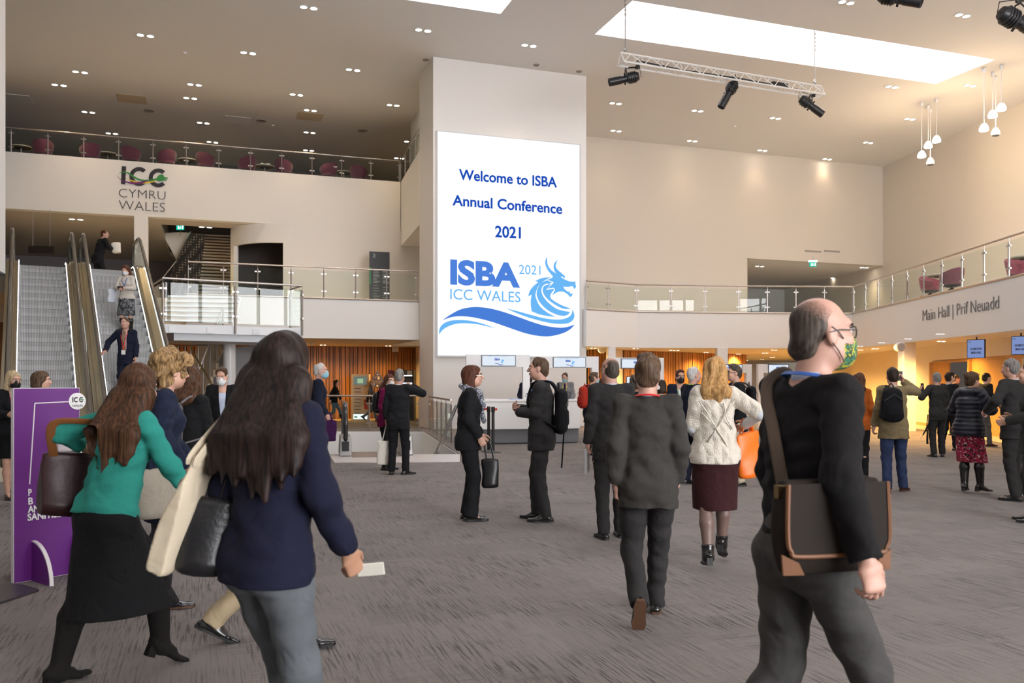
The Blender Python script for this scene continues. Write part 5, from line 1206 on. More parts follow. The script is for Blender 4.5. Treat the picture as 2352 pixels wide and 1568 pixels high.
# ------------------------------------------------------------------ people: smooth signed-distance bodies turned into one mesh each
class SDF:
    def __init__(s, lo, hi, vox):
        s.lo = np.array(lo, float); s.vox = vox; s.n = np.ceil((np.array(hi) - s.lo) / vox).astype(int) + 1
        s.F = np.full(s.n, .2, np.float32)
        s.ax = [(s.lo[i] + np.arange(s.n[i]) * vox).astype(np.float32) for i in range(3)]
    def sl(s, lo, hi):
        a = np.maximum(0, np.floor((np.array(lo) - s.lo) / s.vox).astype(int)); b = np.minimum(s.n, np.ceil((np.array(hi) - s.lo) / s.vox).astype(int) + 1)
        if (b <= a).any(): return None
        return tuple(slice(a[i], b[i]) for i in range(3))
    def grid(s, q): return s.ax[0][q[0]][:, None, None], s.ax[1][q[1]][None, :, None], s.ax[2][q[2]][None, None, :]
    def cap(s, a, b, ra, rb, side=None, k=.02, sub=False):
        """tapered capsule; ra/rb scalar, or (side radius, depth radius) with `side` the width axis"""
        a = np.array(a, float); b = np.array(b, float)
        el = side is not None
        A = ra if el else (ra, ra); B = rb if el else (rb, rb)
        mx = max(max(A), max(B)); pad = mx + k + 2 * s.vox
        q = s.sl(np.minimum(a, b) - pad, np.maximum(a, b) + pad)
        if q is None: return s
        X, Y, Z = s.grid(q); ab = b - a; L2 = float(ab @ ab)
        x, y, z = X - a[0], Y - a[1], Z - a[2]
        t = np.clip((x * ab[0] + y * ab[1] + z * ab[2]) / L2, 0, 1) if L2 > 1e-9 else np.zeros_like(x + y + z)
        qx, qy, qz = x - t * ab[0], y - t * ab[1], z - t * ab[2]
        if not el: d = np.sqrt(qx * qx + qy * qy + qz * qz) - (A[0] + t * (B[0] - A[0]))
        else:
            u = ab / math.sqrt(L2) if L2 > 1e-9 else np.array([0, 0, 1.]); sd = np.array(side, float); sd = sd - u * (sd @ u); sd /= np.linalg.norm(sd); fr = np.cross(u, sd)
            p = qx * sd[0] + qy * sd[1] + qz * sd[2]; f = qx * fr[0] + qy * fr[1] + qz * fr[2]; e = qx * u[0] + qy * u[1] + qz * u[2]
            rs = A[0] + t * (B[0] - A[0]); rf = A[1] + t * (B[1] - A[1]); rm = np.minimum(rs, rf)
            d = (np.sqrt((p / rs) ** 2 + (f / rf) ** 2 + (e / rm) ** 2) - 1) * rm
        s.mix(q, d, k, sub); return s
    def ell(s, c, r, M=None, k=.015, sub=False):
        c = np.array(c, float); r = np.array(r, float); pad = max(r) + k + 2 * s.vox; q = s.sl(c - pad, c + pad)
        if q is None: return s
        X, Y, Z = s.grid(q); x, y, z = X - c[0], Y - c[1], Z - c[2]
        if M is not None:
            m = np.array(M); x, y, z = (x * m[0][i] + y * m[1][i] + z * m[2][i] for i in range(3))
        g = np.sqrt((x / r[0]) ** 2 + (y / r[1]) ** 2 + (z / r[2]) ** 2); d = (g - 1) * min(r) * (.5 + .5 * 1) 
        s.mix(q, d, k, sub); return s
    def mix(s, q, d, k, sub):
        F = s.F[q]
        if sub:
            h = np.clip(.5 - .5 * (F + d) / k, 0, 1); s.F[q] = F * (1 - h) + -d * h + k * h * (1 - h)
        else:
            h = np.clip(.5 + .5 * (F - d) / k, 0, 1); s.F[q] = F * (1 - h) + d * h - k * h * (1 - h)
    def cut(s, p, n):
        X, Y, Z = s.grid((slice(None),) * 3); n = np.array(n, float); n /= np.linalg.norm(n)
        s.F = np.maximum(s.F, ((X - p[0]) * n[0] + (Y - p[1]) * n[1] + (Z - p[2]) * n[2]).astype(np.float32)); return s
    def union(s, o, k=.01):
        h = np.clip(.5 + .5 * (s.F - o.F) / k, 0, 1); s.F = s.F * (1 - h) + o.F * h - k * h * (1 - h); return s
    def like(s):
        o = SDF.__new__(SDF); o.lo, o.vox, o.n, o.ax = s.lo, s.vox, s.n, s.ax; o.F = np.full(s.n, .2, np.float32); return o
    def ripple(s, amp, f, seed=0, zf=None):
        X, Y, Z = s.grid((slice(None),) * 3); r = np.random.RandomState(seed); zf = f if zf is None else zf
        N = 0
        for i in range(4):
            a = r.uniform(-1, 1, 3); a /= np.linalg.norm(a); ph = r.uniform(0, 6.28); b = r.uniform(-1, 1, 3); g = r.uniform(.7, 1.6)
            N = N + np.sin(f * g * (X * a[0] + Y * a[1]) + zf * g * Z * a[2] + ph + 1.3 * np.sin(f * .5 * (X * b[0] + Y * b[1]) + zf * .5 * Z * b[2] + ph))
        s.F = (s.F + amp * N / 2.0).astype(np.float32); return s
    def mesh(s):
        F = s.F; S_ = F < 0; nx, ny, nz = F.shape
        c = np.zeros((nx - 1, ny - 1, nz - 1), np.int8); off = [(i, j, k) for i in (0, 1) for j in (0, 1) for k in (0, 1)]
        for i, j, k in off: c += S_[i:nx - 1 + i, j:ny - 1 + j, k:nz - 1 + k]
        act = (c > 0) & (c < 8); I, J, K = np.nonzero(act)
        if len(I) == 0: return None
        idx = np.full(act.shape, -1, np.int32); idx[act] = np.arange(len(I))
        v = {o: F[I + o[0], J + o[1], K + o[2]] for o in off}; pos = np.zeros((len(I), 3)); cnt = np.zeros(len(I))
        for o in off:
            for a in range(3):
                if o[a]: continue
                p = list(o); p[a] = 1; p = tuple(p); va, vb = v[o], v[p]; m = (va < 0) != (vb < 0)
                t = np.where(m, va / np.where(m, va - vb, 1), 0); q = np.tile(np.array(o, float), (len(I), 1)); q[:, a] = t
                pos += q * m[:, None]; cnt += m
        pos = pos / cnt[:, None] + np.stack([I, J, K], 1); pos = pos * s.vox + s.lo
        quads = []
        for a in range(3):
            b, d = (a + 1) % 3, (a + 2) % 3
            sl0 = [slice(None)] * 3; sl1 = [slice(None)] * 3; sl0[a] = slice(0, -1); sl1[a] = slice(1, None)
            A, B = S_[tuple(sl0)], S_[tuple(sl1)]; cr = np.array(np.nonzero(A != B)).T
            cr = cr[(cr[:, b] > 0) & (cr[:, d] > 0) & (cr[:, b] < F.shape[b] - 1) & (cr[:, d] < F.shape[d] - 1)]
            fl = A[cr[:, 0], cr[:, 1], cr[:, 2]]
            def at(db, dd_):
                t = cr.copy(); t[:, b] += db; t[:, d] += dd_; return idx[t[:, 0], t[:, 1], t[:, 2]]
            q = np.stack([at(-1, -1), at(0, -1), at(0, 0), at(-1, 0)], 1); q[~fl] = q[~fl][:, ::-1]
            quads.append(q)
        return pos, np.concatenate(quads)
def np_mesh(name, pos, quads):
    me = bpy.data.meshes.new(name); n, m = len(pos), len(quads)
    me.vertices.add(n); me.vertices.foreach_set('co', pos.astype(np.float32).ravel())
    me.loops.add(4 * m); me.polygons.add(m)
    me.polygons.foreach_set('loop_start', np.arange(0, 4 * m, 4, dtype=np.int32)); me.loops.foreach_set('vertex_index', quads.astype(np.int32).ravel())
    me.polygons.foreach_set('use_smooth', np.ones(m, bool)); me.update(calc_edges=True); me.validate(); return me

SKINS = {'fair': (.62, .36, .26), 'pink': (.53, .30, .23), 'tan': (.40, .21, .13)}
def skin(k): return mat('skin_' + k, SKINS[k], .5, var=.08, vscale=9, bump=.03, bscale=120)
def cloth(name, col, **k):
    k.setdefault('rough', .85); k.setdefault('bump', .15); k.setdefault('bscale', 260); k.setdefault('sheen', .02); k.setdefault('fold', .5); m = mat(name, col, **k); m.node_tree.nodes['Principled BSDF'].inputs['Specular IOR Level'].default_value = .12; return m
def hair_mat(name, c0, c1, fine=1.0):
    if name in MATS: return MATS[name]
    m, nt, b, L = nodes(name); tc = nt.nodes.new('ShaderNodeTexCoord'); mp = nt.nodes.new('ShaderNodeMapping'); mp.inputs['Scale'].default_value = (90 * fine, 90 * fine, 5); L(tc.outputs['Object'], mp.inputs[0])
    n = nt.nodes.new('ShaderNodeTexNoise'); n.inputs['Scale'].default_value = 1; n.inputs['Detail'].default_value = 5; L(mp.outputs[0], n.inputs[0])
    r = nt.nodes.new('ShaderNodeValToRGB'); L(n.outputs[0], r.inputs[0]); e = r.color_ramp.elements; e[0].position = .35; e[0].color = (*c0, 1); e[1].position = .7; e[1].color = (*c1, 1)
    L(r.outputs[0], b.inputs['Base Color']); b.inputs['Roughness'].default_value = .5; b.inputs['Specular IOR Level'].default_value = .18
    bp = nt.nodes.new('ShaderNodeBump'); bp.inputs['Strength'].default_value = .5; bp.inputs['Distance'].default_value = .006; L(n.outputs[0], bp.inputs['Height']); L(bp.outputs[0], b.inputs['Normal'])
    MATS[name] = m; return m
HAIR = {'black': ((.006, .004, .004), (.035, .020, .016)), 'brown': ((.028, .013, .007), (.11, .050, .024)), 'dark': ((.012, .008, .006), (.05, .03, .02)), 'auburn': ((.04, .014, .008), (.15, .055, .030)), 'grey': ((.10, .095, .09), (.34, .32, .30)), 'white': ((.34, .33, .31), (.66, .64, .61)),
        'blonde': ((.28, .14, .045), (.62, .38, .16)), 'ash': ((.34, .25, .14), (.70, .56, .36)), 'curly': ((.10, .055, .022), (.46, .29, .13)), 'mid': ((.045, .026, .015), (.15, .095, .06)), 'greybrown': ((.035, .027, .021), (.115, .092, .076))}
def unit(v): v = np.array(v, float); return v / np.linalg.norm(v)
def ik(a, b, l1, l2, pole):
    a, b = np.array(a, float), np.array(b, float); d = b - a; L = np.linalg.norm(d)
    if L > (l1 + l2) * .998: b = a + d / L * (l1 + l2) * .998; d = b - a; L = np.linalg.norm(d)
    u = d / L; x = (l1 * l1 - l2 * l2 + L * L) / (2 * L); h = math.sqrt(max(0, l1 * l1 - x * x))
    p = np.array(pole, float); p = p - u * (p @ u); p /= np.linalg.norm(p); return a + u * x + p * h, b
def rot(ax, deg):
    return np.array(Matrix.Rotation(math.radians(deg), 3, ax))
class Person:
    def __init__(s, label, px, d, h=1.75, hd=0, z=0.0, sex='m', fat=1.0, lean=3, side=0, twist=0, head=(0, 0), headtilt=0, R=None, L=None, fR=None, fL=None, top=None, bottom=None, shoes=None, hair=None, skin_='fair', face=False, extras=(), handR=None, handL=None, pos=None, pelvis=0.0, vx=1.0, sleeve=1.0, bare=0, neck=1.0):
        s.sex, s.fat = sex, fat; s.d = d; s.kl = h / 1.75
        p = pos if pos is not None else W(px, 0, d); s.base = Vector((p.x, p.y, z))
        a = math.radians(hd); fwd = RIGHT * math.sin(a) + FWD * math.cos(a); rgt = RIGHT * math.cos(a) - FWD * math.sin(a)
        s.M = np.array([[rgt.x, fwd.x, 0], [rgt.y, fwd.y, 0], [0, 0, 1.0]])
        s.e = empty('person', s.base, label, 'person'); s.skin = skin(skin_)
        s.vb = max(.0056, min(.0105, .0008 * d)) * vx; s.vc = max(.0072, min(.0145, .0011 * d)) * vx; s.vh = max(.0065, min(.0125, .00095 * d)) * vx
        m = sex == 'm'; s.sw = .168 if m else .150; s.hw = .086 if m else .088
        # spine
        P0 = np.array([0, 0, .955 + pelvis]); t = rot('X', -lean) @ rot('Y', side) @ np.array([0, 0, 1.0])
        # legs first: drop the pelvis so both feet reach
        fR = fR or (.0, .02, 0, 0); fL = fL or (.0, -.02, 0, 0); s.feet = []
        dz = 0
        for f, sg in ((fR, 1), (fL, -1)):
            hx = sg * s.hw; ax, ay, az = sg * (s.hw + .01) + f[0], f[1], .085 + f[2]
            hyp = .8455; dxy = math.hypot(ax - hx, ay); top_ = az + math.sqrt(max(.05, hyp * hyp - dxy * dxy)); dz = max(dz, (P0[2] - .03) - top_)
        P0[2] -= dz; s.P0 = P0
        s.hip = {}; s.knee = {}; s.ank = {}; s.ft = {}
        for f, sg in ((fR, 1), (fL, -1)):
            hp = P0 + np.array([sg * s.hw, 0, -.03]); an = np.array([sg * (s.hw + .01) + f[0], f[1], .085 + f[2]])
            tw = f[4] if len(f) > 4 else 8
            s.knee[sg], s.ank[sg] = ik(hp, an, .435, .412, (sg * .12, 1, .0)); s.hip[sg] = hp; s.ft[sg] = (f[3] if len(f) > 3 else 0, tw)
        s.t = t; s.P1 = P0 + t * .16; s.P2 = P0 + t * .36; s.P3 = P0 + t * .525
        tw = rot('Z', twist); s.tw = tw; s.X = tw @ np.array([1.0, 0, 0]); s.Y = tw @ np.array([0, 1.0, 0]); s.Xp = np.array([1.0, 0, 0])
        s.sh = {1: P0 + t * .495 + s.X * s.sw, -1: P0 + t * .495 - s.X * s.sw}
        # head
        yaw, pitch = head; s.HM = rot('Z', -yaw) @ rot('Y', headtilt) @ rot('X', -pitch)
        nk = unit(t * .6 + np.array([0, .02, .4]) + s.HM[:, 1] * .12); s.H = s.P3 + nk * .165 * neck + s.HM[:, 1] * .015
        s.nk = nk
        s.wr = {}; s.el = {}
        for w, sg in ((R, 1), (L, -1)):
            w = w or (.045, .03, -.535); tgt = s.sh[sg] + tw @ np.array([sg * w[0], w[1], w[2]]); pole = w[3] if len(w) > 3 else (.2, -1, -.15)
            s.el[sg], s.wr[sg] = ik(s.sh[sg], tgt, .285, .255, tw @ np.array([sg * pole[0], pole[1], pole[2]]))
        s.hand = {1: handR or {}, -1: handL or {}}
        s.lo = np.array([-.75, -.75, -.02]); s.hi = np.array([.75, .8, 1.95])
        pts = np.array([s.H + [0, 0, .14], s.H + [.12, .13, 0], s.H - [.12, .13, 0]] + [x for dct in (s.hip, s.knee, s.ank, s.wr, s.el, s.sh) for x in dct.values()])
        s.lo = pts.min(0) - [.30, .30, .12]; s.hi = pts.max(0) + [.30, .34, .10]; s.lo[2] = min(s.lo[2], -.03)
        s.lk = .84 if (bottom or {}).get('kind') == 'trousers' else .93; s.body(bare); s.face_on = face
        if hair: s.do_hair(*hair)
        if top: s.do_top(**top)
        if bottom: s.do_bottom(**bottom)
        if shoes: s.do_shoes(**shoes)
        if face: s.do_face(face if isinstance(face, dict) else {})
        for x in extras: getattr(s, 'x_' + x[0])(*x[1:])
    # -------- mapping
    def w(s, p):
        q = s.M @ (np.array(p) * s.kl); return Vector((s.base.x + q[0], s.base.y + q[1], s.base.z + q[2]))
    def hp(s, x, y, z): return s.H + s.HM @ np.array([x, y, z])
    def new(s, vox, lo=None, hi=None): return SDF(s.lo if lo is None else lo, s.hi if hi is None else hi, vox)
    def put(s, name, g, m, parent=None):
        r = g.mesh()
        if r is None: return None
        pos, q = r; pos = (pos * s.kl) @ s.M.T
        me = np_mesh(name, pos, q); me.materials.append(m); o = bpy.data.objects.new(name, me); COL.objects.link(o); o.parent = parent or s.e; return o
    def putmb(s, name, mb, m, smooth=False, parent=None):
        """mesh builder whose points are in the figure's own frame"""
        v = (np.array(mb.v) * s.kl) @ s.M.T; mb.v = [tuple(x) for x in v]
        o = mb.build(name, m, None, smooth); o.parent = parent or s.e; return o
    # -------- body
    def body(s, bare):
        g = s.new(s.vb); f = s.fat; m = s.sex == 'm'; X = s.Xp
        g.cap(s.P0 - s.t * .03, s.P1, (.140 * f, .090 * f), (.118 * f, .085 * f), X, .03).cap(s.P1, s.P2, (.118 * f, .085 * f), (.140, .100), s.X, .03).cap(s.P2, s.P0 + s.t * .46, (.140, .10), (.12, .08), s.X, .03)
        for sg in (1, -1):
            g.cap(s.P0 + s.t * .475, s.sh[sg] - s.X * sg * .02, .060, .050, k=.04)
            g.cap(s.sh[sg] - s.X * sg * .02, s.el[sg], .046, .036, k=.02).cap(s.el[sg], s.wr[sg], .036, .025, k=.012)
            s.do_hand(g, sg)
            r0, r1, r2 = [q * s.lk for q in ((.076, .050, .036) if m else (.082, .052, .034))]; kk = .03 if s.lk > .9 else .008
            g.cap(s.hip[sg], s.knee[sg], r0, r1, k=kk)
            kn, an = s.knee[sg], s.ank[sg]; mid = kn + (an - kn) * .33; back = np.cross(unit(an - kn), np.array([1.0, 0, 0]))
            back = back if back[1] < 0 else -back
            g.cap(kn, mid + back * .014, r1 - .002, r1 + .004, k=min(kk, .02)).cap(mid + back * .014, an, r1 + .003, r2, k=min(kk, .02))
            a, u, sd = s.foot_axes(sg); g.cap(an + np.array([0, 0, -.02]), a + u * .09 + np.cross(s.foot_axes(sg)[2], u) * .028, .024, .018, k=.02)
        # neck and head
        n0 = s.P0 + s.t * .47; g.cap(n0, s.hp(0, -.02, -.06), .062 if m else .052, .056 if m else .047, k=.03)
        HM = s.HM
        E = lambda c, r, k=.02, sub=False: g.ell(s.hp(*c), r, HM, k, sub)
        E((0, -.012, .035), (.075, .096, .088)); E((0, .030, -.030), (.060, .066, .080), .03); E((0, .052, -.082), (.034 if m else .028, .034, .030), .03)
        E((.040, .020, -.060), (.026, .045, .035), .03); E((-.040, .020, -.060), (.026, .045, .035), .03)
        E((0, .080, .038), (.052, .014, .014), .02)                                     # brow
        for sx in (1, -1):
            E((sx * .032, .100, .008), (.019, .018, .013), .010, True)                  # eye sockets
            E((sx * .040, .072, -.022), (.022, .022, .022), .02)                         # cheeks
            E((sx * .032, .080, .008), (.0125, .0125, .0125), .004)
            c = s.hp(sx * .076, -.008, -.004); g.ell(c, (.009, .020, .031), s.HM, .008); g.ell(s.hp(sx * .078, -.006, -.026), (.007, .012, .013), s.HM, .006)
            E((sx * .088, -.003, .002), (.008, .010, .016), .005, True)
        g.cap(s.hp(0, .094, .022), s.hp(0, .118, -.022), .008, .014, k=.010)              # nose
        for sx in (1, -1): g.ell(s.hp(sx * .012, .108, -.026), (.009, .010, .008), s.HM, .006)
        E((0, .096, -.052), (.022, .010, .006), .006); E((0, .094, -.064), (.019, .010, .007), .006)
        E((0, .108, -.058), (.022, .006, .0025), .004, True)
        s.bodyo = s.put('body', g, s.skin)
    def do_hand(s, g, sg):
        o = s.hand[sg]; fa = unit(s.wr[sg] - s.el[sg]); dr = unit(np.array(o['dir'], float) * np.array([sg, 1, 1])) if 'dir' in o else fa
        pn = np.array(o.get('palm', (-1, 0, 0)), float) * np.array([sg, 1, 1]); pn = pn - dr * (pn @ dr); pn = unit(pn)   # palm faces this way
        sd = np.cross(dr, pn) * sg; cu = o.get('curl', .55)      # sd: towards the thumb
        if sd @ np.array(o.get('thumb', (0, 1, .2))) * 1 < 0: sd = -sd
        w = s.wr[sg]; kn = w + dr * .085
        g.cap(w, w + dr * .03, (.027, .019), (.034, .018), sd, .012)
        g.cap(w + dr * .03, kn, (.036, .016), (.040, .013), sd, .012)
        for i, (off, ln) in enumerate(((.030, .070), (.010, .078), (-.010, .073), (-.029, .058))):
            p = kn + sd * off - dr * (.004 * abs(i - 1)); c = cu * (1 + .12 * i); r = .0088 if s.vb < .008 else .0098
            a = 0
            for sgm, fr in ((0, .45), (1, .32), (2, .25)):
                a += c * (1.0, 1.15, .8)[sgm]; q = p + (dr * math.cos(a) + pn * math.sin(a)) * ln * fr
                g.cap(p, q, r, r * .92, k=.004); p = q; r *= .94
        b = w + dr * .025 + sd * .030; a1 = unit(dr * .62 + sd * .62 + pn * .35 * (1 + cu)); b1 = b + a1 * .042; b2 = b1 + unit(dr * .85 + sd * .12 + pn * .5 * cu) * .032
        g.cap(w + dr * .015 + sd * .012, b, .017, .0145, k=.01).cap(b, b1, .013, .0105, k=.006).cap(b1, b2, .0105, .009, k=.004)
    def palm(s, sg, f=.06, n=.035):
        o = s.hand[sg]; fa = unit(s.wr[sg] - s.el[sg]); dr = unit(np.array(o['dir'], float) * np.array([sg, 1, 1])) if 'dir' in o else fa
        pn = np.array(o.get('palm', (-1, 0, 0)), float) * np.array([sg, 1, 1]); pn = unit(pn - dr * (pn @ dr)); return s.wr[sg] + dr * (.085 + f - .06) + pn * n, dr, pn
    def foot_axes(s, sg):
        pitch, tw = s.ft[sg]; u = rot('Z', -tw * sg) @ np.array([0, math.cos(math.radians(pitch)), -math.sin(math.radians(pitch))]); up = rot('Z', -tw * sg) @ np.array([0, math.sin(math.radians(pitch)), math.cos(math.radians(pitch))])
        return s.ank[sg] - up * .075, u, np.cross(u, up)
    # -------- clothes
    def do_top(s, kind='jacket', m=None, hem=None, fat=None, open_=False, shirt=None, sleeve=None, ripple=.0045, collar=True, cuffs=None, hood=None, rows=0, flare=0, hemline=None, name=None, seed=1, vneck=False):
        f = fat or s.fat; ma = s.sex == 'm'; X, t, P0 = s.X, s.t, s.P0; jk = kind == 'jacket'; X0 = s.Xp
        th = {'jacket': .022, 'sweater': .016, 'coat': .028, 'puffer': .045, 'shirt': .010, 'tee': .010}[kind]
        hem = hem if hem is not None else {'jacket': -.17, 'sweater': -.06, 'coat': -.30, 'puffer': -.17, 'shirt': -.02, 'tee': -.05}[kind]
        g = s.new(s.vc); sl = 1.0 if sleeve is None else sleeve
        hipr = (.150 if ma else .160) * f; wr_ = (.128 if ma else .115) * f; cr = (.158 if ma else .142)
        if not jk and kind != 'puffer': wr_ *= 1.04
        g.cap(P0 + t * (hem - .10), P0 - t * .02, (hipr + th + .012 + flare, .104 * f + th + .012 + flare), (hipr + th, .105 * f + th), X0, .03)
        g.cap(P0 - t * .02, s.P1, (hipr + th, .102 * f + th), (wr_ + th + .008, .092 * f + th + .004), X0, .03)
        g.cap(s.P1, s.P2, (wr_ + th + .008, .092 * f + th + .004), (cr + th, .108 + th), X, .03)
        g.cap(s.P2, P0 + t * .44, (cr + th, .108 + th), (cr - .005, .088 + th * .6), X, .03)
        if not ma:
            for sx in (1, -1): g.ell(s.P2 + X * sx * .065 + s.Y * .085 - t * .02, (.060, .055, .062), None, .04)
        for sg in (1, -1): g.cap(P0 + t * .485 + X * sg * .05, s.sh[sg] - X * sg * .01 - t * .002, .060 + th * .3, .046 + th * (.9 if jk else .5), k=.04)
        if hem < -.03:
            for sx in (1, -1): g.ell(P0 + np.array([sx * .06, -.058, -.05]), (.085 + th, .080 + th * .5, .11 + th), None, .05)
        g.cut(P0 + t * hem, -t if hemline is None else -unit(hemline))
        if rows: 
            X_, Y_, Z_ = g.grid((slice(None),) * 3); g.F = (g.F - .010 * np.abs(np.sin(math.pi * Z_ / rows)) + .004).astype(np.float32)
        a = g.like()
        for sg in (1, -1):
            se, sw_ = ((.052, .040) if ma else (.048, .037)); e, w_ = s.el[sg], s.wr[sg]; b = s.sh[sg] - X * sg * .015
            if kind == 'tee' or sl < .55:
                q = b + (e - b) * (sl / .5 if sl < .55 else .8); g.cap(b, q, .060 + th, .052 + th, k=.03); continue
            one = g.like(); one.cap(b, e, .050 + th * .9, se - .002 + th * .55, k=.03)
            q = e + (w_ - e) * ((sl - .5) / .5 * (.98 if sl == 1.0 else 1)); one.cap(e, q + (q - e) * .15, se + th * .55, sw_ + th * (.5 if jk else .25), k=.02); one.cut(q, q - e) if sl > .5 else None
            if rows:
                ua = unit(w_ - b); X_, Y_, Z_ = g.grid((slice(None),) * 3); tt = (X_ - b[0]) * ua[0] + (Y_ - b[1]) * ua[1] + (Z_ - b[2]) * ua[2]; one.F = (one.F - .009 * np.abs(np.sin(math.pi * tt / rows)) + .004).astype(np.float32)
            a.F = np.minimum(a.F, one.F)
        g.union(a, .022)
        if ripple: g.ripple(ripple * .6, 16, seed, 26).ripple(ripple * .62, 34, seed + 5, 58)
        nb = P0 + t * .50
        g.cap(nb - s.Y * .006, s.hp(0, -.01, -.10), .066 if ma else .058, .050, k=.004, sub=True) if not hood else None
        if open_:                      # jacket open in front over a shirt
            nf = P0 + t * .53 + s.Y * .10; wf = P0 + t * (.02 if open_ != 'low' else -.2) + s.Y * .19
            g.cap(nf, wf, (.055, .12), (.03 if open_ != 'wide' else .055, .10), s.X, .008, True)
        elif vneck: g.cap(P0 + t * .55 + s.Y * .10, P0 + t * .36 + s.Y * .15, (.05, .06), (.012, .05), s.X, .006, True)
        if collar:
            r = .070 if ma else .062; c = g.like(); c.cap(nb + t * .005 - s.Y * .012, nb + s.nk * .042 - s.Y * .016, (r + .004, r * 1.02 + .004), (r - .004, r - .002), s.X, .01); c.cut(nb + s.nk * .052 - s.Y * .02, s.nk - s.Y * .25); c.cap(nb - t * .02, nb + s.nk * .09, (r - .013, r - .011), (r - .014, r - .012), s.X, .004, True)
            if open_: c.cap(nb + s.Y * .06 - t * .05, nb + s.Y * .10 + t * .08, .04, .05, k=.004, sub=True)
            g.union(c, .012)
        if hood:
            g.cap(s.P0 + t * .515 - s.Y * .085 - s.X * .08, s.P0 + t * .515 - s.Y * .085 + s.X * .08, .060, .060, k=.03).cap(s.P0 + t * .55 - s.Y * .02 - s.X * .07, s.P0 + t * .50 - s.Y * .09, .04, .05, k=.02).cap(s.P0 + t * .55 - s.Y * .02 + s.X * .07, s.P0 + t * .50 - s.Y * .09, .04, .05, k=.02)
        nm = name or {'jacket': 'jacket', 'sweater': 'sweater', 'coat': 'coat', 'puffer': 'padded_jacket', 'shirt': 'shirt', 'tee': 'top'}[kind]
        s.topo = s.put(nm, g, m)
        if shirt is not None:
            q = s.new(s.vc); q.cap(P0 - t * .02, s.P1, (hipr - .004, .103 * f), (wr_ - .002, .09 * f + .002), X0, .03).cap(s.P1, s.P2, (wr_ - .002, .092 * f), (cr + .004, .112), X, .03).cap(s.P2, P0 + t * .45, (cr + .004, .11), (.11, .082), X, .03)
            r = .062 if ma else .054
            q.cap(P0 + t * .46, nb + s.nk * .062, (r, r), (r - .004, r), s.X, .02); q.cut(nb + s.nk * .062 + s.Y * .0, s.nk * 1.0 - s.Y * .25)
            q.cap(nb + s.nk * .03, s.hp(0, -.01, -.06), r - .011, r - .012, k=.003, sub=True)
            s.put('shirt', q, shirt)
        if cuffs is not None:
            for sg in (1, -1):
                u = unit(s.wr[sg] - s.el[sg]); q = SDF(s.wr[sg] - .09, s.wr[sg] + .09, s.vc * .8); q.cap(s.wr[sg] - u * .03, s.wr[sg] + u * .004, .034, .034, k=.01); q.cut(s.wr[sg] + u * .012, u).cut(s.wr[sg] - u * .03, -u); s.put('cuff', q, cuffs)
    def do_bottom(s, kind='trousers', m=None, hem=None, fat=None, slim=1.0, ripple=.005, seed=3, flare=0):
        f = fat or s.fat; ma = s.sex == 'm'; t, P0, X = s.t, s.P0, s.Xp; g = s.new(s.vc)
        hr = (.150 if ma else .162) * f
        if kind in ('trousers', 'shorts'):
            g.cap(P0 + t * .085, P0 - t * .03, ((.128 if ma else .122) * f + .010, .096 * f + .008), (hr + .010, .108 * f + .008), X, .03)
            g.cut(P0 + t * .10, t)
            for sg in (1, -1):
                kn, an = s.knee[sg], s.ank[sg]; l = an + (an - kn) * .12; q = g.like()
                q.cap(s.hip[sg] + np.array([0, -.012, -.01]), kn, .102 * f ** .5, .068 * slim, k=.03)
                q.cap(kn, l, .068 * slim, (.062 + flare) * slim, k=.03); u = unit(an - kn); q.cut(an + u * (.035 if hem is None else hem), u)
                g.union(q, .02)
            g.ell(P0 + np.array([.06, -.065, -.055]), (.085, .075, .10), None, .04).ell(P0 + np.array([-.06, -.065, -.055]), (.085, .075, .10), None, .04)
            if ripple: g.ripple(ripple * .5, 15, seed, 30).ripple(ripple * .6, 30, seed + 5, 62)
        else:                                     # skirt
            hz = hem if hem is not None else .52
            kc = (s.knee[1] + s.knee[-1]) / 2; sp = abs(s.knee[1] - s.knee[-1]); top_ = P0 + t * .08
            k = (P0[2] - hz) / max(.05, (P0[2] - kc[2])); bc = P0 + (kc - P0) * min(1.15, k); bc = np.array([bc[0], bc[1], hz - .06])
            g.cap(top_, P0 - t * .05, (.125 * f, .098 * f), (hr + .012, .118 * f), X, .03).cap(P0 - t * .05, bc, (hr + .012, .118 * f), (.125 + sp[0] * .45 + flare, .090 + sp[1] * .62 + flare), X, .04)
            g.ell(P0 + np.array([.06, -.06, -.06]), (.085, .07, .10), None, .04).ell(P0 + np.array([-.06, -.06, -.06]), (.085, .07, .10), None, .04)
            g.cut((0, 0, hz), (0, 0, -1)).cut(P0 + t * .10, t)
            if ripple: g.ripple(ripple * .7, 14, seed, 10)
        s.put('trousers' if kind == 'trousers' else 'skirt', g, m)
    def tights(s, m, name='tights'):
        g = s.new(s.vc)
        for sg in (1, -1):
            kn, an = s.knee[sg], s.ank[sg]; mid = kn + (an - kn) * .33 + np.array([0, -.014, 0]); g.cap(s.hip[sg], kn, .086, .056, k=.03).cap(kn, mid, .055, .059, k=.02).cap(mid, an, .059, .039, k=.02)
        s.put(name, g, m)
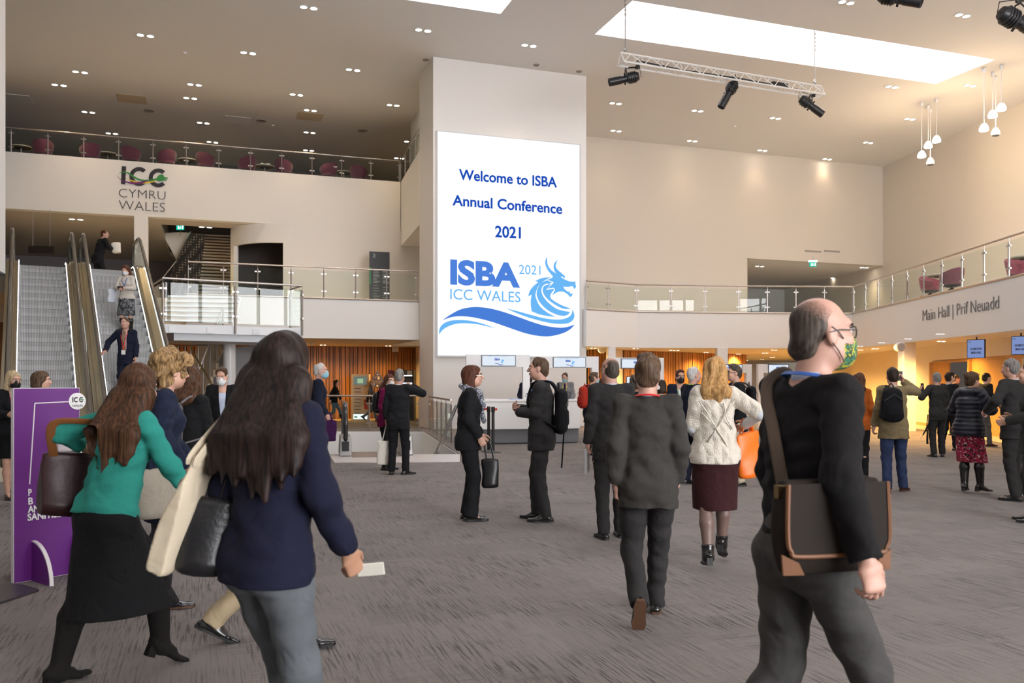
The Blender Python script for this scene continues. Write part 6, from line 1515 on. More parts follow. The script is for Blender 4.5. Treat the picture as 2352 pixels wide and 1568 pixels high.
    def do_shoes(s, m=None, heel=.0, boot=0.0, sole=None, kind='shoe', slim=1.0, opened=False):
        for sg in (1, -1):
            a, u, sd = s.foot_axes(sg); up = np.cross(sd, u)
            if up[2] < 0 and abs(s.ft[sg][0]) < 60: up = -up; 
            c = a + u * .05; g = SDF(np.minimum(c - .24, s.ank[sg] - .12), np.maximum(c + .24, s.ank[sg] + .14 + np.array([0, 0, boot])), s.vc * .85)
            w = .040 * slim
            hb = a - u * .055 + up * (.020 + heel); ball = a + u * .115 + up * .018; toe = a + u * .185 + up * .014
            g.cap(hb, ball, (w * .82, .030), (w * 1.08, .020), sd, .01).cap(ball, toe, (w * 1.08, .020), (w * .70, .015), sd, .01)
            if not opened: g.cap(s.ank[sg] - up * .005 - u * .01, a + u * .075 + up * (.028 + heel * .4), .040, .026, k=.03)
            if boot: 
                kn = s.knee[sg]; top_ = s.ank[sg] + unit(kn - s.ank[sg]) * boot; bk_ = np.cross(unit(s.ank[sg] - kn), np.array([1.0, 0, 0])); bk_ = bk_ if bk_[1] < 0 else -bk_; md = kn + (s.ank[sg] - kn) * .33 + bk_ * .014; g.cap(s.ank[sg] - up * .02, md, .047, .070, k=.025).cap(md, kn, .070, .064, k=.02); g.cut(top_, top_ - s.ank[sg])
            if opened: g.cap(a + u * .0 + up * (.055 + heel), a + u * .09 + up * .055, (.030, .025), (.030, .03), sd, .006, True)
            g.cut(a - up * .002, -up) if heel < .02 else None
            o = s.put('boot' if boot else 'shoe', g, m)
            b = MB()
            if heel >= .02:
                b.obox(a - u * .05 + up * (heel * .5 - .004), sd, u, up, .024, .024, heel * .5 + .006)
            else:
                P = [a + u * x + sd * y for x, y in ((-.088, .022), (-.088, -.022), (-.04, -.038), (.05, -.036), (.12, -.046), (.185, -.030), (.203, 0), (.185, .030), (.12, .046), (.05, .036), (-.04, .038))]
                b.prism([p - up * .004 for p in P], up * .016)
            s.putmb('heel' if heel >= .02 else 'sole', b, sole or M_BLACK, parent=o)
    # -------- hair
    def do_hair(s, kind, col, *a):
        g = SDF(s.H - .26 - np.array([0, 0, .62 if kind in ('long', 'pony', 'mid') else .05]), s.H + .26, s.vh); m = hair_mat('hair_' + col, *HAIR[col]); HM = s.HM
        g2 = 1.0
        def E(c, r, k=.015, sub=False): g.ell(s.hp(*c), r, HM, k, sub)
        def faceoff(wd=.072, top_=.052, y0=.0):
            g.cap(s.hp(0, .125, top_ - .03), s.hp(0, .12, -.16), (wd, .085), (wd, .10), HM[:, 0], .012, True)
        if kind in ('short', 'bald', 'thin'):
            if kind == 'bald': m = s.fade_mat(col); E((0, -.012, .035), (.0775, .0985, .0905)); E((0, -.055, -.02), (.066, .056, .075), .02)
            else: E((0, -.014, .040), (.081, .102, .092)); E((0, -.055, -.02), (.069, .058, .075), .02)
            faceoff(.075, .072 if kind == 'short' else .06)
            for sx in (1, -1): E((sx * .083, .012, -.012), (.025, .032, .040), .008, True); E((sx * .075, .03, -.07), (.03, .08, .045), .008, True)
            g.cut(s.hp(0, -.06, -.085), HM @ np.array([0, .25, -1.0]))
            if kind == 'bald': E((0, .060, .125), (.085, .115, .080), .01, True)
            if kind == 'thin': E((0, -.07, .13), (.035, .045, .04), .01, True)
            g.ripple(.0045, 60, 5, 60)
        elif kind == 'quiff':
            E((0, -.012, .045), (.084, .104, .096)); E((0, -.055, -.02), (.072, .060, .075), .02); E((0, .045, .11), (.060, .055, .035), .02); faceoff(.075, .075)
            for sx in (1, -1): E((sx * .083, .012, -.012), (.025, .032, .040), .008, True); E((sx * .075, .03, -.07), (.03, .08, .045), .008, True)
            g.cut(s.hp(0, -.06, -.085), HM @ np.array([0, .25, -1.0])); g.ripple(.006, 55, 5, 55)
        elif kind == 'curly':
            E((0, -.02, .05), (.115, .130, .115)); E((0, -.07, -.03), (.095, .075, .07), .03); E((0, .07, .10), (.085, .06, .05), .03); faceoff(.066, .03); g.cut(s.hp(0, -.06, -.10), HM @ np.array([0, .2, -1.0])); g.ripple(.018, 62, 8, 62)
        elif kind == 'bob':
            ln = a[0] if a else .13
            E((0, -.015, .04), (.088, .108, .096)); g.cap(s.hp(0, -.035, .0), s.hp(0, -.045, -ln + .045), (.094, .082), (.102, .080), HM[:, 0], .03); faceoff(.064, .048)
            g.ripple(.006, 48, 6, 14); g.cut(s.hp(0, -.05, -ln), HM @ np.array([0, .1, -1.0]))
        elif kind in ('long', 'mid'):
            end, wd = a[0], a[1]        # end point relative to the head in the figure's frame, half width
            E((0, -.014, .04), (.088, .108, .097)); e = s.H + np.array(end)
            q = s.hp(0, -.062, -.06); md = (q + e) / 2 + np.array([0, -.035, 0]); tp = a[2] if len(a) > 2 else .8
            g.cap(s.hp(0, -.045, .02), q, (.088, .062), (wd * .74, .060), HM[:, 0], .03).cap(q, md, (wd * .74, .058), (wd * .95, .042), HM[:, 0], .03)
            rr = np.random.RandomState(int(wd * 1000) + len(col)); xx = HM[:, 0]; nS = 9
            for i in range(nS):
                o = -1 + 2 * i / (nS - 1); s0_ = q + xx * o * wd * .5; st = md + xx * o * wd * .80; en = e + xx * (o * wd * tp + rr.uniform(-.012, .012)) + np.array([0, rr.uniform(-.012, .012), rr.uniform(-.05, .06) + .05 * abs(o)])
                g.cap(s0_, st, .046, .040, k=.03).cap(st, en, .040, .010, k=.025)
            g.cap(md, (md + e) / 2, (wd * .92, .036), (wd * .85, .022), xx, .03)
            for sx in (1, -1): g.cap(s.hp(sx * .062, -.01, .0), s.hp(sx * .070, -.045, -.14), .040, .035, k=.03)
            faceoff(.062, .045); g.ripple(.006, 58, 6, 7)
        elif kind == 'pony':
            E((0, -.014, .04), (.083, .104, .092)); E((0, -.055, -.02), (.072, .060, .07), .02); faceoff(.073, .06)
            for sx in (1, -1): E((sx * .083, .014, -.012), (.022, .026, .036), .008, True)
            g.cap(s.hp(0, -.10, .05), s.hp(0, -.14, -.03), .030, .036, k=.02).cap(s.hp(0, -.14, -.03), s.hp(0, -.11, -.24), .036, .018, k=.03); g.cut(s.hp(0, -.06, -.26), (0, 0, -1)); g.ripple(.005, 55, 6, 12)
        elif kind == 'bun':
            E((0, -.014, .04), (.086, .106, .096)); E((0, -.055, -.02), (.075, .065, .075), .02); faceoff(.072, .058); E((0, -.125, .06), (.050, .045, .050), .01)
            for sx in (1, -1): E((sx * .083, .014, -.012), (.022, .026, .036), .008, True)
            g.cut(s.hp(0, -.06, -.09), HM @ np.array([0, .2, -1.0])); g.ripple(.006, 50, 6, 30)
        s.hairo = s.put('hair', g, m)
    def fade_mat(s, col):
        """cropped hair thinning out towards the bare crown"""
        m = hair_mat('hair_' + col, *HAIR[col]).copy(); nt = m.node_tree; L = nt.links.new; b = nt.nodes['Principled BSDF']; src = b.inputs['Base Color'].links[0].from_socket
        c = s.M @ (s.hp(0, .050, .125) * s.kl); tc = nt.nodes.new('ShaderNodeTexCoord'); d = nt.nodes.new('ShaderNodeVectorMath'); d.operation = 'DISTANCE'; d.inputs[1].default_value = tuple(c); L(tc.outputs['Object'], d.inputs[0])
        n = nt.nodes.new('ShaderNodeTexNoise'); n.inputs['Scale'].default_value = 160; L(tc.outputs['Object'], n.inputs[0]); a = nt.nodes.new('ShaderNodeMath'); a.operation = 'MULTIPLY_ADD'; L(n.outputs[0], a.inputs[0]); a.inputs[1].default_value = .05; L(d.outputs['Value'], a.inputs[2])
        r = nt.nodes.new('ShaderNodeMapRange'); L(a.outputs[0], r.inputs[0]); r.inputs[1].default_value = .125; r.inputs[2].default_value = .185
        x = nt.nodes.new('ShaderNodeMix'); x.data_type = 'RGBA'; L(r.outputs[0], x.inputs[0]); x.inputs[6].default_value = s.skin.node_tree.nodes['Principled BSDF'].inputs['Base Color'].default_value; x.inputs[6].default_value = (*SKINS['pink'], 1); L(src, x.inputs[7]); L(x.outputs[2], b.inputs['Base Color']); return m
    def do_face(s, o):
        ir = mat('iris', (.05, .035, .025), .2); wh = mat('eye_white', (.75, .72, .70), .25); br = hair_mat('hair_' + o.get('brow', 'dark'), *HAIR[o.get('brow', 'dark')])
        for sx in (1, -1):
            b = MB(); c = s.hp(sx * .032, .087, .008); b.ball(c, .0105, .0105, .0105, 12, 8); ey = s.putmb('eye', b, wh, True)
            b = MB(); b.ball(s.hp(sx * .032, .0955, .008), .0052, .0035, .0055, 10, 6); s.putmb('iris', b, ir, True, ey)
            b = MB(); b.tube([s.hp(sx * .014, .101, .027), s.hp(sx * .032, .101, .032), s.hp(sx * .050, .088, .027)], .0038, 6); s.putmb('eyebrow', b, br, True)
        if not o.get('mask'):
            b = MB(); b.tube([s.hp(-.021, .094, -.058), s.hp(-.008, .104, -.055), s.hp(0, .105, -.0565), s.hp(.008, .104, -.055), s.hp(.021, .094, -.058)], .0036, 6); b.tube([s.hp(-.018, .094, -.060), s.hp(0, .103, -.064), s.hp(.018, .094, -.060)], .0040, 6); s.putmb('lips', b, mat('lips', (.42, .15, .13), .45), True)
    # -------- extras worn on the body
    def x_mask(s, m, strap=None):
        g = SDF(s.H - .16, s.H + .16, s.vb * .9); HM = s.HM
        g.ell(s.hp(0, .046, -.050), (.068, .072, .060), HM, .01).ell(s.hp(0, .085, -.035), (.03, .042, .042), HM, .03).ell(s.hp(0, .060, -.085), (.045, .05, .035), HM, .03)
        g.cut(s.hp(0, .0, .004), HM @ np.array([0, -.25, 1.0])).cut(s.hp(0, .035, 0), HM @ np.array([0, -1.0, .15])); fm = s.put('face_mask', g, m)
        for sx in (1, -1):
            b = MB()
            for z0, z1 in ((-.008, .022), (-.085, -.030)): b.tube([s.hp(sx * .068, .040, z0 - .01), s.hp(sx * .080, .012, (z0 + z1) / 2), s.hp(sx * .083, -.012, z1)], .0022 if s.d < 6 else .003, 5)
            s.putmb('mask_strap', b, strap or m, parent=fm)
    def x_glasses(s, m=None):
        b = MB()
        for sx in (1, -1):
            b.tube([s.hp(sx * .034 + .025 * math.cos(t), .108 - abs(.012 * math.cos(t)), .004 + .019 * math.sin(t)) for t in [2 * math.pi * i / 14 for i in range(15)]], .0022, 5)
            b.tube([s.hp(sx * .060, .098, .010), s.hp(sx * .082, .02, .012), s.hp(sx * .083, -.02, .004)], .0024, 5)
        b.tube([s.hp(-.010, .112, .008), s.hp(.010, .112, .008)], .002, 5); s.putmb('glasses', b, m or M_BLACK)
    def x_lanyard(s, m, badge=None, front=.30, back=True):
        nb = s.P0 + s.t * .53; r = .080 if s.sex == 'm' else .072; b = MB()
        ps = [nb + s.X * (r * math.cos(a)) + s.Y * (r * math.sin(a) * .9 - .02) + s.nk * (.018 - .012 * math.sin(a)) for a in [math.radians(x) for x in range(180, 361, 15)]]
        fr = s.P0 + s.t * (.53 - front) + s.Y * .155
        L_, R_ = ps[0], ps[-1]; c = s.P0 + s.t * .42 + s.Y * .150
        line_ = [fr] + [c - s.X * .055] + ps + [c + s.X * .055] + [fr]
        for i in range(len(line_) - 1):
            p, q = np.array(line_[i]), np.array(line_[i + 1]); u = unit(q - p); ln = np.linalg.norm(q - p) / 2
            nn = unit((p + q) / 2 - (s.P0 + s.t * .45)); sd = unit(np.cross(u, nn)); nn = np.cross(sd, u); b.obox((p + q) / 2, u, sd, nn, ln + .004, .008, .0015)
        ly = s.putmb('lanyard', b, m)
        if badge is not None:
            b = MB(); b.obox(fr - s.t * .045 + s.Y * .004, s.X, s.t, s.Y, .042, .045, .003); s.putmb('badge', b, badge, parent=ly)
    def x_tie(s, m):
        b = MB(); n = s.P0 + s.t * .505 + s.Y * .074; 
        q = [n + s.t * .0, s.P0 + s.t * .42 + s.Y * .128, s.P0 + s.t * .28 + s.Y * .134, s.P0 + s.t * .10 + s.Y * .118, s.P0 + s.t * .04 + s.Y * .112]
        ws = (.018, .026, .034, .042, .004)
        for i in range(4):
            p, r = q[i], q[i + 1]; d_ = s.Y * .012
            b.hexa([p - s.X * ws[i] + d_ * .0, p + s.X * ws[i], p + s.X * ws[i] + d_, p - s.X * ws[i] + d_, r - s.X * ws[i + 1], r + s.X * ws[i + 1], r + s.X * ws[i + 1] + d_, r - s.X * ws[i + 1] + d_])
        b.ball(n + s.Y * .012, .022, .016, .022, 10, 7); s.putmb('tie', b, m, False)
    def x_collar(s, m):
        nb = s.P0 + s.t * .505; r = .0655 if s.sex == 'm' else .058; g = SDF(s.P3 - .16, s.P3 + .16, s.vc * .7)
        g.cap(nb, nb + s.nk * .068 - s.Y * .004, (r, r), (r - .006, r - .004), s.X, .01).cap(nb - s.t * .03, nb + s.nk * .11, (r - .006, r - .006), (r - .011, r - .010), s.X, .003, True); g.cut(nb + s.nk * .060, s.nk - s.Y * .2).cut(nb + s.nk * .012, -s.nk); s.put('shirt_collar', g, m)
    def x_scarf(s, m):
        g = SDF(s.P3 - .42, s.P3 + .24, s.vc * .8); nb = s.P0 + s.t * .52
        for i in range(12):
            a, b_ = 2 * math.pi * i / 12, 2 * math.pi * (i + 1) / 12; f = lambda a: nb + s.X * .085 * math.cos(a) + s.Y * (.085 * math.sin(a) + .01) + s.nk * (.02 - .035 * math.sin(a)); g.cap(f(a), f(b_), .036, .036, k=.02)
        g.cap(nb + s.Y * .10 - s.t * .02, s.P2 + s.Y * .155, .046, .040, k=.03).cap(s.P2 + s.Y * .155, s.P1 + s.Y * .165, .040, .022, k=.02); g.ripple(.012, 42, 4, 42); s.put('scarf', g, m)
    def x_tights(s, m, name='tights'): s.tights(m, name)
    def x_headphones(s, m):
        b = MB(); b.tube([s.hp(.088 * math.cos(t), -.01, .02 + .115 * math.sin(t)) for t in [math.pi * i / 12 for i in range(13)]], .008, 6)
        for sx in (1, -1): b.lathe([(.03, -.012), (.036, 0), (.03, .014)], s.hp(sx * .09, -.005, .0), 14, s.HM @ np.array([sx, 0, 0.]))
        s.putmb('headphones', b, m)
    def x_belt(s, m):
        g = s.new(s.vc, s.P0 - .3, s.P0 + .3); f = s.fat; ma = s.sex == 'm'; g.cap(s.P0 + s.t * .04, s.P0 + s.t * .10, ((.130 if ma else .122) * f + .016, .098 * f + .013), ((.128 if ma else .122) * f + .016, .096 * f + .013), s.Xp, .01).cut(s.P0 + s.t * .095, s.t).cut(s.P0 + s.t * .058, -s.t); s.put('belt', g, m)
    def x_sunglasses_up(s, m):
        b = MB(); b.tube([s.hp(-.085, .0, .04), s.hp(-.07, .05, .10), s.hp(0, .085, .125), s.hp(.07, .05, .10), s.hp(.085, .0, .04)], .006, 6); s.putmb('sunglasses', b, m)
# ---- bags and hand-held things (top-level, placed from the carrier's frame)
def thing_mesh(name, g, P, m, label, cat, group=None):
    r = g.mesh(); pos, q = r; pos = (pos * P.kl) @ P.M.T; me = np_mesh(name, pos, q); me.materials.append(m); o = bpy.data.objects.new(name, me); COL.objects.link(o); o.location = P.base; tag(o, label, cat, group); return o
def part_sdf(P, e, name, g, m):
    r = g.mesh(); pos, q = r; pos = (pos * P.kl) @ P.M.T + np.array(P.base) - np.array(e.location); me = np_mesh(name, pos, q); me.materials.append(m); o = bpy.data.objects.new(name, me); COL.objects.link(o); o.parent = e; return o
def part_mb(P, e, name, mb, m, smooth=False):
    v = (np.array(mb.v) * P.kl) @ P.M.T + np.array(P.base) - np.array(e.location); mb.v = [tuple(x) for x in v]; o = mb.build(name, m, None, smooth); o.parent = e; return o
def bag_empty(P, name, p, label, cat): return empty(name, P.w(p), label, cat)
def backpack(P, label, m, m2=None, sx=0.0, w=.15, h=.42, dp=.075, dz=0, oneside=0, pocket=True, yy=0, ms=None):
    c = P.P2 - P.Y * (.135 + dp + yy) + P.X * sx + P.t * (-.06 + dz); e = bag_empty(P, 'backpack', c, label, 'backpack'); v = P.vc
    g = SDF(c - .42, c + .42, v); g.cap(c - P.t * (h / 2 - dp * .9), c + P.t * (h / 2 - dp * 1.1), (w, dp), (w * .84, dp * .92), P.X, .03).ripple(.005, 18, 9, 18); part_sdf(P, e, 'pack_body', g, m)
    if pocket:
        q = c - P.Y * dp * .62 - P.t * h * .16; g = SDF(q - .22, q + .22, v); g.cap(q - P.t * .05, q + P.t * .06, (w * .72, dp * .62), (w * .62, dp * .55), P.X, .02); part_sdf(P, e, 'front_pocket', g, m2 or m)
    b = MB()
    for sg in ((1, -1) if not oneside else (oneside,)):
        s_ = P.sh[sg] - P.X * sg * .055
        pts = [c + P.X * (sg * w * .5) + P.t * h * .40 + P.Y * .04, s_ - P.Y * .10 + P.t * .045, s_ + P.t * .062, s_ + P.Y * .085 + P.t * .035, s_ + P.Y * .135 - P.t * .10, s_ + P.Y * .13 - P.t * .22, s_ + P.X * sg * .045 + P.Y * .02 - P.t * .32, c + P.X * (sg * w * .9) - P.t * h * .36 + P.Y * .04]
        b.tube([tuple(p) for p in spline3(pts)], .024, 8, flat=.35)
    part_mb(P, e, 'strap', b, ms or m2 or m, True)
    b = MB(); b.tube([c + P.t * (h / 2 - .01) + P.X * .04 + P.Y * .03, c + P.t * (h / 2 + .04) + P.Y * .03, c + P.t * (h / 2 - .01) - P.X * .04 + P.Y * .03], .009, 6); part_mb(P, e, 'grab_handle', b, m2 or m)
    b = MB(); b.tube([c - P.X * w * .8 - P.Y * dp * .9 + P.t * h * .1, c - P.Y * dp * 1.02 + P.t * h * .28, c + P.X * w * .8 - P.Y * dp * .9 + P.t * h * .1], .004, 5); part_mb(P, e, 'zip', b, M_DGREY)
    return e
def spline3(p, n=5):
    p = [np.array(x, float) for x in p]; P = [p[0]] + p + [p[-1]]; out = []
    for i in range(1, len(P) - 2):
        for k in range(n):
            t = k / n; a, b, c, d = P[i - 1], P[i], P[i + 1], P[i + 2]; out.append(.5 * (2 * b + (c - a) * t + (2 * a - 5 * b + 4 * c - d) * t * t + (3 * b - a - 3 * c + d) * t ** 3))
    out.append(p[-1]); return out
def tote(P, top, label, m, ax, dn, w=.19, h=.40, dp=.05, strap_to=None, ms=None, name='tote_bag', strap_r=.012, bulge=1.0, cat='bag', flat=.4):
    """cloth bag hanging from `top` (figure frame): ax = width axis, dn = downward axis"""
    top = np.array(top, float); ax = unit(ax); dn = unit(dn); nn = np.cross(ax, dn); e = bag_empty(P, name, top, label, cat); v = P.vc * .9
    g = SDF(top - .65, top + .65, v); c0, c1 = top + dn * .03, top + dn * (h - dp * .6)
    g.cap(c0, c1, (w * .97, dp * .45), (w, dp * bulge), ax, .02); g.cut(top, -dn).cut(top + dn * h, dn).cut(top + ax * w * .97, ax).cut(top - ax * w * .97, -ax); g.ripple(.005, 20, 7, 20); part_sdf(P, e, 'bag_body', g, m)
    if strap_to is not None:
        b = MB()
        for sg in (-1, 1):
            q = np.array(strap_to, float) + nn * sg * .012; b.tube([tuple(x) for x in spline3([top - ax * w * .45 + nn * sg * .015 + dn * .05, top - ax * w * .42 + nn * sg * .015, q - ax * .03, q + ax * .03, top + ax * w * .42 + nn * sg * .015, top + ax * w * .45 + nn * sg * .015 + dn * .05])], strap_r, 6, flat=flat)
        part_mb(P, e, 'strap', b, ms or m)
    return e
def held_box(P, c, ax, up, hx, hy, hz, m, name, label, cat):
    c = np.array(c, float); ax = unit(ax); up = np.array(up, float); up = unit(up - ax * (up @ ax)); nn = np.cross(ax, up); b = MB(); b.obox(c, ax, nn, up, hx, hy, hz)
    v = (np.array(b.v) * P.kl) @ P.M.T; o0 = (P.M @ (c * P.kl)); b.v = [tuple(x - o0) for x in v]; o = b.build(name, m, None, False, .003); o.location = P.w(c); tag(o, label, cat); return o
# ------------------------------------------------------------------ cloth materials
C_BLK = cloth('black_wool', (.010, .010, .011)); C_BLK2 = cloth('black_suiting', (.014, .014, .016)); C_CHAR = cloth('charcoal_suiting', (.030, .029, .029)); C_GREY = cloth('grey_suiting', (.043, .040, .037), var=.1, vscale=5)
C_NAVY = cloth('navy_suiting', (.012, .015, .030)); C_NAVYK = cloth('navy_knit', (.011, .012, .028), bump=.14, bscale=300); C_MID = cloth('mid_grey_suiting', (.20, .20, .21)); C_TEAL = cloth('teal_knit', (.030, .26, .215), bump=.3, bscale=200)
C_DKNIT = cloth('black_knit', (.012, .0115, .012), bump=.18, bscale=260); C_SLATE = cloth('slate_trousers', (.105, .115, .125), var=.08); C_GTR = cloth('grey_trousers', (.060, .058, .056), var=.1); C_KHAKI = cloth('khaki_trousers', (.42, .33, .21), var=.08); C_GSW = cloth('grey_sweater', (.15, .145, .15), bump=.35)
C_TWEED = cloth('tan_tweed', (.20, .155, .085), var=.12, vscale=40); C_JEAN = cloth('blue_jeans', (.028, .042, .095), var=.2, vscale=9); C_JEAN2 = cloth('light_jeans', (.09, .15, .21), var=.2, vscale=9)
C_MAG = cloth('magenta_coat', (.18, .012, .07)); C_ORG = cloth('rust_top', (.36, .085, .012)); C_PUFF = mat('navy_padding', (.008, .010, .022), .38, bump=.15, bscale=30); C_MAROON = cloth('maroon_skirt', (.040, .013, .014), bump=.25)
C_DENIM = cloth('dark_denim', (.016, .022, .045), var=.2, vscale=12); C_WHT = cloth('white_shirt', (.70, .70, .72), sheen=0); C_PINKS = cloth('pink_shirt', (.70, .48, .52), sheen=0); C_LBLUE = cloth('pale_blue_shirt', (.50, .56, .70), sheen=0); C_HOT = cloth('hot_pink_top', (.52, .012, .10)); C_OAT = cloth('oat_knit', (.55, .51, .45), bump=.35)
C_CREAMT = cloth('cream_trousers', (.55, .47, .35)); C_DTIGHT = mat('navy_tights', (.012, .011, .022), .6); C_SHEER = mat('sheer_tights', (.18, .115, .095), .45)
S_BLK = mat('black_leather', (.010, .009, .009), .22, coat=.3); S_SUEDE = cloth('black_suede', (.012, .010, .010)); S_BRN = cloth('brown_suede', (.035, .012, .010)); S_TAN = mat('tan_leather', (.30, .16, .07), .5); S_NAVP = mat('navy_patent', (.006, .007, .014), .08, coat=1); M_SOLE = mat('tan_sole', (.10, .048, .024), .6)
K_BLUE = mat('mask_blue', (.26, .52, .62), .7, bump=.2, bscale=90); K_WHITE = mat('mask_white', (.72, .74, .76), .7); K_BLK = mat('mask_black', (.008, .008, .009), .6)
L_BLUE, L_RED, L_YEL = mat('lanyard_blue', (.03, .10, .36), .5), mat('lanyard_red', (.62, .02, .02), .5), mat('lanyard_yellow', (.72, .58, .04), .5)
B_WHITE = mat('badge_white', (.75, .75, .75), .5); T_CANVAS = cloth('canvas', (.58, .50, .37), sheen=0, bump=.3, bscale=400); T_WHITEC = cloth('white_canvas', (.70, .66, .58), sheen=0)
B_LEATH = mat('bag_black_leather', (.010, .010, .012), .33, bump=.15, bscale=60); B_BORD = mat('bordeaux_leather', (.030, .006, .009), .38, bump=.15, bscale=40); B_NYL = cloth('black_nylon', (.010, .010, .012)); B_GREYN = cloth('grey_nylon', (.10, .095, .10)); B_REDN = cloth('red_nylon', (.42, .035, .02))
def pattern(name, base, *cols, scale=30, rnd=1.0, thr=.32):
    m, nt, b, L = nodes(name); tc = nt.nodes.new('ShaderNodeTexCoord'); prev = None
    c = nt.nodes.new('ShaderNodeRGB'); c.outputs[0].default_value = (*base, 1); out = c.outputs[0]
    for i, col in enumerate(cols):
        n = nt.nodes.new('ShaderNodeTexNoise'); n.inputs['Scale'].default_value = scale * (1 + .35 * i); n.inputs['Detail'].default_value = 2; n.inputs['Distortion'].default_value = rnd
        mp = nt.nodes.new('ShaderNodeMapping'); mp.inputs['Location'].default_value = (i * 7.3, i * 3.1, i); L(tc.outputs['Object'], mp.inputs[0]); L(mp.outputs[0], n.inputs[0])
        g = nt.nodes.new('ShaderNodeMath'); g.operation = 'GREATER_THAN'; g.inputs[1].default_value = 1 - thr - .14 + .05 * i; L(n.outputs[0], g.inputs[0])
        x = nt.nodes.new('ShaderNodeMix'); x.data_type = 'RGBA'; L(g.outputs[0], x.inputs[0]); L(out, x.inputs[6]); x.inputs[7].default_value = (*col, 1); out = x.outputs[2]
    L(out, b.inputs['Base Color']); b.inputs['Roughness'].default_value = .8; MATS[name] = m; return m
P_FLORAL = pattern('floral_print', (.36, .012, .055), (.012, .008, .010), (.70, .55, .52), (.16, .004, .02), scale=22, thr=.30)
P_GREYP = pattern('grey_print', (.16, .165, .18), (.02, .02, .022), scale=15, rnd=1.5, thr=.36)
P_SCARF = pattern('scarf_print', (.50, .52, .56), (.03, .035, .05), (.14, .16, .22), scale=26, rnd=2, thr=.36)
P_MASK = pattern('mask_print', (.55, .50, .03), (.02, .05, .03), (.04, .18, .10), scale=34, rnd=2, thr=.40)
P_TIE = pattern('tie_print', (.03, .025, .03), (.30, .22, .12), scale=70, thr=.40)
def stripes(name, base, line_, spacing, axis=(1, 0, 0), wd=.12):
    m, nt, b, L = nodes(name); tc = nt.nodes.new('ShaderNodeTexCoord'); d = nt.nodes.new('ShaderNodeVectorMath'); d.operation = 'DOT_PRODUCT'; L(tc.outputs['Object'], d.inputs[0]); d.inputs[1].default_value = axis
    k = nt.nodes.new('ShaderNodeMath'); k.operation = 'MULTIPLY'; k.inputs[1].default_value = 1 / spacing; L(d.outputs['Value'], k.inputs[0]); f = nt.nodes.new('ShaderNodeMath'); f.operation = 'FRACT'; L(k.outputs[0], f.inputs[0])
    g = nt.nodes.new('ShaderNodeMath'); g.operation = 'LESS_THAN'; g.inputs[1].default_value = wd; L(f.outputs[0], g.inputs[0]); x = nt.nodes.new('ShaderNodeMix'); x.data_type = 'RGBA'; L(g.outputs[0], x.inputs[0]); x.inputs[6].default_value = (*base, 1); x.inputs[7].default_value = (*line_, 1); L(x.outputs[2], b.inputs['Base Color']); b.inputs['Roughness'].default_value = .8; MATS[name] = m; return m
C_PIN = stripes('pinstripe', (.013, .013, .015), (.050, .048, .048), .016, tuple(RIGHT)); P_TIE2 = stripes('striped_tie', (.015, .016, .03), (.45, .30, .10), .03, (0, .4, .9), .25)
def cable_knit():
    m, nt, b, L = nodes('cable_knit'); tc = nt.nodes.new('ShaderNodeTexCoord'); b.inputs['Base Color'].default_value = (.66, .61, .52, 1); b.inputs['Roughness'].default_value = .9; b.inputs['Sheen Weight'].default_value = .3
    hs = None
    for ax, sc in (((1, 0, .6), 55), ((1, 0, -.6), 55)):
        d = nt.nodes.new('ShaderNodeVectorMath'); d.operation = 'DOT_PRODUCT'; L(tc.outputs['Object'], d.inputs[0]); d.inputs[1].default_value = ax
        k = nt.nodes.new('ShaderNodeMath'); k.operation = 'MULTIPLY'; k.inputs[1].default_value = sc; L(d.outputs['Value'], k.inputs[0]); sn = nt.nodes.new('ShaderNodeMath'); sn.operation = 'SINE'; L(k.outputs[0], sn.inputs[0])
        if hs is None: hs = sn.outputs[0]
        else:
            a = nt.nodes.new('ShaderNodeMath'); a.operation = 'MAXIMUM'; L(hs, a.inputs[0]); L(sn.outputs[0], a.inputs[1]); hs = a.outputs[0]
    v = nt.nodes.new('ShaderNodeTexVoronoi'); v.inputs['Scale'].default_value = 90; L(tc.outputs['Object'], v.inputs['Vector']); a = nt.nodes.new('ShaderNodeMath'); a.operation = 'MULTIPLY_ADD'; L(v.outputs['Distance'], a.inputs[0]); a.inputs[1].default_value = -.6; L(hs, a.inputs[2])
    bp = nt.nodes.new('ShaderNodeBump'); bp.inputs['Strength'].default_value = .7; bp.inputs['Distance'].default_value = .012; L(a.outputs[0], bp.inputs['Height']); L(bp.outputs[0], b.inputs['Normal']); return m
C_CABLE = cable_knit()
def suit(m, **k): return dict(kind='jacket', m=m, **k)
def trou(m, **k): return dict(kind='trousers', m=m, **k)
def shoe(m=S_BLK, **k): return dict(m=m, **k)
HANG = (.045, .03, -.53); SW_F, SW_B = (.04, .20, -.49), (.045, -.17, -.50)
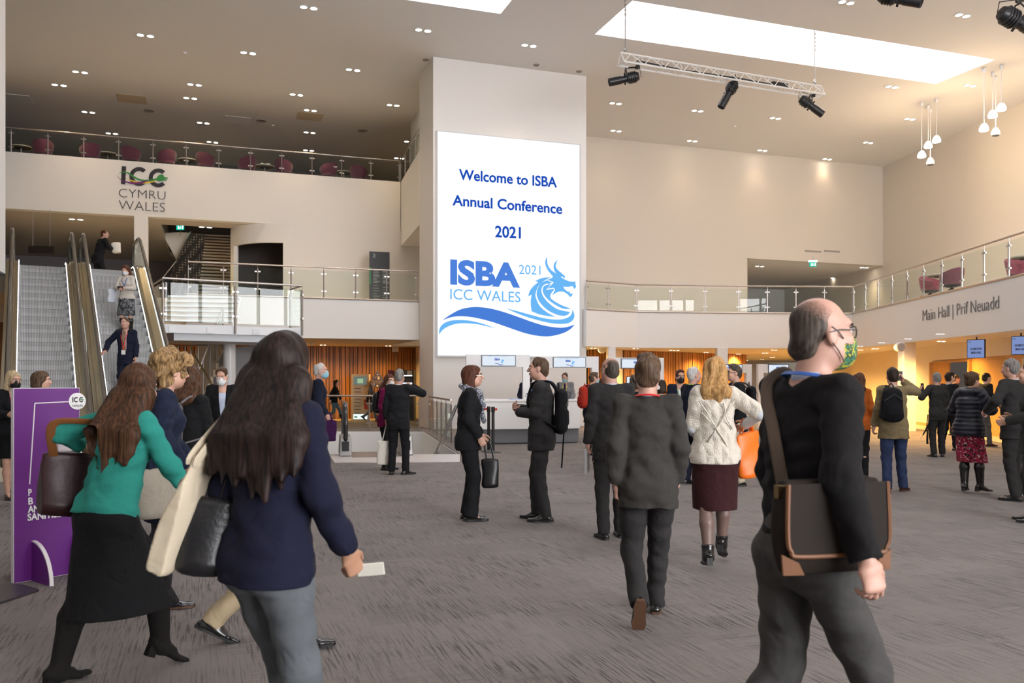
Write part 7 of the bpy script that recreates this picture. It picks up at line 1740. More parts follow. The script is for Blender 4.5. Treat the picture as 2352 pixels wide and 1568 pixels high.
# ------------------------------------------------------------------ 1 man crossing at the right, nearest to us
p = Person('balding man in black pullover and grey trousers crossing the right foreground, patterned mask', 1850, 3.15, 1.89, 70, fat=1.04, lean=2, head=(6, -2), R=(.15, -.05, -.50), L=(.03, .14, -.50), fR=(0, .30, .0, -5), fL=(0, -.30, .07, 28), skin_='pink',
    top=dict(kind='sweater', m=C_DKNIT, hem=.02, ripple=.007, collar=False), bottom=trou(C_GTR, ripple=.007), shoes=shoe(), hair=('bald', 'greybrown'), face=dict(mask=1, brow='greybrown'), handR=dict(curl=.62),
    extras=(('mask', P_MASK, M_BLACK), ('glasses',), ('collar', C_LBLUE), ('lanyard', L_BLUE)))
mc = p.P0 + np.array([.205, -.075, .085]); e = bag_empty(p, 'messenger_bag', mc, 'dark brown messenger bag with tan trim on the hip of the man in black pullover', 'bag')
M_BAGB, M_TRIM = mat('bag_brown', (.020, .015, .012), .7, bump=.08, bscale=120), mat('bag_trim', (.17, .066, .022), .6); M_BAGB.node_tree.nodes['Principled BSDF'].inputs['Specular IOR Level'].default_value = .15
ax_, dn_ = np.array([.10, 1.0, 0]), np.array([.02, 0, -1.0]); ax_ = unit(ax_); nn_ = unit(np.cross(ax_, dn_)); nn_ = nn_ if nn_[0] > 0 else -nn_
def msg(name, hx, hz, off, th, m, z=0, r=.03):
    g = SDF(mc - .36, mc + .36, p.vc * .8); c = mc + nn_ * off - dn_ * z
    g.cap(c - ax_ * (hx - .05), c + ax_ * (hx - .05), (hz, th), (hz, th), dn_, .02); g.cut(c + dn_ * hz * .93, dn_).cut(c - dn_ * hz * .93, -dn_); return part_sdf(p, e, name, g, m)
msg('bag_body', .20, .155, 0, .045, M_BAGB)
pts = [(-.172, .135), (-.176, -.02), (-.165, -.065), (-.13, -.082), (.13, -.082), (.165, -.065), (.176, -.02), (.172, .135)]
def mp_(x, z, o): return mc + ax_ * x - dn_ * z + nn_ * o
b = MB(); b.prism([mp_(x, z, .044) for x, z in pts], nn_ * .010); part_mb(p, e, 'flap', b, M_BAGB)
b = MB(); b.tube([tuple(q) for q in spline3([mp_(x, z, .052) for x, z in pts])], .0075, 6); part_mb(p, e, 'flap_trim', b, M_TRIM)
for sx in (-1, 1):
    b = MB(); b.prism([mp_(sx * .186, -.138, .034), mp_(sx * .12, -.138, .043), mp_(sx * .14, -.10, .044), mp_(sx * .19, -.075, .034)], nn_ * .008); part_mb(p, e, 'corner_patch', b, M_TRIM)
b = MB(); shl = p.sh[-1] + p.X * .05
b.tube([tuple(q) for q in spline3([mp_(-.17, .11, -.0), p.P1 - p.Y * .165 + p.X * .10, p.P2 - p.Y * .155 + p.X * .02, shl - p.Y * .085 + p.t * .02, shl + p.t * .075, shl + p.Y * .09 + p.t * .0, p.P2 + p.Y * .15, p.P1 + p.Y * .16 + p.X * .08, mp_(.17, .11, 0)], 8)], .020, 8, flat=.22); part_mb(p, e, 'strap', b, mat('strap_brown', (.060, .036, .020), .6))
for x in (-.17, .17):
    b = MB(); b.obox(mp_(x, .11, .01), ax_, nn_, dn_, .018, .012, .02); part_mb(p, e, 'buckle', b, mat('antique_brass', (.35, .25, .12), .35, 1))
# ------------------------------------------------------------------ 2 long dark hair, navy jacket
p = Person('woman with very long black hair in navy jacket and grey trousers, striding away in front', 618, 3.2, 1.74, 36, sex='f', fat=1.06, lean=4, twist=6, head=(-22, 4), R=(.09, .12, -.50, (.3, -1, -.1)), L=(.03, .14, -.42), fR=(0, -.20, .07, 30), fL=(0, .22, 0, 0), skin_='tan',
    top=dict(kind='jacket', m=C_NAVYK, hem=-.11, ripple=.006, collar=False, flare=.01), bottom=trou(C_SLATE, ripple=.007, slim=.95), shoes=shoe(heel=.03), hair=('long', 'black', (.10, -.19, -.47), .165, .82), handR=dict(curl=.75, palm=(-1, .2, 0)))
q, dr, pn = p.palm(1, .06, .025)
held_box(p, q + np.array([.055, .04, .0]), (.81, .59, .08), (.1, -.3, 1), .052, .004, .026, mat('card_cream', (.68, .66, .58), .5), 'folded_paper', 'small cream folded paper in the right hand of the long-haired woman in navy', 'paper')
sl_ = p.sh[-1] + p.X * .03
tote(p, sl_ + np.array([-.05, -.17, -.12]), 'tall canvas tote hanging from the left shoulder of the long-haired woman in navy', T_CANVAS, (-.40, .88, 0), (-.26, -.26, -1), w=.11, h=.47, dp=.04, strap_to=sl_ + p.t * .085 - p.Y * .01, ms=T_CANVAS, strap_r=.018)
hb = np.array([-.20, -.12, 1.13]); e = tote(p, hb, 'black leather handbag at the left hip of the long-haired woman in navy', B_LEATH, (.75, .66, 0), (-.06, -.06, -1), w=.115, h=.28, dp=.08, strap_to=hb + np.array([.05, .06, .20]), name='handbag', strap_r=.010)
b = MB(); b.tube([tuple(hb + np.array([-.06, -.06, .04]) + np.array([0, .022 * math.sin(t), .03 * math.cos(t)])) for t in [2 * math.pi * i / 10 for i in range(11)]], .005, 6); part_mb(p, e, 'ring', b, M_STEEL)
# ------------------------------------------------------------------ 3 teal knit
p = Person('woman with long brown hair in teal top and long black skirt, bag on shoulder', 246, 4.55, 1.66, 34, sex='f', fat=1.18, lean=13, side=4, head=(-24, 12), L=(.24, .02, -.20, (.9, -.7, -.4)), R=(.10, .26, -.46), fL=(0, -.22, .0, 0), fR=(-.02, .29, .05, 24), skin_='fair',
    top=dict(kind='sweater', m=C_TEAL, hem=-.04, sleeve=.80, ripple=.006, collar=False, name='top', hemline=(0, .25, 1)), bottom=dict(kind='skirt', m=C_BLK, hem=.36, ripple=.006, flare=.03), shoes=dict(m=S_SUEDE, heel=.05, boot=.38, sole=S_SUEDE), hair=('long', 'brown', (.05, -.24, -.44), .145, .85), extras=(('tights', C_BLK),), handR=dict(curl=.5), handL=dict(curl=.8))
sl_ = p.sh[-1] - p.X * -.02
e = tote(p, p.wr[-1] + np.array([-.03, -.09, .01]), 'bordeaux leather shoulder bag of the woman in teal', B_BORD, (.25, 1, 0), (-.03, -.14, -1), w=.20, h=.36, dp=.105, strap_to=None, name='shoulder_bag')
b = MB(); b.tube([tuple(x) for x in spline3([p.wr[-1] + np.array([-.03, -.22, .0]), p.el[-1] + np.array([.07, -.08, .06]), sl_ - p.Y * .085 + p.t * .0, sl_ + p.t * .078, sl_ + p.Y * .09, p.wr[-1] + np.array([-.01, .08, .0])], 7)], .024, 8, flat=.22); part_mb(p, e, 'strap', b, mat('strap_tan', (.26, .10, .03), .45))
# ------------------------------------------------------------------ 4 curly hair
p = Person('person with curly fair hair in dark denim jacket, behind the woman in teal', 362, 6.0, 1.73, 66, sex='f', fat=1.08, lean=5, head=(-22, 4), R=(.10, .14, -.46, (.4, -1, -.3)), L=(.08, .2, -.46), fR=(0, .04, 0, 0), fL=(0, -.20, .06, 24), top=dict(kind='coat', m=C_DENIM, hem=-.09, ripple=.007, name='jacket'), bottom=dict(kind='skirt', m=C_NAVY, hem=.60), shoes=dict(m=S_NAVP, sole=M_SOLE), hair=('curly', 'curly'), extras=(('tights', C_DTIGHT), ('glasses',)), handR=dict(curl=.7), face=dict(brow='mid'))
tote(p, p.P0 + np.array([.225, .02, .03]), 'pale beige cloth bag at the hip of the curly-haired person', cloth('beige_cloth', (.42, .38, .31), sheen=0), (.1, 1, 0), (.03, .05, -1), w=.17, h=.33, dp=.07, strap_to=p.P1 + np.array([.18, 0, .2]), ms=C_DENIM)
# ------------------------------------------------------------------ 5 grey backpack
p = Person('woman with mid-length brown hair and grey backpack, behind the curly-haired person', 428, 7.5, 1.67, 25, sex='f', fat=1.05, lean=4, head=(-28, 4), R=SW_F, L=SW_B, fL=(0, -.16, .05, 20), fR=(0, .15, 0, 0), top=dict(kind='jacket', m=C_BLK, hem=-.10), bottom=trou(C_BLK2, hem=-.05), shoes=shoe(S_SUEDE), hair=('mid', 'brown', (.01, -.13, -.27), .115, .9), face=True)
backpack(p, 'grey fabric backpack on the woman with mid-length brown hair', B_GREYN, cloth('grey_nylon_light', (.16, .15, .15)), h=.46, w=.155, dp=.085)
# ------------------------------------------------------------------ 6 black jacket, mask
Person('man in black jacket with a white mask, beside the round pillar', 512, 12.6, 1.74, 165, fat=1.08, lean=6, head=(12, 16), R=(.06, .20, -.44), L=(.06, .22, -.42), top=dict(kind='coat', m=C_BLK, hem=-.16, open_=True, shirt=C_LBLUE, name='jacket'), bottom=trou(C_BLK2), shoes=shoe(), hair=('quiff', 'mid'), face=dict(mask=1, brow='mid'), extras=(('mask', K_WHITE), ('collar', C_LBLUE)))
# ------------------------------------------------------------------ 7 khaki trousers
Person('man in grey pullover and khaki trousers, mostly hidden by the long-haired woman', 585, 5.1, 1.72, 78, fat=1.15, lean=12, head=(0, 10), R=(.08, .10, -.50), L=SW_B, fR=(0, .27, 0, -3), fL=(0, -.24, .06, 28), top=dict(kind='sweater', m=C_GSW, hem=-.06, collar=False), bottom=trou(C_KHAKI, ripple=.007), shoes=shoe(), hair=('short', 'greybrown'))
# ------------------------------------------------------------------ 8 grey hair, blue mask
p = Person('white-haired man with a blue mask, seen past the right side of the long black hair', 728, 14.6, 1.84, 75, lean=2, head=(15, 2), R=(.07, .12, -.5), top=dict(kind='coat', m=C_NAVY, hem=-.22), bottom=trou(C_BLK2), shoes=shoe(), hair=('thin', 'white'), skin_='pink', face=dict(mask=1, brow='grey'), extras=(('mask', K_BLUE),))
tote(p, p.wr[1] + np.array([.02, .02, -.06]), 'deep purple cloth bag beside the white-haired masked man', cloth('purple_cloth', (.045, .012, .06)), (.1, 1, 0), (0, 0, -1), w=.14, h=.36, dp=.04, strap_to=p.wr[1] + np.array([.0, .02, .02]))
# ------------------------------------------------------------------ 9, 10 far walkers by the timber wall
p = Person('dark-haired woman in black cardigan and jeans walking along the timber wall', 768, 33.5, 1.66, 88, sex='f', lean=5, head=(25, 0), R=SW_B, L=SW_F, fR=(0, -.32, .10, 35), fL=(0, .32, 0, -8), top=dict(kind='coat', m=C_BLK, hem=-.12, name='cardigan', ripple=0), bottom=trou(C_JEAN2, slim=.9), shoes=dict(m=S_SUEDE, boot=.22), hair=('bob', 'dark', .12), face=True)
tote(p, p.P0 + np.array([-.24, -.1, .05]), 'cream shoulder bag behind the walking woman in black cardigan', T_CANVAS, (.1, 1, 0), (0, -.1, -1), w=.10, h=.26, dp=.05, strap_to=p.sh[-1] + p.t * .06)
p = Person('fair-haired woman in grey tee walking past the drop-shaped sign', 850, 33.9, 1.64, 92, sex='f', lean=4, head=(10, 0), R=(.06, .16, -.48), L=SW_B, fR=(0, .30, 0, -6), fL=(0, -.30, .12, 38), top=dict(kind='tee', m=cloth('grey_tee', (.14, .14, .15)), ripple=0, collar=False), bottom=trou(C_JEAN2, slim=.9), shoes=shoe(S_SUEDE), hair=('pony', 'blonde'), extras=(('mask', K_WHITE),))
tote(p, p.P0 + np.array([.22, .02, .12]), 'black shoulder bag of the fair-haired woman in grey tee', B_NYL, (.1, 1, 0), (0, 0, -1), w=.13, h=.30, dp=.07, strap_to=p.sh[1] + p.t * .05)
# ------------------------------------------------------------------ 11 magenta coat
p = Person('woman in magenta coat, half hidden by the grey-haired man', 889, 15.3, 1.66, 120, sex='f', lean=3, head=(20, 2), R=(.06, .18, -.46), L=(.06, .1, -.5), top=dict(kind='coat', m=C_MAG, hem=-.16), bottom=trou(C_BLK2, slim=.85), shoes=shoe(), hair=('mid', 'auburn', (.0, -.10, -.20), .10, .9), face=dict(mask=1), extras=(('mask', K_WHITE),))
backpack(p, 'glossy black backpack on the woman in magenta coat', B_LEATH, h=.42, w=.15, dp=.085)
# ------------------------------------------------------------------ 12 grey-haired man from behind
p = Person('grey-haired man in black suit seen from behind at the escalator well', 915, 14.5, 1.74, 12, fat=1.12, lean=2, head=(0, 4), R=(-.02, .24, .04, (1.0, -.1, -.6)), L=(.05, .0, -.53), fL=(-.02, -.02, 0, 0, 15), fR=(.02, .03, 0, 0, 40), top=suit(C_BLK2, hem=-.20, flare=.01), bottom=trou(C_BLK2), shoes=shoe(), hair=('short', 'grey'), skin_='pink', extras=(('collar', C_WHT),), handR=dict(curl=1.0), handL=dict(curl=1.1))
q, dr, pn = p.palm(-1)
e = tote(p, q + np.array([-.05, .04, -.26]), 'white canvas tote with a red spot held by the grey-haired man in black', T_WHITEC, (.8, .6, 0), (-.05, .02, -1), w=.16, h=.42, dp=.05, strap_to=q, ms=T_WHITEC)
c = q + np.array([.055, -.045, -.62]); b = MB(); b.lathe([(.045, 0), (.045, .006), (.002, .006)], c, 18, (.55, -.83, 0)); part_mb(p, e, 'red_spot', b, mat('spot_red', (.5, .015, .03), .5))
# ------------------------------------------------------------------ 13, 14 the couple talking
p = Person('woman with auburn bob, patterned scarf and black trouser suit, facing the man with folded arms', 1076, 9.75, 1.71, 82, sex='f', fat=1.08, lean=1, head=(2, -2), R=(.045, .10, -.50), L=(.05, .16, -.49), fR=(0, .02, 0, 0, 0), fL=(0, .0, 0, 0, 0), top=suit(C_BLK2, hem=-.15, flare=.012), bottom=trou(C_BLK2, flare=.022, slim=1.02), shoes=dict(m=S_BLK, opened=True, slim=.95), hair=('bob', 'auburn', .15), face=True, extras=(('scarf', P_SCARF), ('glasses', mat('wire', (.3, .28, .26), .3, 1))), handR=dict(curl=.9), handL=dict(curl=1.0))
q, dr, pn = p.palm(1); q = (q + p.palm(-1)[0]) / 2 * np.array([0, 1, 1]) + np.array([.10, .02, 0])
tote(p, q + np.array([.0, .03, -.17]), 'black handbag hanging from the hands of the woman with the scarf', B_LEATH, (.15, 1, 0), (0, .03, -1), w=.10, h=.33, dp=.07, strap_to=q, name='handbag', strap_r=.009)
p = Person('man in dark pinstripe suit with folded arms and backpack, talking to the scarf woman', 1243, 9.72, 1.80, 278, fat=1.12, lean=-1, head=(0, -1), R=(-.10, .30, -.24, (.5, -.6, -1)), L=(-.15, .27, -.28, (.5, -.6, -1)), fR=(.0, .06, 0, 0, 14), fL=(0, -.06, 0, 0, 6), top=dict(kind='jacket', m=C_PIN, hem=-.19, open_='low', shirt=C_LBLUE), bottom=trou(C_PIN), shoes=shoe(), hair=('short', 'mid'), skin_='pink', face=dict(brow='mid'), extras=(('tie', P_TIE2), ('lanyard', L_BLUE)), handR=dict(dir=(-.9, .15, .3), palm=(0, -1, 0), curl=.5, thumb=(0, 0, 1)), handL=dict(dir=(-.9, .1, .2), palm=(0, -1, 0), curl=.5, thumb=(0, 0, 1)))
e = backpack(p, 'flat black backpack on the man with folded arms', B_NYL, h=.50, w=.15, dp=.075, dz=-.06)
c = p.P2 - p.Y * .24; b = MB(); b.tube([tuple(c + np.array([.06, 0, -.30])), tuple(c + np.array([.07, .03, -.75]))], .008, 6, flat=.4); part_mb(p, e, 'dangling_strap', b, B_NYL)
# ------------------------------------------------------------------ 15, 16 reception staff
Person('receptionist in dark suit and black mask, partly behind the man with folded arms', 1212, 23.7, 1.76, 170, lean=2, head=(-30, 4), R=(.06, .22, -.42), L=(.06, .2, -.44), top=dict(kind='jacket', m=C_NAVY, open_=True, shirt=C_WHT), bottom=trou(C_BLK2), shoes=shoe(), hair=('short', 'grey'), face=dict(mask=1), extras=(('mask', K_BLK), ('lanyard', L_YEL, B_WHITE), ('tie', C_NAVY)))
Person('receptionist in mid-grey suit with blue mask, hand at his chest', 1299, 23.4, 1.78, 190, fat=1.05, lean=8, head=(0, 22), R=(-.08, .20, -.20, (.8, -.5, -1)), L=(.02, .25, -.40), top=dict(kind='jacket', m=C_MID, open_=True, shirt=C_WHT), bottom=trou(C_CHAR), shoes=shoe(), hair=('short', 'mid'), face=dict(mask=1), extras=(('mask', K_BLUE), ('lanyard', L_YEL, B_WHITE), ('tie', C_NAVY)), handR=dict(curl=1.2))
# ------------------------------------------------------------------ 17 red backpack
p = Person('man in long navy coat with a red backpack and pale blue mask', 1358, 18.3, 1.72, 62, lean=3, head=(14, 3), R=(-.02, .30, -.28), L=(-.02, .3, -.3), top=dict(kind='coat', m=C_NAVY, hem=-.26, shirt=C_WHT, open_=True), bottom=trou(C_BLK2), shoes=shoe(), hair=('quiff', 'mid'), face=dict(mask=1, brow='mid'), extras=(('mask', K_BLUE), ('tie', cloth('green_tie', (.01, .05, .03)))))
backpack(p, 'red hiking backpack on the man in long navy coat', B_REDN, cloth('red_nylon_dark', (.30, .02, .015)), h=.48, w=.15, dp=.09, ms=B_REDN)
q, dr, pn = p.palm(1); held_box(p, q + np.array([0, .03, -.04]), (1, .2, 0), (0, .5, .8), .10, .008, .14, mat('booklet_grey', (.35, .38, .45), .5), 'booklet', 'grey booklet held by the man with the red backpack', 'booklet')
# ------------------------------------------------------------------ 18 bald man, 19 grey suit man
p = Person('bald man with glasses in charcoal suit seen from behind, left of the walking grey suit', 1406, 8.63, 1.77, 352, fat=1.08, lean=2, head=(-12, 2), R=HANG, L=(.06, .03, -.53), fR=(.0, .06, 0, 0, 4), fL=(.0, -.05, 0, 0, 10), top=suit(C_CHAR, hem=-.19), bottom=trou(C_CHAR), shoes=shoe(), hair=('bald', 'greybrown'), skin_='pink', extras=(('glasses', mat('wire', (.3, .28, .26), .3, 1)), ('collar', C_LBLUE)), handL=dict(curl=1.0))
q, dr, pn = p.palm(-1); held_box(p, q + np.array([-.03, .03, -.08]), (.3, .9, 0), (0, 0, 1), .15, .012, .12, mat('folder_grey', (.33, .33, .34), .4), 'folder', 'pale grey folder hanging from the hand of the bald man', 'folder')
Person('man in dark grey suit with red lanyard walking away, hand in pocket, centre right', 1488, 5.6, 1.745, 6, fat=1.08, lean=4, twist=-4, head=(2, 2), R=(.02, .06, -.50, (.3, -1, 0)), L=(.03, -.08, -.51), fR=(-.03, .28, 0, -4, 4), fL=(.03, -.20, .10, 58, 4), top=suit(C_GREY, hem=-.17, ripple=.006, flare=.008), bottom=trou(C_CHAR, ripple=.007), shoes=dict(m=S_BLK, sole=M_SOLE), hair=('quiff', 'mid'), skin_='pink', extras=(('collar', C_LBLUE), ('lanyard', L_RED)))
# ------------------------------------------------------------------ 20 heads seen between them
Person('auburn-haired woman glimpsed behind the bald man, tan boots', 1384, 15.6, 1.60, 20, sex='f', head=(30, 4), fR=(0, .1, 0, 0), fL=(0, -.2, .08, 30), top=dict(kind='coat', m=C_BLK, hem=-.2, ripple=0), bottom=trou(C_BLK2), shoes=dict(m=S_TAN, boot=.12), hair=('bob', 'auburn', .14))
Person('woman with curly grey-brown hair glimpsed between the two suited men', 1459, 13.2, 1.62, 60, sex='f', head=(0, 2), top=dict(kind='coat', m=C_CHAR, hem=-.2, ripple=0), bottom=trou(C_BLK2), shoes=shoe(), hair=('curly', 'greybrown'))
Person('short-haired person with white headphones behind the red-lanyard man', 1521, 12.4, 1.56, 330, sex='f', head=(-40, 4), top=dict(kind='coat', m=C_BLK, hem=-.2, ripple=0), bottom=trou(C_BLK2), shoes=shoe(), hair=('bob', 'dark', .10), extras=(('headphones', mat('white_plastic', (.75, .75, .75), .3)),))
# ------------------------------------------------------------------ 21 black mask, laptop; 22 white-haired man
p = Person('man in navy suit and black mask holding a silver laptop', 1560, 16.2, 1.74, 178, lean=1, head=(-6, 0), R=(.0, .24, -.34), L=(.02, .2, -.42), top=dict(kind='jacket', m=C_NAVY, open_='wide', shirt=C_WHT), bottom=trou(C_NAVY), shoes=shoe(), hair=('quiff', 'auburn'), face=dict(mask=1), extras=(('mask', K_BLK), ('glasses',), ('lanyard', mat('lanyard_green', (.10, .35, .12), .5))))
q, dr, pn = p.palm(1); held_box(p, q + np.array([.03, .05, .04]), (1, .3, .1), (-.1, .3, 1), .15, .009, .11, mat('laptop_silver', (.5, .52, .54), .3, .7), 'laptop', 'silver laptop under the arm of the man in black mask', 'laptop')
Person('white-haired man in navy suit facing right, behind the woman in cream knit', 1588, 13.1, 1.75, 66, fat=1.15, lean=1, head=(6, -2), R=HANG, L=(.05, .2, -.45), fR=(.02, .08, 0, 0, 20), fL=(0, -.02, 0, 0, 0), top=suit(C_NAVY, hem=-.2), bottom=trou(C_NAVY), shoes=shoe(), hair=('short', 'white'), skin_='pink', face=dict(brow='grey'), extras=(('collar', C_LBLUE), ('lanyard', mat('lanyard_lime', (.45, .55, .05), .5))))
# ------------------------------------------------------------------ 23 cream cable knit
p = Person('blonde woman in cream cable-knit vest, maroon skirt and black ankle boots, walking away', 1642, 7.25, 1.70, 8, sex='f', fat=1.14, lean=2, twist=4, head=(14, 2), z=0.0, pelvis=.045, R=(.13, .12, -.27, (.9, -.5, -.6)), L=(.0, .24, -.34), fL=(.03, -.14, .045, 12, 6), fR=(-.02, .24, .075, 24, 14), top=dict(kind='sweater', m=C_CABLE, hem=-.10, sleeve=.46, ripple=.003, name='knitted_vest', fat=1.2), bottom=dict(kind='skirt', m=C_MAROON, hem=.50, flare=-.012), shoes=dict(m=S_BLK, heel=.055, boot=.09), hair=('mid', 'blonde', (.0, -.13, -.27), .105, .95), extras=(('tights', C_SHEER),), handR=dict(curl=.9))
g = p.new(p.vc)
for sg in (1, -1): g.cap(p.sh[sg], p.el[sg], .060, .056, k=.02).cap(p.el[sg], p.wr[sg], .056, .040, k=.02)
p.put('sleeves', g, cloth('pale_blouse', (.60, .63, .66), sheen=0))
g = p.new(p.vc * .8); X0_, t0 = p.Xp, p.t
g.cap(p.P0 - t0 * .10, p.P0 - t0 * .02, (.172 * 1.16, .105 * 1.2 + .022), (.172 * 1.16 + .004, .105 * 1.2 + .024), X0_, .01).cut(p.P0 - t0 * .10, -t0).cut(p.P0 - t0 * .02, t0); p.put('ribbed_hem', g, stripes('rib_knit', (.66, .61, .52), (.48, .44, .37), .014, tuple(RIGHT), .3))
b = MB(); bk = lambda x, z: p.P0 + p.t * z + p.X * x - p.Y * (.144 + (.012 if .2 < z < .42 else .0) - abs(x) ** 2 * 1.6)
for ln_ in ([(-.15, .44), (-.10, .36), (-.02, .22), (.06, .10), (.10, .02)], [(.15, .44), (.08, .34), (-.01, .20), (-.08, .09)], [(-.13, .34), (-.06, .26)], [(.05, .42), (.08, .28), (.13, .20)]):
    b.tube([tuple(bk(x, z)) for x, z in ln_], .0065, 6)
p.putmb('cable_pattern', b, C_CABLE, True)
tote(p, p.wr[1] + np.array([.02, .04, -.06]), 'bright orange carrier bag on the arm of the blonde woman in cream knit', mat('orange_bag', (.80, .16, .008), .45, bump=.2, bscale=14), (.75, .66, 0), (.10, .05, -1), w=.165, h=.40, dp=.075, strap_to=p.wr[1] + np.array([0, .0, .04]))
# ------------------------------------------------------------------ 24 man with glasses facing left
p = Person('man with glasses, red lanyard and grey-strapped backpack facing left, behind the blonde woman', 1694, 13.0, 1.78, 268, lean=1, head=(0, -1), R=(-.02, .26, -.26), L=(.0, .3, -.22, (.6, -.6, -1)), fR=(0, .04, 0, 0), top=dict(kind='jacket', m=C_BLK2, open_=True, shirt=C_LBLUE, hem=-.19), bottom=trou(C_CREAMT), shoes=shoe(), hair=('quiff', 'greybrown'), face=dict(brow='dark'), extras=(('glasses',), ('lanyard', L_RED), ('tie', cloth('maroon_tie', (.05, .01, .015)))), handL=dict(curl=.5))
backpack(p, 'black backpack with grey straps on the man with glasses and red lanyard', B_NYL, B_GREYN, h=.44, w=.145, dp=.075)
tote(p, np.array([.20, -.06, .98]), 'cream canvas tote behind the orange carrier bag', T_CANVAS, (.2, 1, 0), (0, 0, -1), w=.14, h=.36, dp=.05, strap_to=np.array([.17, -.02, 1.28]))
# ------------------------------------------------------------------ 25 rust top
p = Person('woman with brown hair and rust-orange top, beside the man on the phone', 1972, 13.9, 1.67, 25, sex='f', fat=1.05, lean=2, head=(20, 2), R=(.06, .08, -.51), fL=(.0, -.12, .04, 18), top=dict(kind='sweater', m=C_ORG, hem=-.14, collar=False, name='top'), bottom=trou(C_BLK2, slim=.9), shoes=shoe(), hair=('mid', 'brown', (0, -.11, -.22), .10, .95))
q, dr, pn = p.palm(-1); held_box(p, q + np.array([.0, .02, -.05]), (.9, .4, 0), (0, 0, 1), .10, .006, .14, mat('brochure_blue', (.25, .45, .75), .4), 'brochure', 'blue and white brochure beside the rust-orange top', 'brochure')
# ------------------------------------------------------------------ 26 tan blazer, phone
p = Person('man in tan tweed blazer and jeans on the phone, black backpack on one shoulder', 2052, 12.25, 1.73, 4, fat=1.16, lean=1, head=(10, 3), R=(.02, .16, .13, (1.0, .3, -.6)), L=(.08, .05, -.52), fR=(.06, .06, 0, 0, 42), fL=(-.02, -.10, 0, 0, -2), top=suit(C_TWEED, hem=-.20, flare=.02), bottom=trou(C_JEAN, slim=1.04), shoes=dict(m=S_BRN, sole=M_SOLE), hair=('short', 'dark'), skin_='pink', extras=(('collar', C_WHT),), handR=dict(dir=(-.3, .1, 1), palm=(-1, -.3, 0), curl=.9, thumb=(0, -1, .3)))
q, dr, pn = p.palm(1, .05, .012); held_box(p, q, (0, .1, 1), (0, 1, 0), .07, .035, .005, M_BLACK, 'mobile_phone', 'dark phone at the ear of the man in tan blazer', 'phone')
backpack(p, 'black backpack hanging off the left shoulder of the man in tan blazer', B_NYL, sx=-.10, h=.50, w=.16, dp=.095, oneside=-1)
# ------------------------------------------------------------------ 27, 28, 33 people at the doors
p = Person('man in grey suit holding up a phone, seen from behind near the open door', 2154, 17.9, 1.72, 356, fat=1.05, lean=1, head=(4, 2), L=(.10, .16, -.06, (.9, -.2, -1)), R=HANG, fR=(.03, .05, 0, 0, 30), top=suit(C_CHAR, hem=-.19), bottom=trou(C_CHAR), shoes=shoe(), hair=('short', 'grey'), skin_='pink', handL=dict(dir=(0, .2, 1), curl=.8))
q, dr, pn = p.palm(-1); held_box(p, q, (0, .1, 1), (1, 0, 0), .07, .004, .035, M_BLACK, 'mobile_phone', 'dark phone raised by the grey-suited man at the door', 'phone')
um = empty('umbrella', p.w(np.array([-.30, .0, .62])), 'black furled umbrella sticking out left of the grey-suited man', 'umbrella')
b = MB(); b.tube([np.array([-.05, .02, .88]), np.array([-.12, .0, .80]), np.array([-.27, -.05, .60]), np.array([-.37, -.08, .46])], .034, 8, r2=.012); part_mb(p, um, 'canopy', b, B_NYL)
b = MB(); b.tube([np.array([-.05, .02, .88]), np.array([.0, .04, .96])], .012, 6); part_mb(p, um, 'handle', b, M_BLACK)
b = MB(); b.tube([np.array([-.37, -.08, .46]), np.array([-.42, -.09, .39])], .006, 6); part_mb(p, um, 'tip', b, M_STEEL)
tote(p, np.array([-.16, .12, .58]), 'flat black bag at the left leg of the grey-suited man', B_NYL, (.5, .85, 0), (0, 0, -1), w=.14, h=.32, dp=.03, strap_to=np.array([-.15, .10, .85]))
Person('man in dark suit seen in profile just behind the grey-suited man with the phone', 2178, 19.6, 1.74, 60, lean=1, head=(15, 0), fR=(0, .12, 0, 0), fL=(0, -.12, .03, 12), top=suit(C_BLK2), bottom=trou(C_BLK2), shoes=shoe(), hair=('quiff', 'dark'), face=True, extras=(('collar', C_WHT),))
Person('man glimpsed at the far door, head lit warm', 2190, 25.0, 1.72, 100, head=(0, 0), top=suit(C_BLK2, ripple=0), bottom=trou(C_BLK2, ripple=0), shoes=shoe(), hair=('thin', 'mid'), skin_='pink')
# ------------------------------------------------------------------ 29 padded jacket
Person('woman in navy padded jacket, pink floral skirt and black knee boots', 2226, 12.1, 1.64, 52, sex='f', fat=1.1, lean=4, head=(14, 6), pelvis=.03, R=(.02, .27, -.20, (.8, -.6, -.9)), L=(.0, .25, -.22, (.8, -.6, -.9)), fR=(.03, .08, .03, 4, 30), fL=(.05, -.04, .03, 4, 10), top=dict(kind='puffer', m=C_PUFF, hem=-.14, ripple=.002, hood=True, rows=.062, collar=False, flare=.015), bottom=dict(kind='skirt', m=P_FLORAL, hem=.46, flare=.02), shoes=dict(m=S_BLK, heel=.035, boot=.40, slim=.9), hair=('bun', 'mid'), face=True, extras=(('sunglasses_up', mat('maroon_plastic', (.10, .015, .015), .2)),), handR=dict(curl=.9), handL=dict(curl=.9))
# ------------------------------------------------------------------ 30 walking right at the doors
Person('dark-haired man in black jacket and grey trousers striding right along the doors', 2256, 20.8, 1.75, 78, lean=8, head=(0, 2), R=(.05, .18, -.44), L=SW_B, fR=(0, .12, 0, 0), fL=(0, -.36, .12, 40), top=suit(C_BLK2, hem=-.16), bottom=trou(cloth('grey_check', (.09, .09, .095)), slim=.9), shoes=dict(m=S_BRN, sole=M_SOLE), hair=('short', 'dark'))
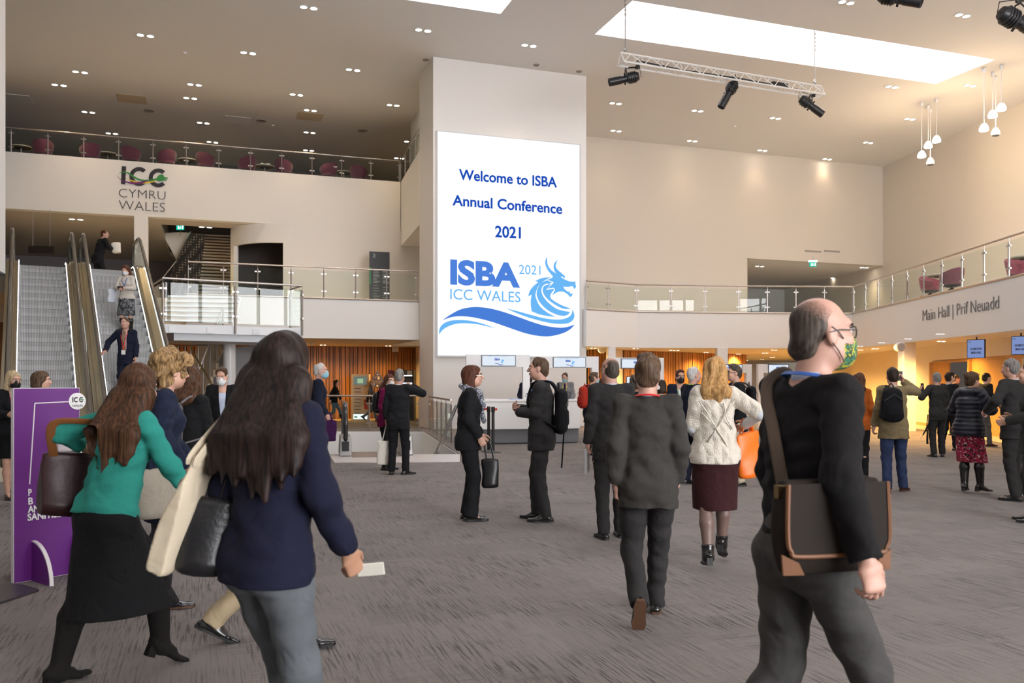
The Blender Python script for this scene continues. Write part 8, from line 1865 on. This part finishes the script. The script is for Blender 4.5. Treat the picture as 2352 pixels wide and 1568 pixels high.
# ------------------------------------------------------------------ 31, 32 right edge
Person('grey-haired man in dark suit seen from behind at the right edge', 2332, 11.35, 1.83, 338, fat=1.15, lean=2, head=(-6, 4), L=(.12, .16, -.34, (.9, -.6, -.5)), R=(.05, .22, -.3), fL=(.02, -.06, 0, 0, 20), fR=(0, .05, 0, 0, 10), top=suit(C_CHAR, hem=-.19), bottom=trou(C_CHAR), shoes=shoe(), hair=('short', 'grey'), skin_='pink', extras=(('collar', C_LBLUE),))
Person('man in charcoal suit cut off by the right edge, only his arm showing', 2376, 9.6, 1.74, 300, fat=1.1, lean=1, L=(.0, .26, -.33, (.7, -.7, -.8)), R=(.05, .2, -.3), top=suit(C_CHAR, hem=-.19), bottom=trou(C_CHAR), shoes=shoe(), hair=('short', 'mid'))
# ------------------------------------------------------------------ 34, 35 left edge
p = Person('blonde woman in black mask and pink top, reading a leaflet at the left edge', 26, 11.6, 1.68, 130, sex='f', lean=2, head=(-10, 8), R=(-.02, .26, -.28), L=(-.02, .24, -.30), fR=(0, .14, 0, 0, 10), fL=(.04, -.12, .04, 22), top=dict(kind='jacket', m=C_BLK2, open_='wide', shirt=C_HOT, hem=-.16, sleeve=1.0), bottom=dict(kind='skirt', m=C_BLK, hem=.56), shoes=dict(m=S_BLK, heel=.03, opened=True), hair=('bob', 'ash', .19), face=dict(mask=1, brow='mid'), extras=(('mask', K_BLK),))
q, dr, pn = p.palm(1); held_box(p, q + np.array([-.10, .04, .05]), (1, .1, .05), (0, -.5, 1), .11, .006, .14, mat('leaflet_pale', (.55, .62, .72), .5), 'leaflet', 'pale folded leaflet held by the blonde woman in black mask', 'leaflet')
Person('woman with short streaked brown bob turned right, behind the purple board', 84, 11.0, 1.66, 62, sex='f', lean=2, head=(12, 2), top=dict(kind='jacket', m=C_BLK2, hem=-.16), bottom=trou(C_BLK2), shoes=shoe(), hair=('bob', 'mid', .11), face=True, extras=(('collar', C_PINKS),))
# ------------------------------------------------------------------ 36-38 on the escalator
run_ = .2 / TANE
def on_step(s): k = int(s / run_); return k, (k + 1) * .2 - .02
k, zz = on_step(1.75); q = eR[1]((k + .55) * run_, -.17, 0)
Person('navy-suited man with red lanyard and pink shirt riding down the right escalator', 0, 16.3, 1.62, 176, pos=q, z=zz, lean=1, head=(8, 0), R=(.20, .16, -.40, (.9, -.5, -.4)), L=HANG, top=dict(kind='jacket', m=C_NAVY, open_='wide', shirt=C_PINKS, hem=-.19), bottom=trou(C_NAVY), shoes=shoe(), hair=('short', 'mid'), skin_='pink', face=dict(brow='mid'), extras=(('lanyard', L_RED, B_WHITE, .42), ('tie', P_TIE)), handR=dict(dir=(.2, .6, -.3), palm=(0, -.2, -1), curl=.25, thumb=(-1, 0, 0)), vx=.9)
k, zz = on_step(4.35); q = eR[1]((k + .55) * run_, .06, 0)
p = Person('woman in pale jumper and printed skirt, looking at a phone on the escalator', 0, 18.8, 1.56, 178, pos=q, z=zz, sex='f', fat=1.08, lean=3, head=(0, 22), R=(-.07, .26, -.30, (.8, -.6, -.8)), L=(-.09, .27, -.29, (.8, -.6, -.8)), top=dict(kind='sweater', m=C_OAT, hem=-.04, name='jumper'), bottom=dict(kind='skirt', m=P_GREYP, hem=.50, flare=.02), shoes=dict(m=S_BLK, boot=.36), hair=('mid', 'auburn', (.0, -.10, -.22), .095, .9), face=dict(mask=1), extras=(('mask', K_WHITE), ('lanyard', L_BLUE, None, .28)), handR=dict(curl=.9), handL=dict(curl=.9), vx=.9)
q, dr, pn = p.palm(1); held_box(p, (q + p.palm(-1)[0]) / 2 + np.array([0, .03, .02]), (1, 0, 0), (0, .5, .8), .07, .005, .035, M_BLACK, 'mobile_phone', 'dark phone in the hands of the woman on the escalator', 'phone')
tote(p, p.wr[1] + np.array([.20, -.10, .0]), 'pale translucent carrier bag at the side of the woman on the escalator', mat('carrier_pale', (.50, .54, .60), .4), (.5, .85, 0), (.06, 0, -1), w=.13, h=.34, dp=.06, strap_to=p.el[1] + np.array([.05, 0, .03]))
q0 = eR[1](S_UP + 4.2, -.05, 0)
p = Person('man in black suit at the escalator top, white paper bag under his arm', 0, 26, 1.80, 40, pos=q0, z=L1 - .06, fat=1.12, lean=14, head=(45, 2), R=(.04, .24, -.26, (.9, -.6, -.6)), L=HANG, fR=(0, .2, 0, 0), fL=(0, -.2, .05, 20), top=suit(C_BLK2, hem=-.2), bottom=trou(C_BLK2), shoes=shoe(), hair=('short', 'auburn'), skin_='pink', face=True)
tote(p, p.wr[1] + np.array([.06, .03, .22]), 'crumpled white paper bag under the arm of the man at the escalator top', mat('paper_white', (.72, .68, .60), .6), (.4, .9, 0), (.25, 0, -1), w=.13, h=.32, dp=.075)
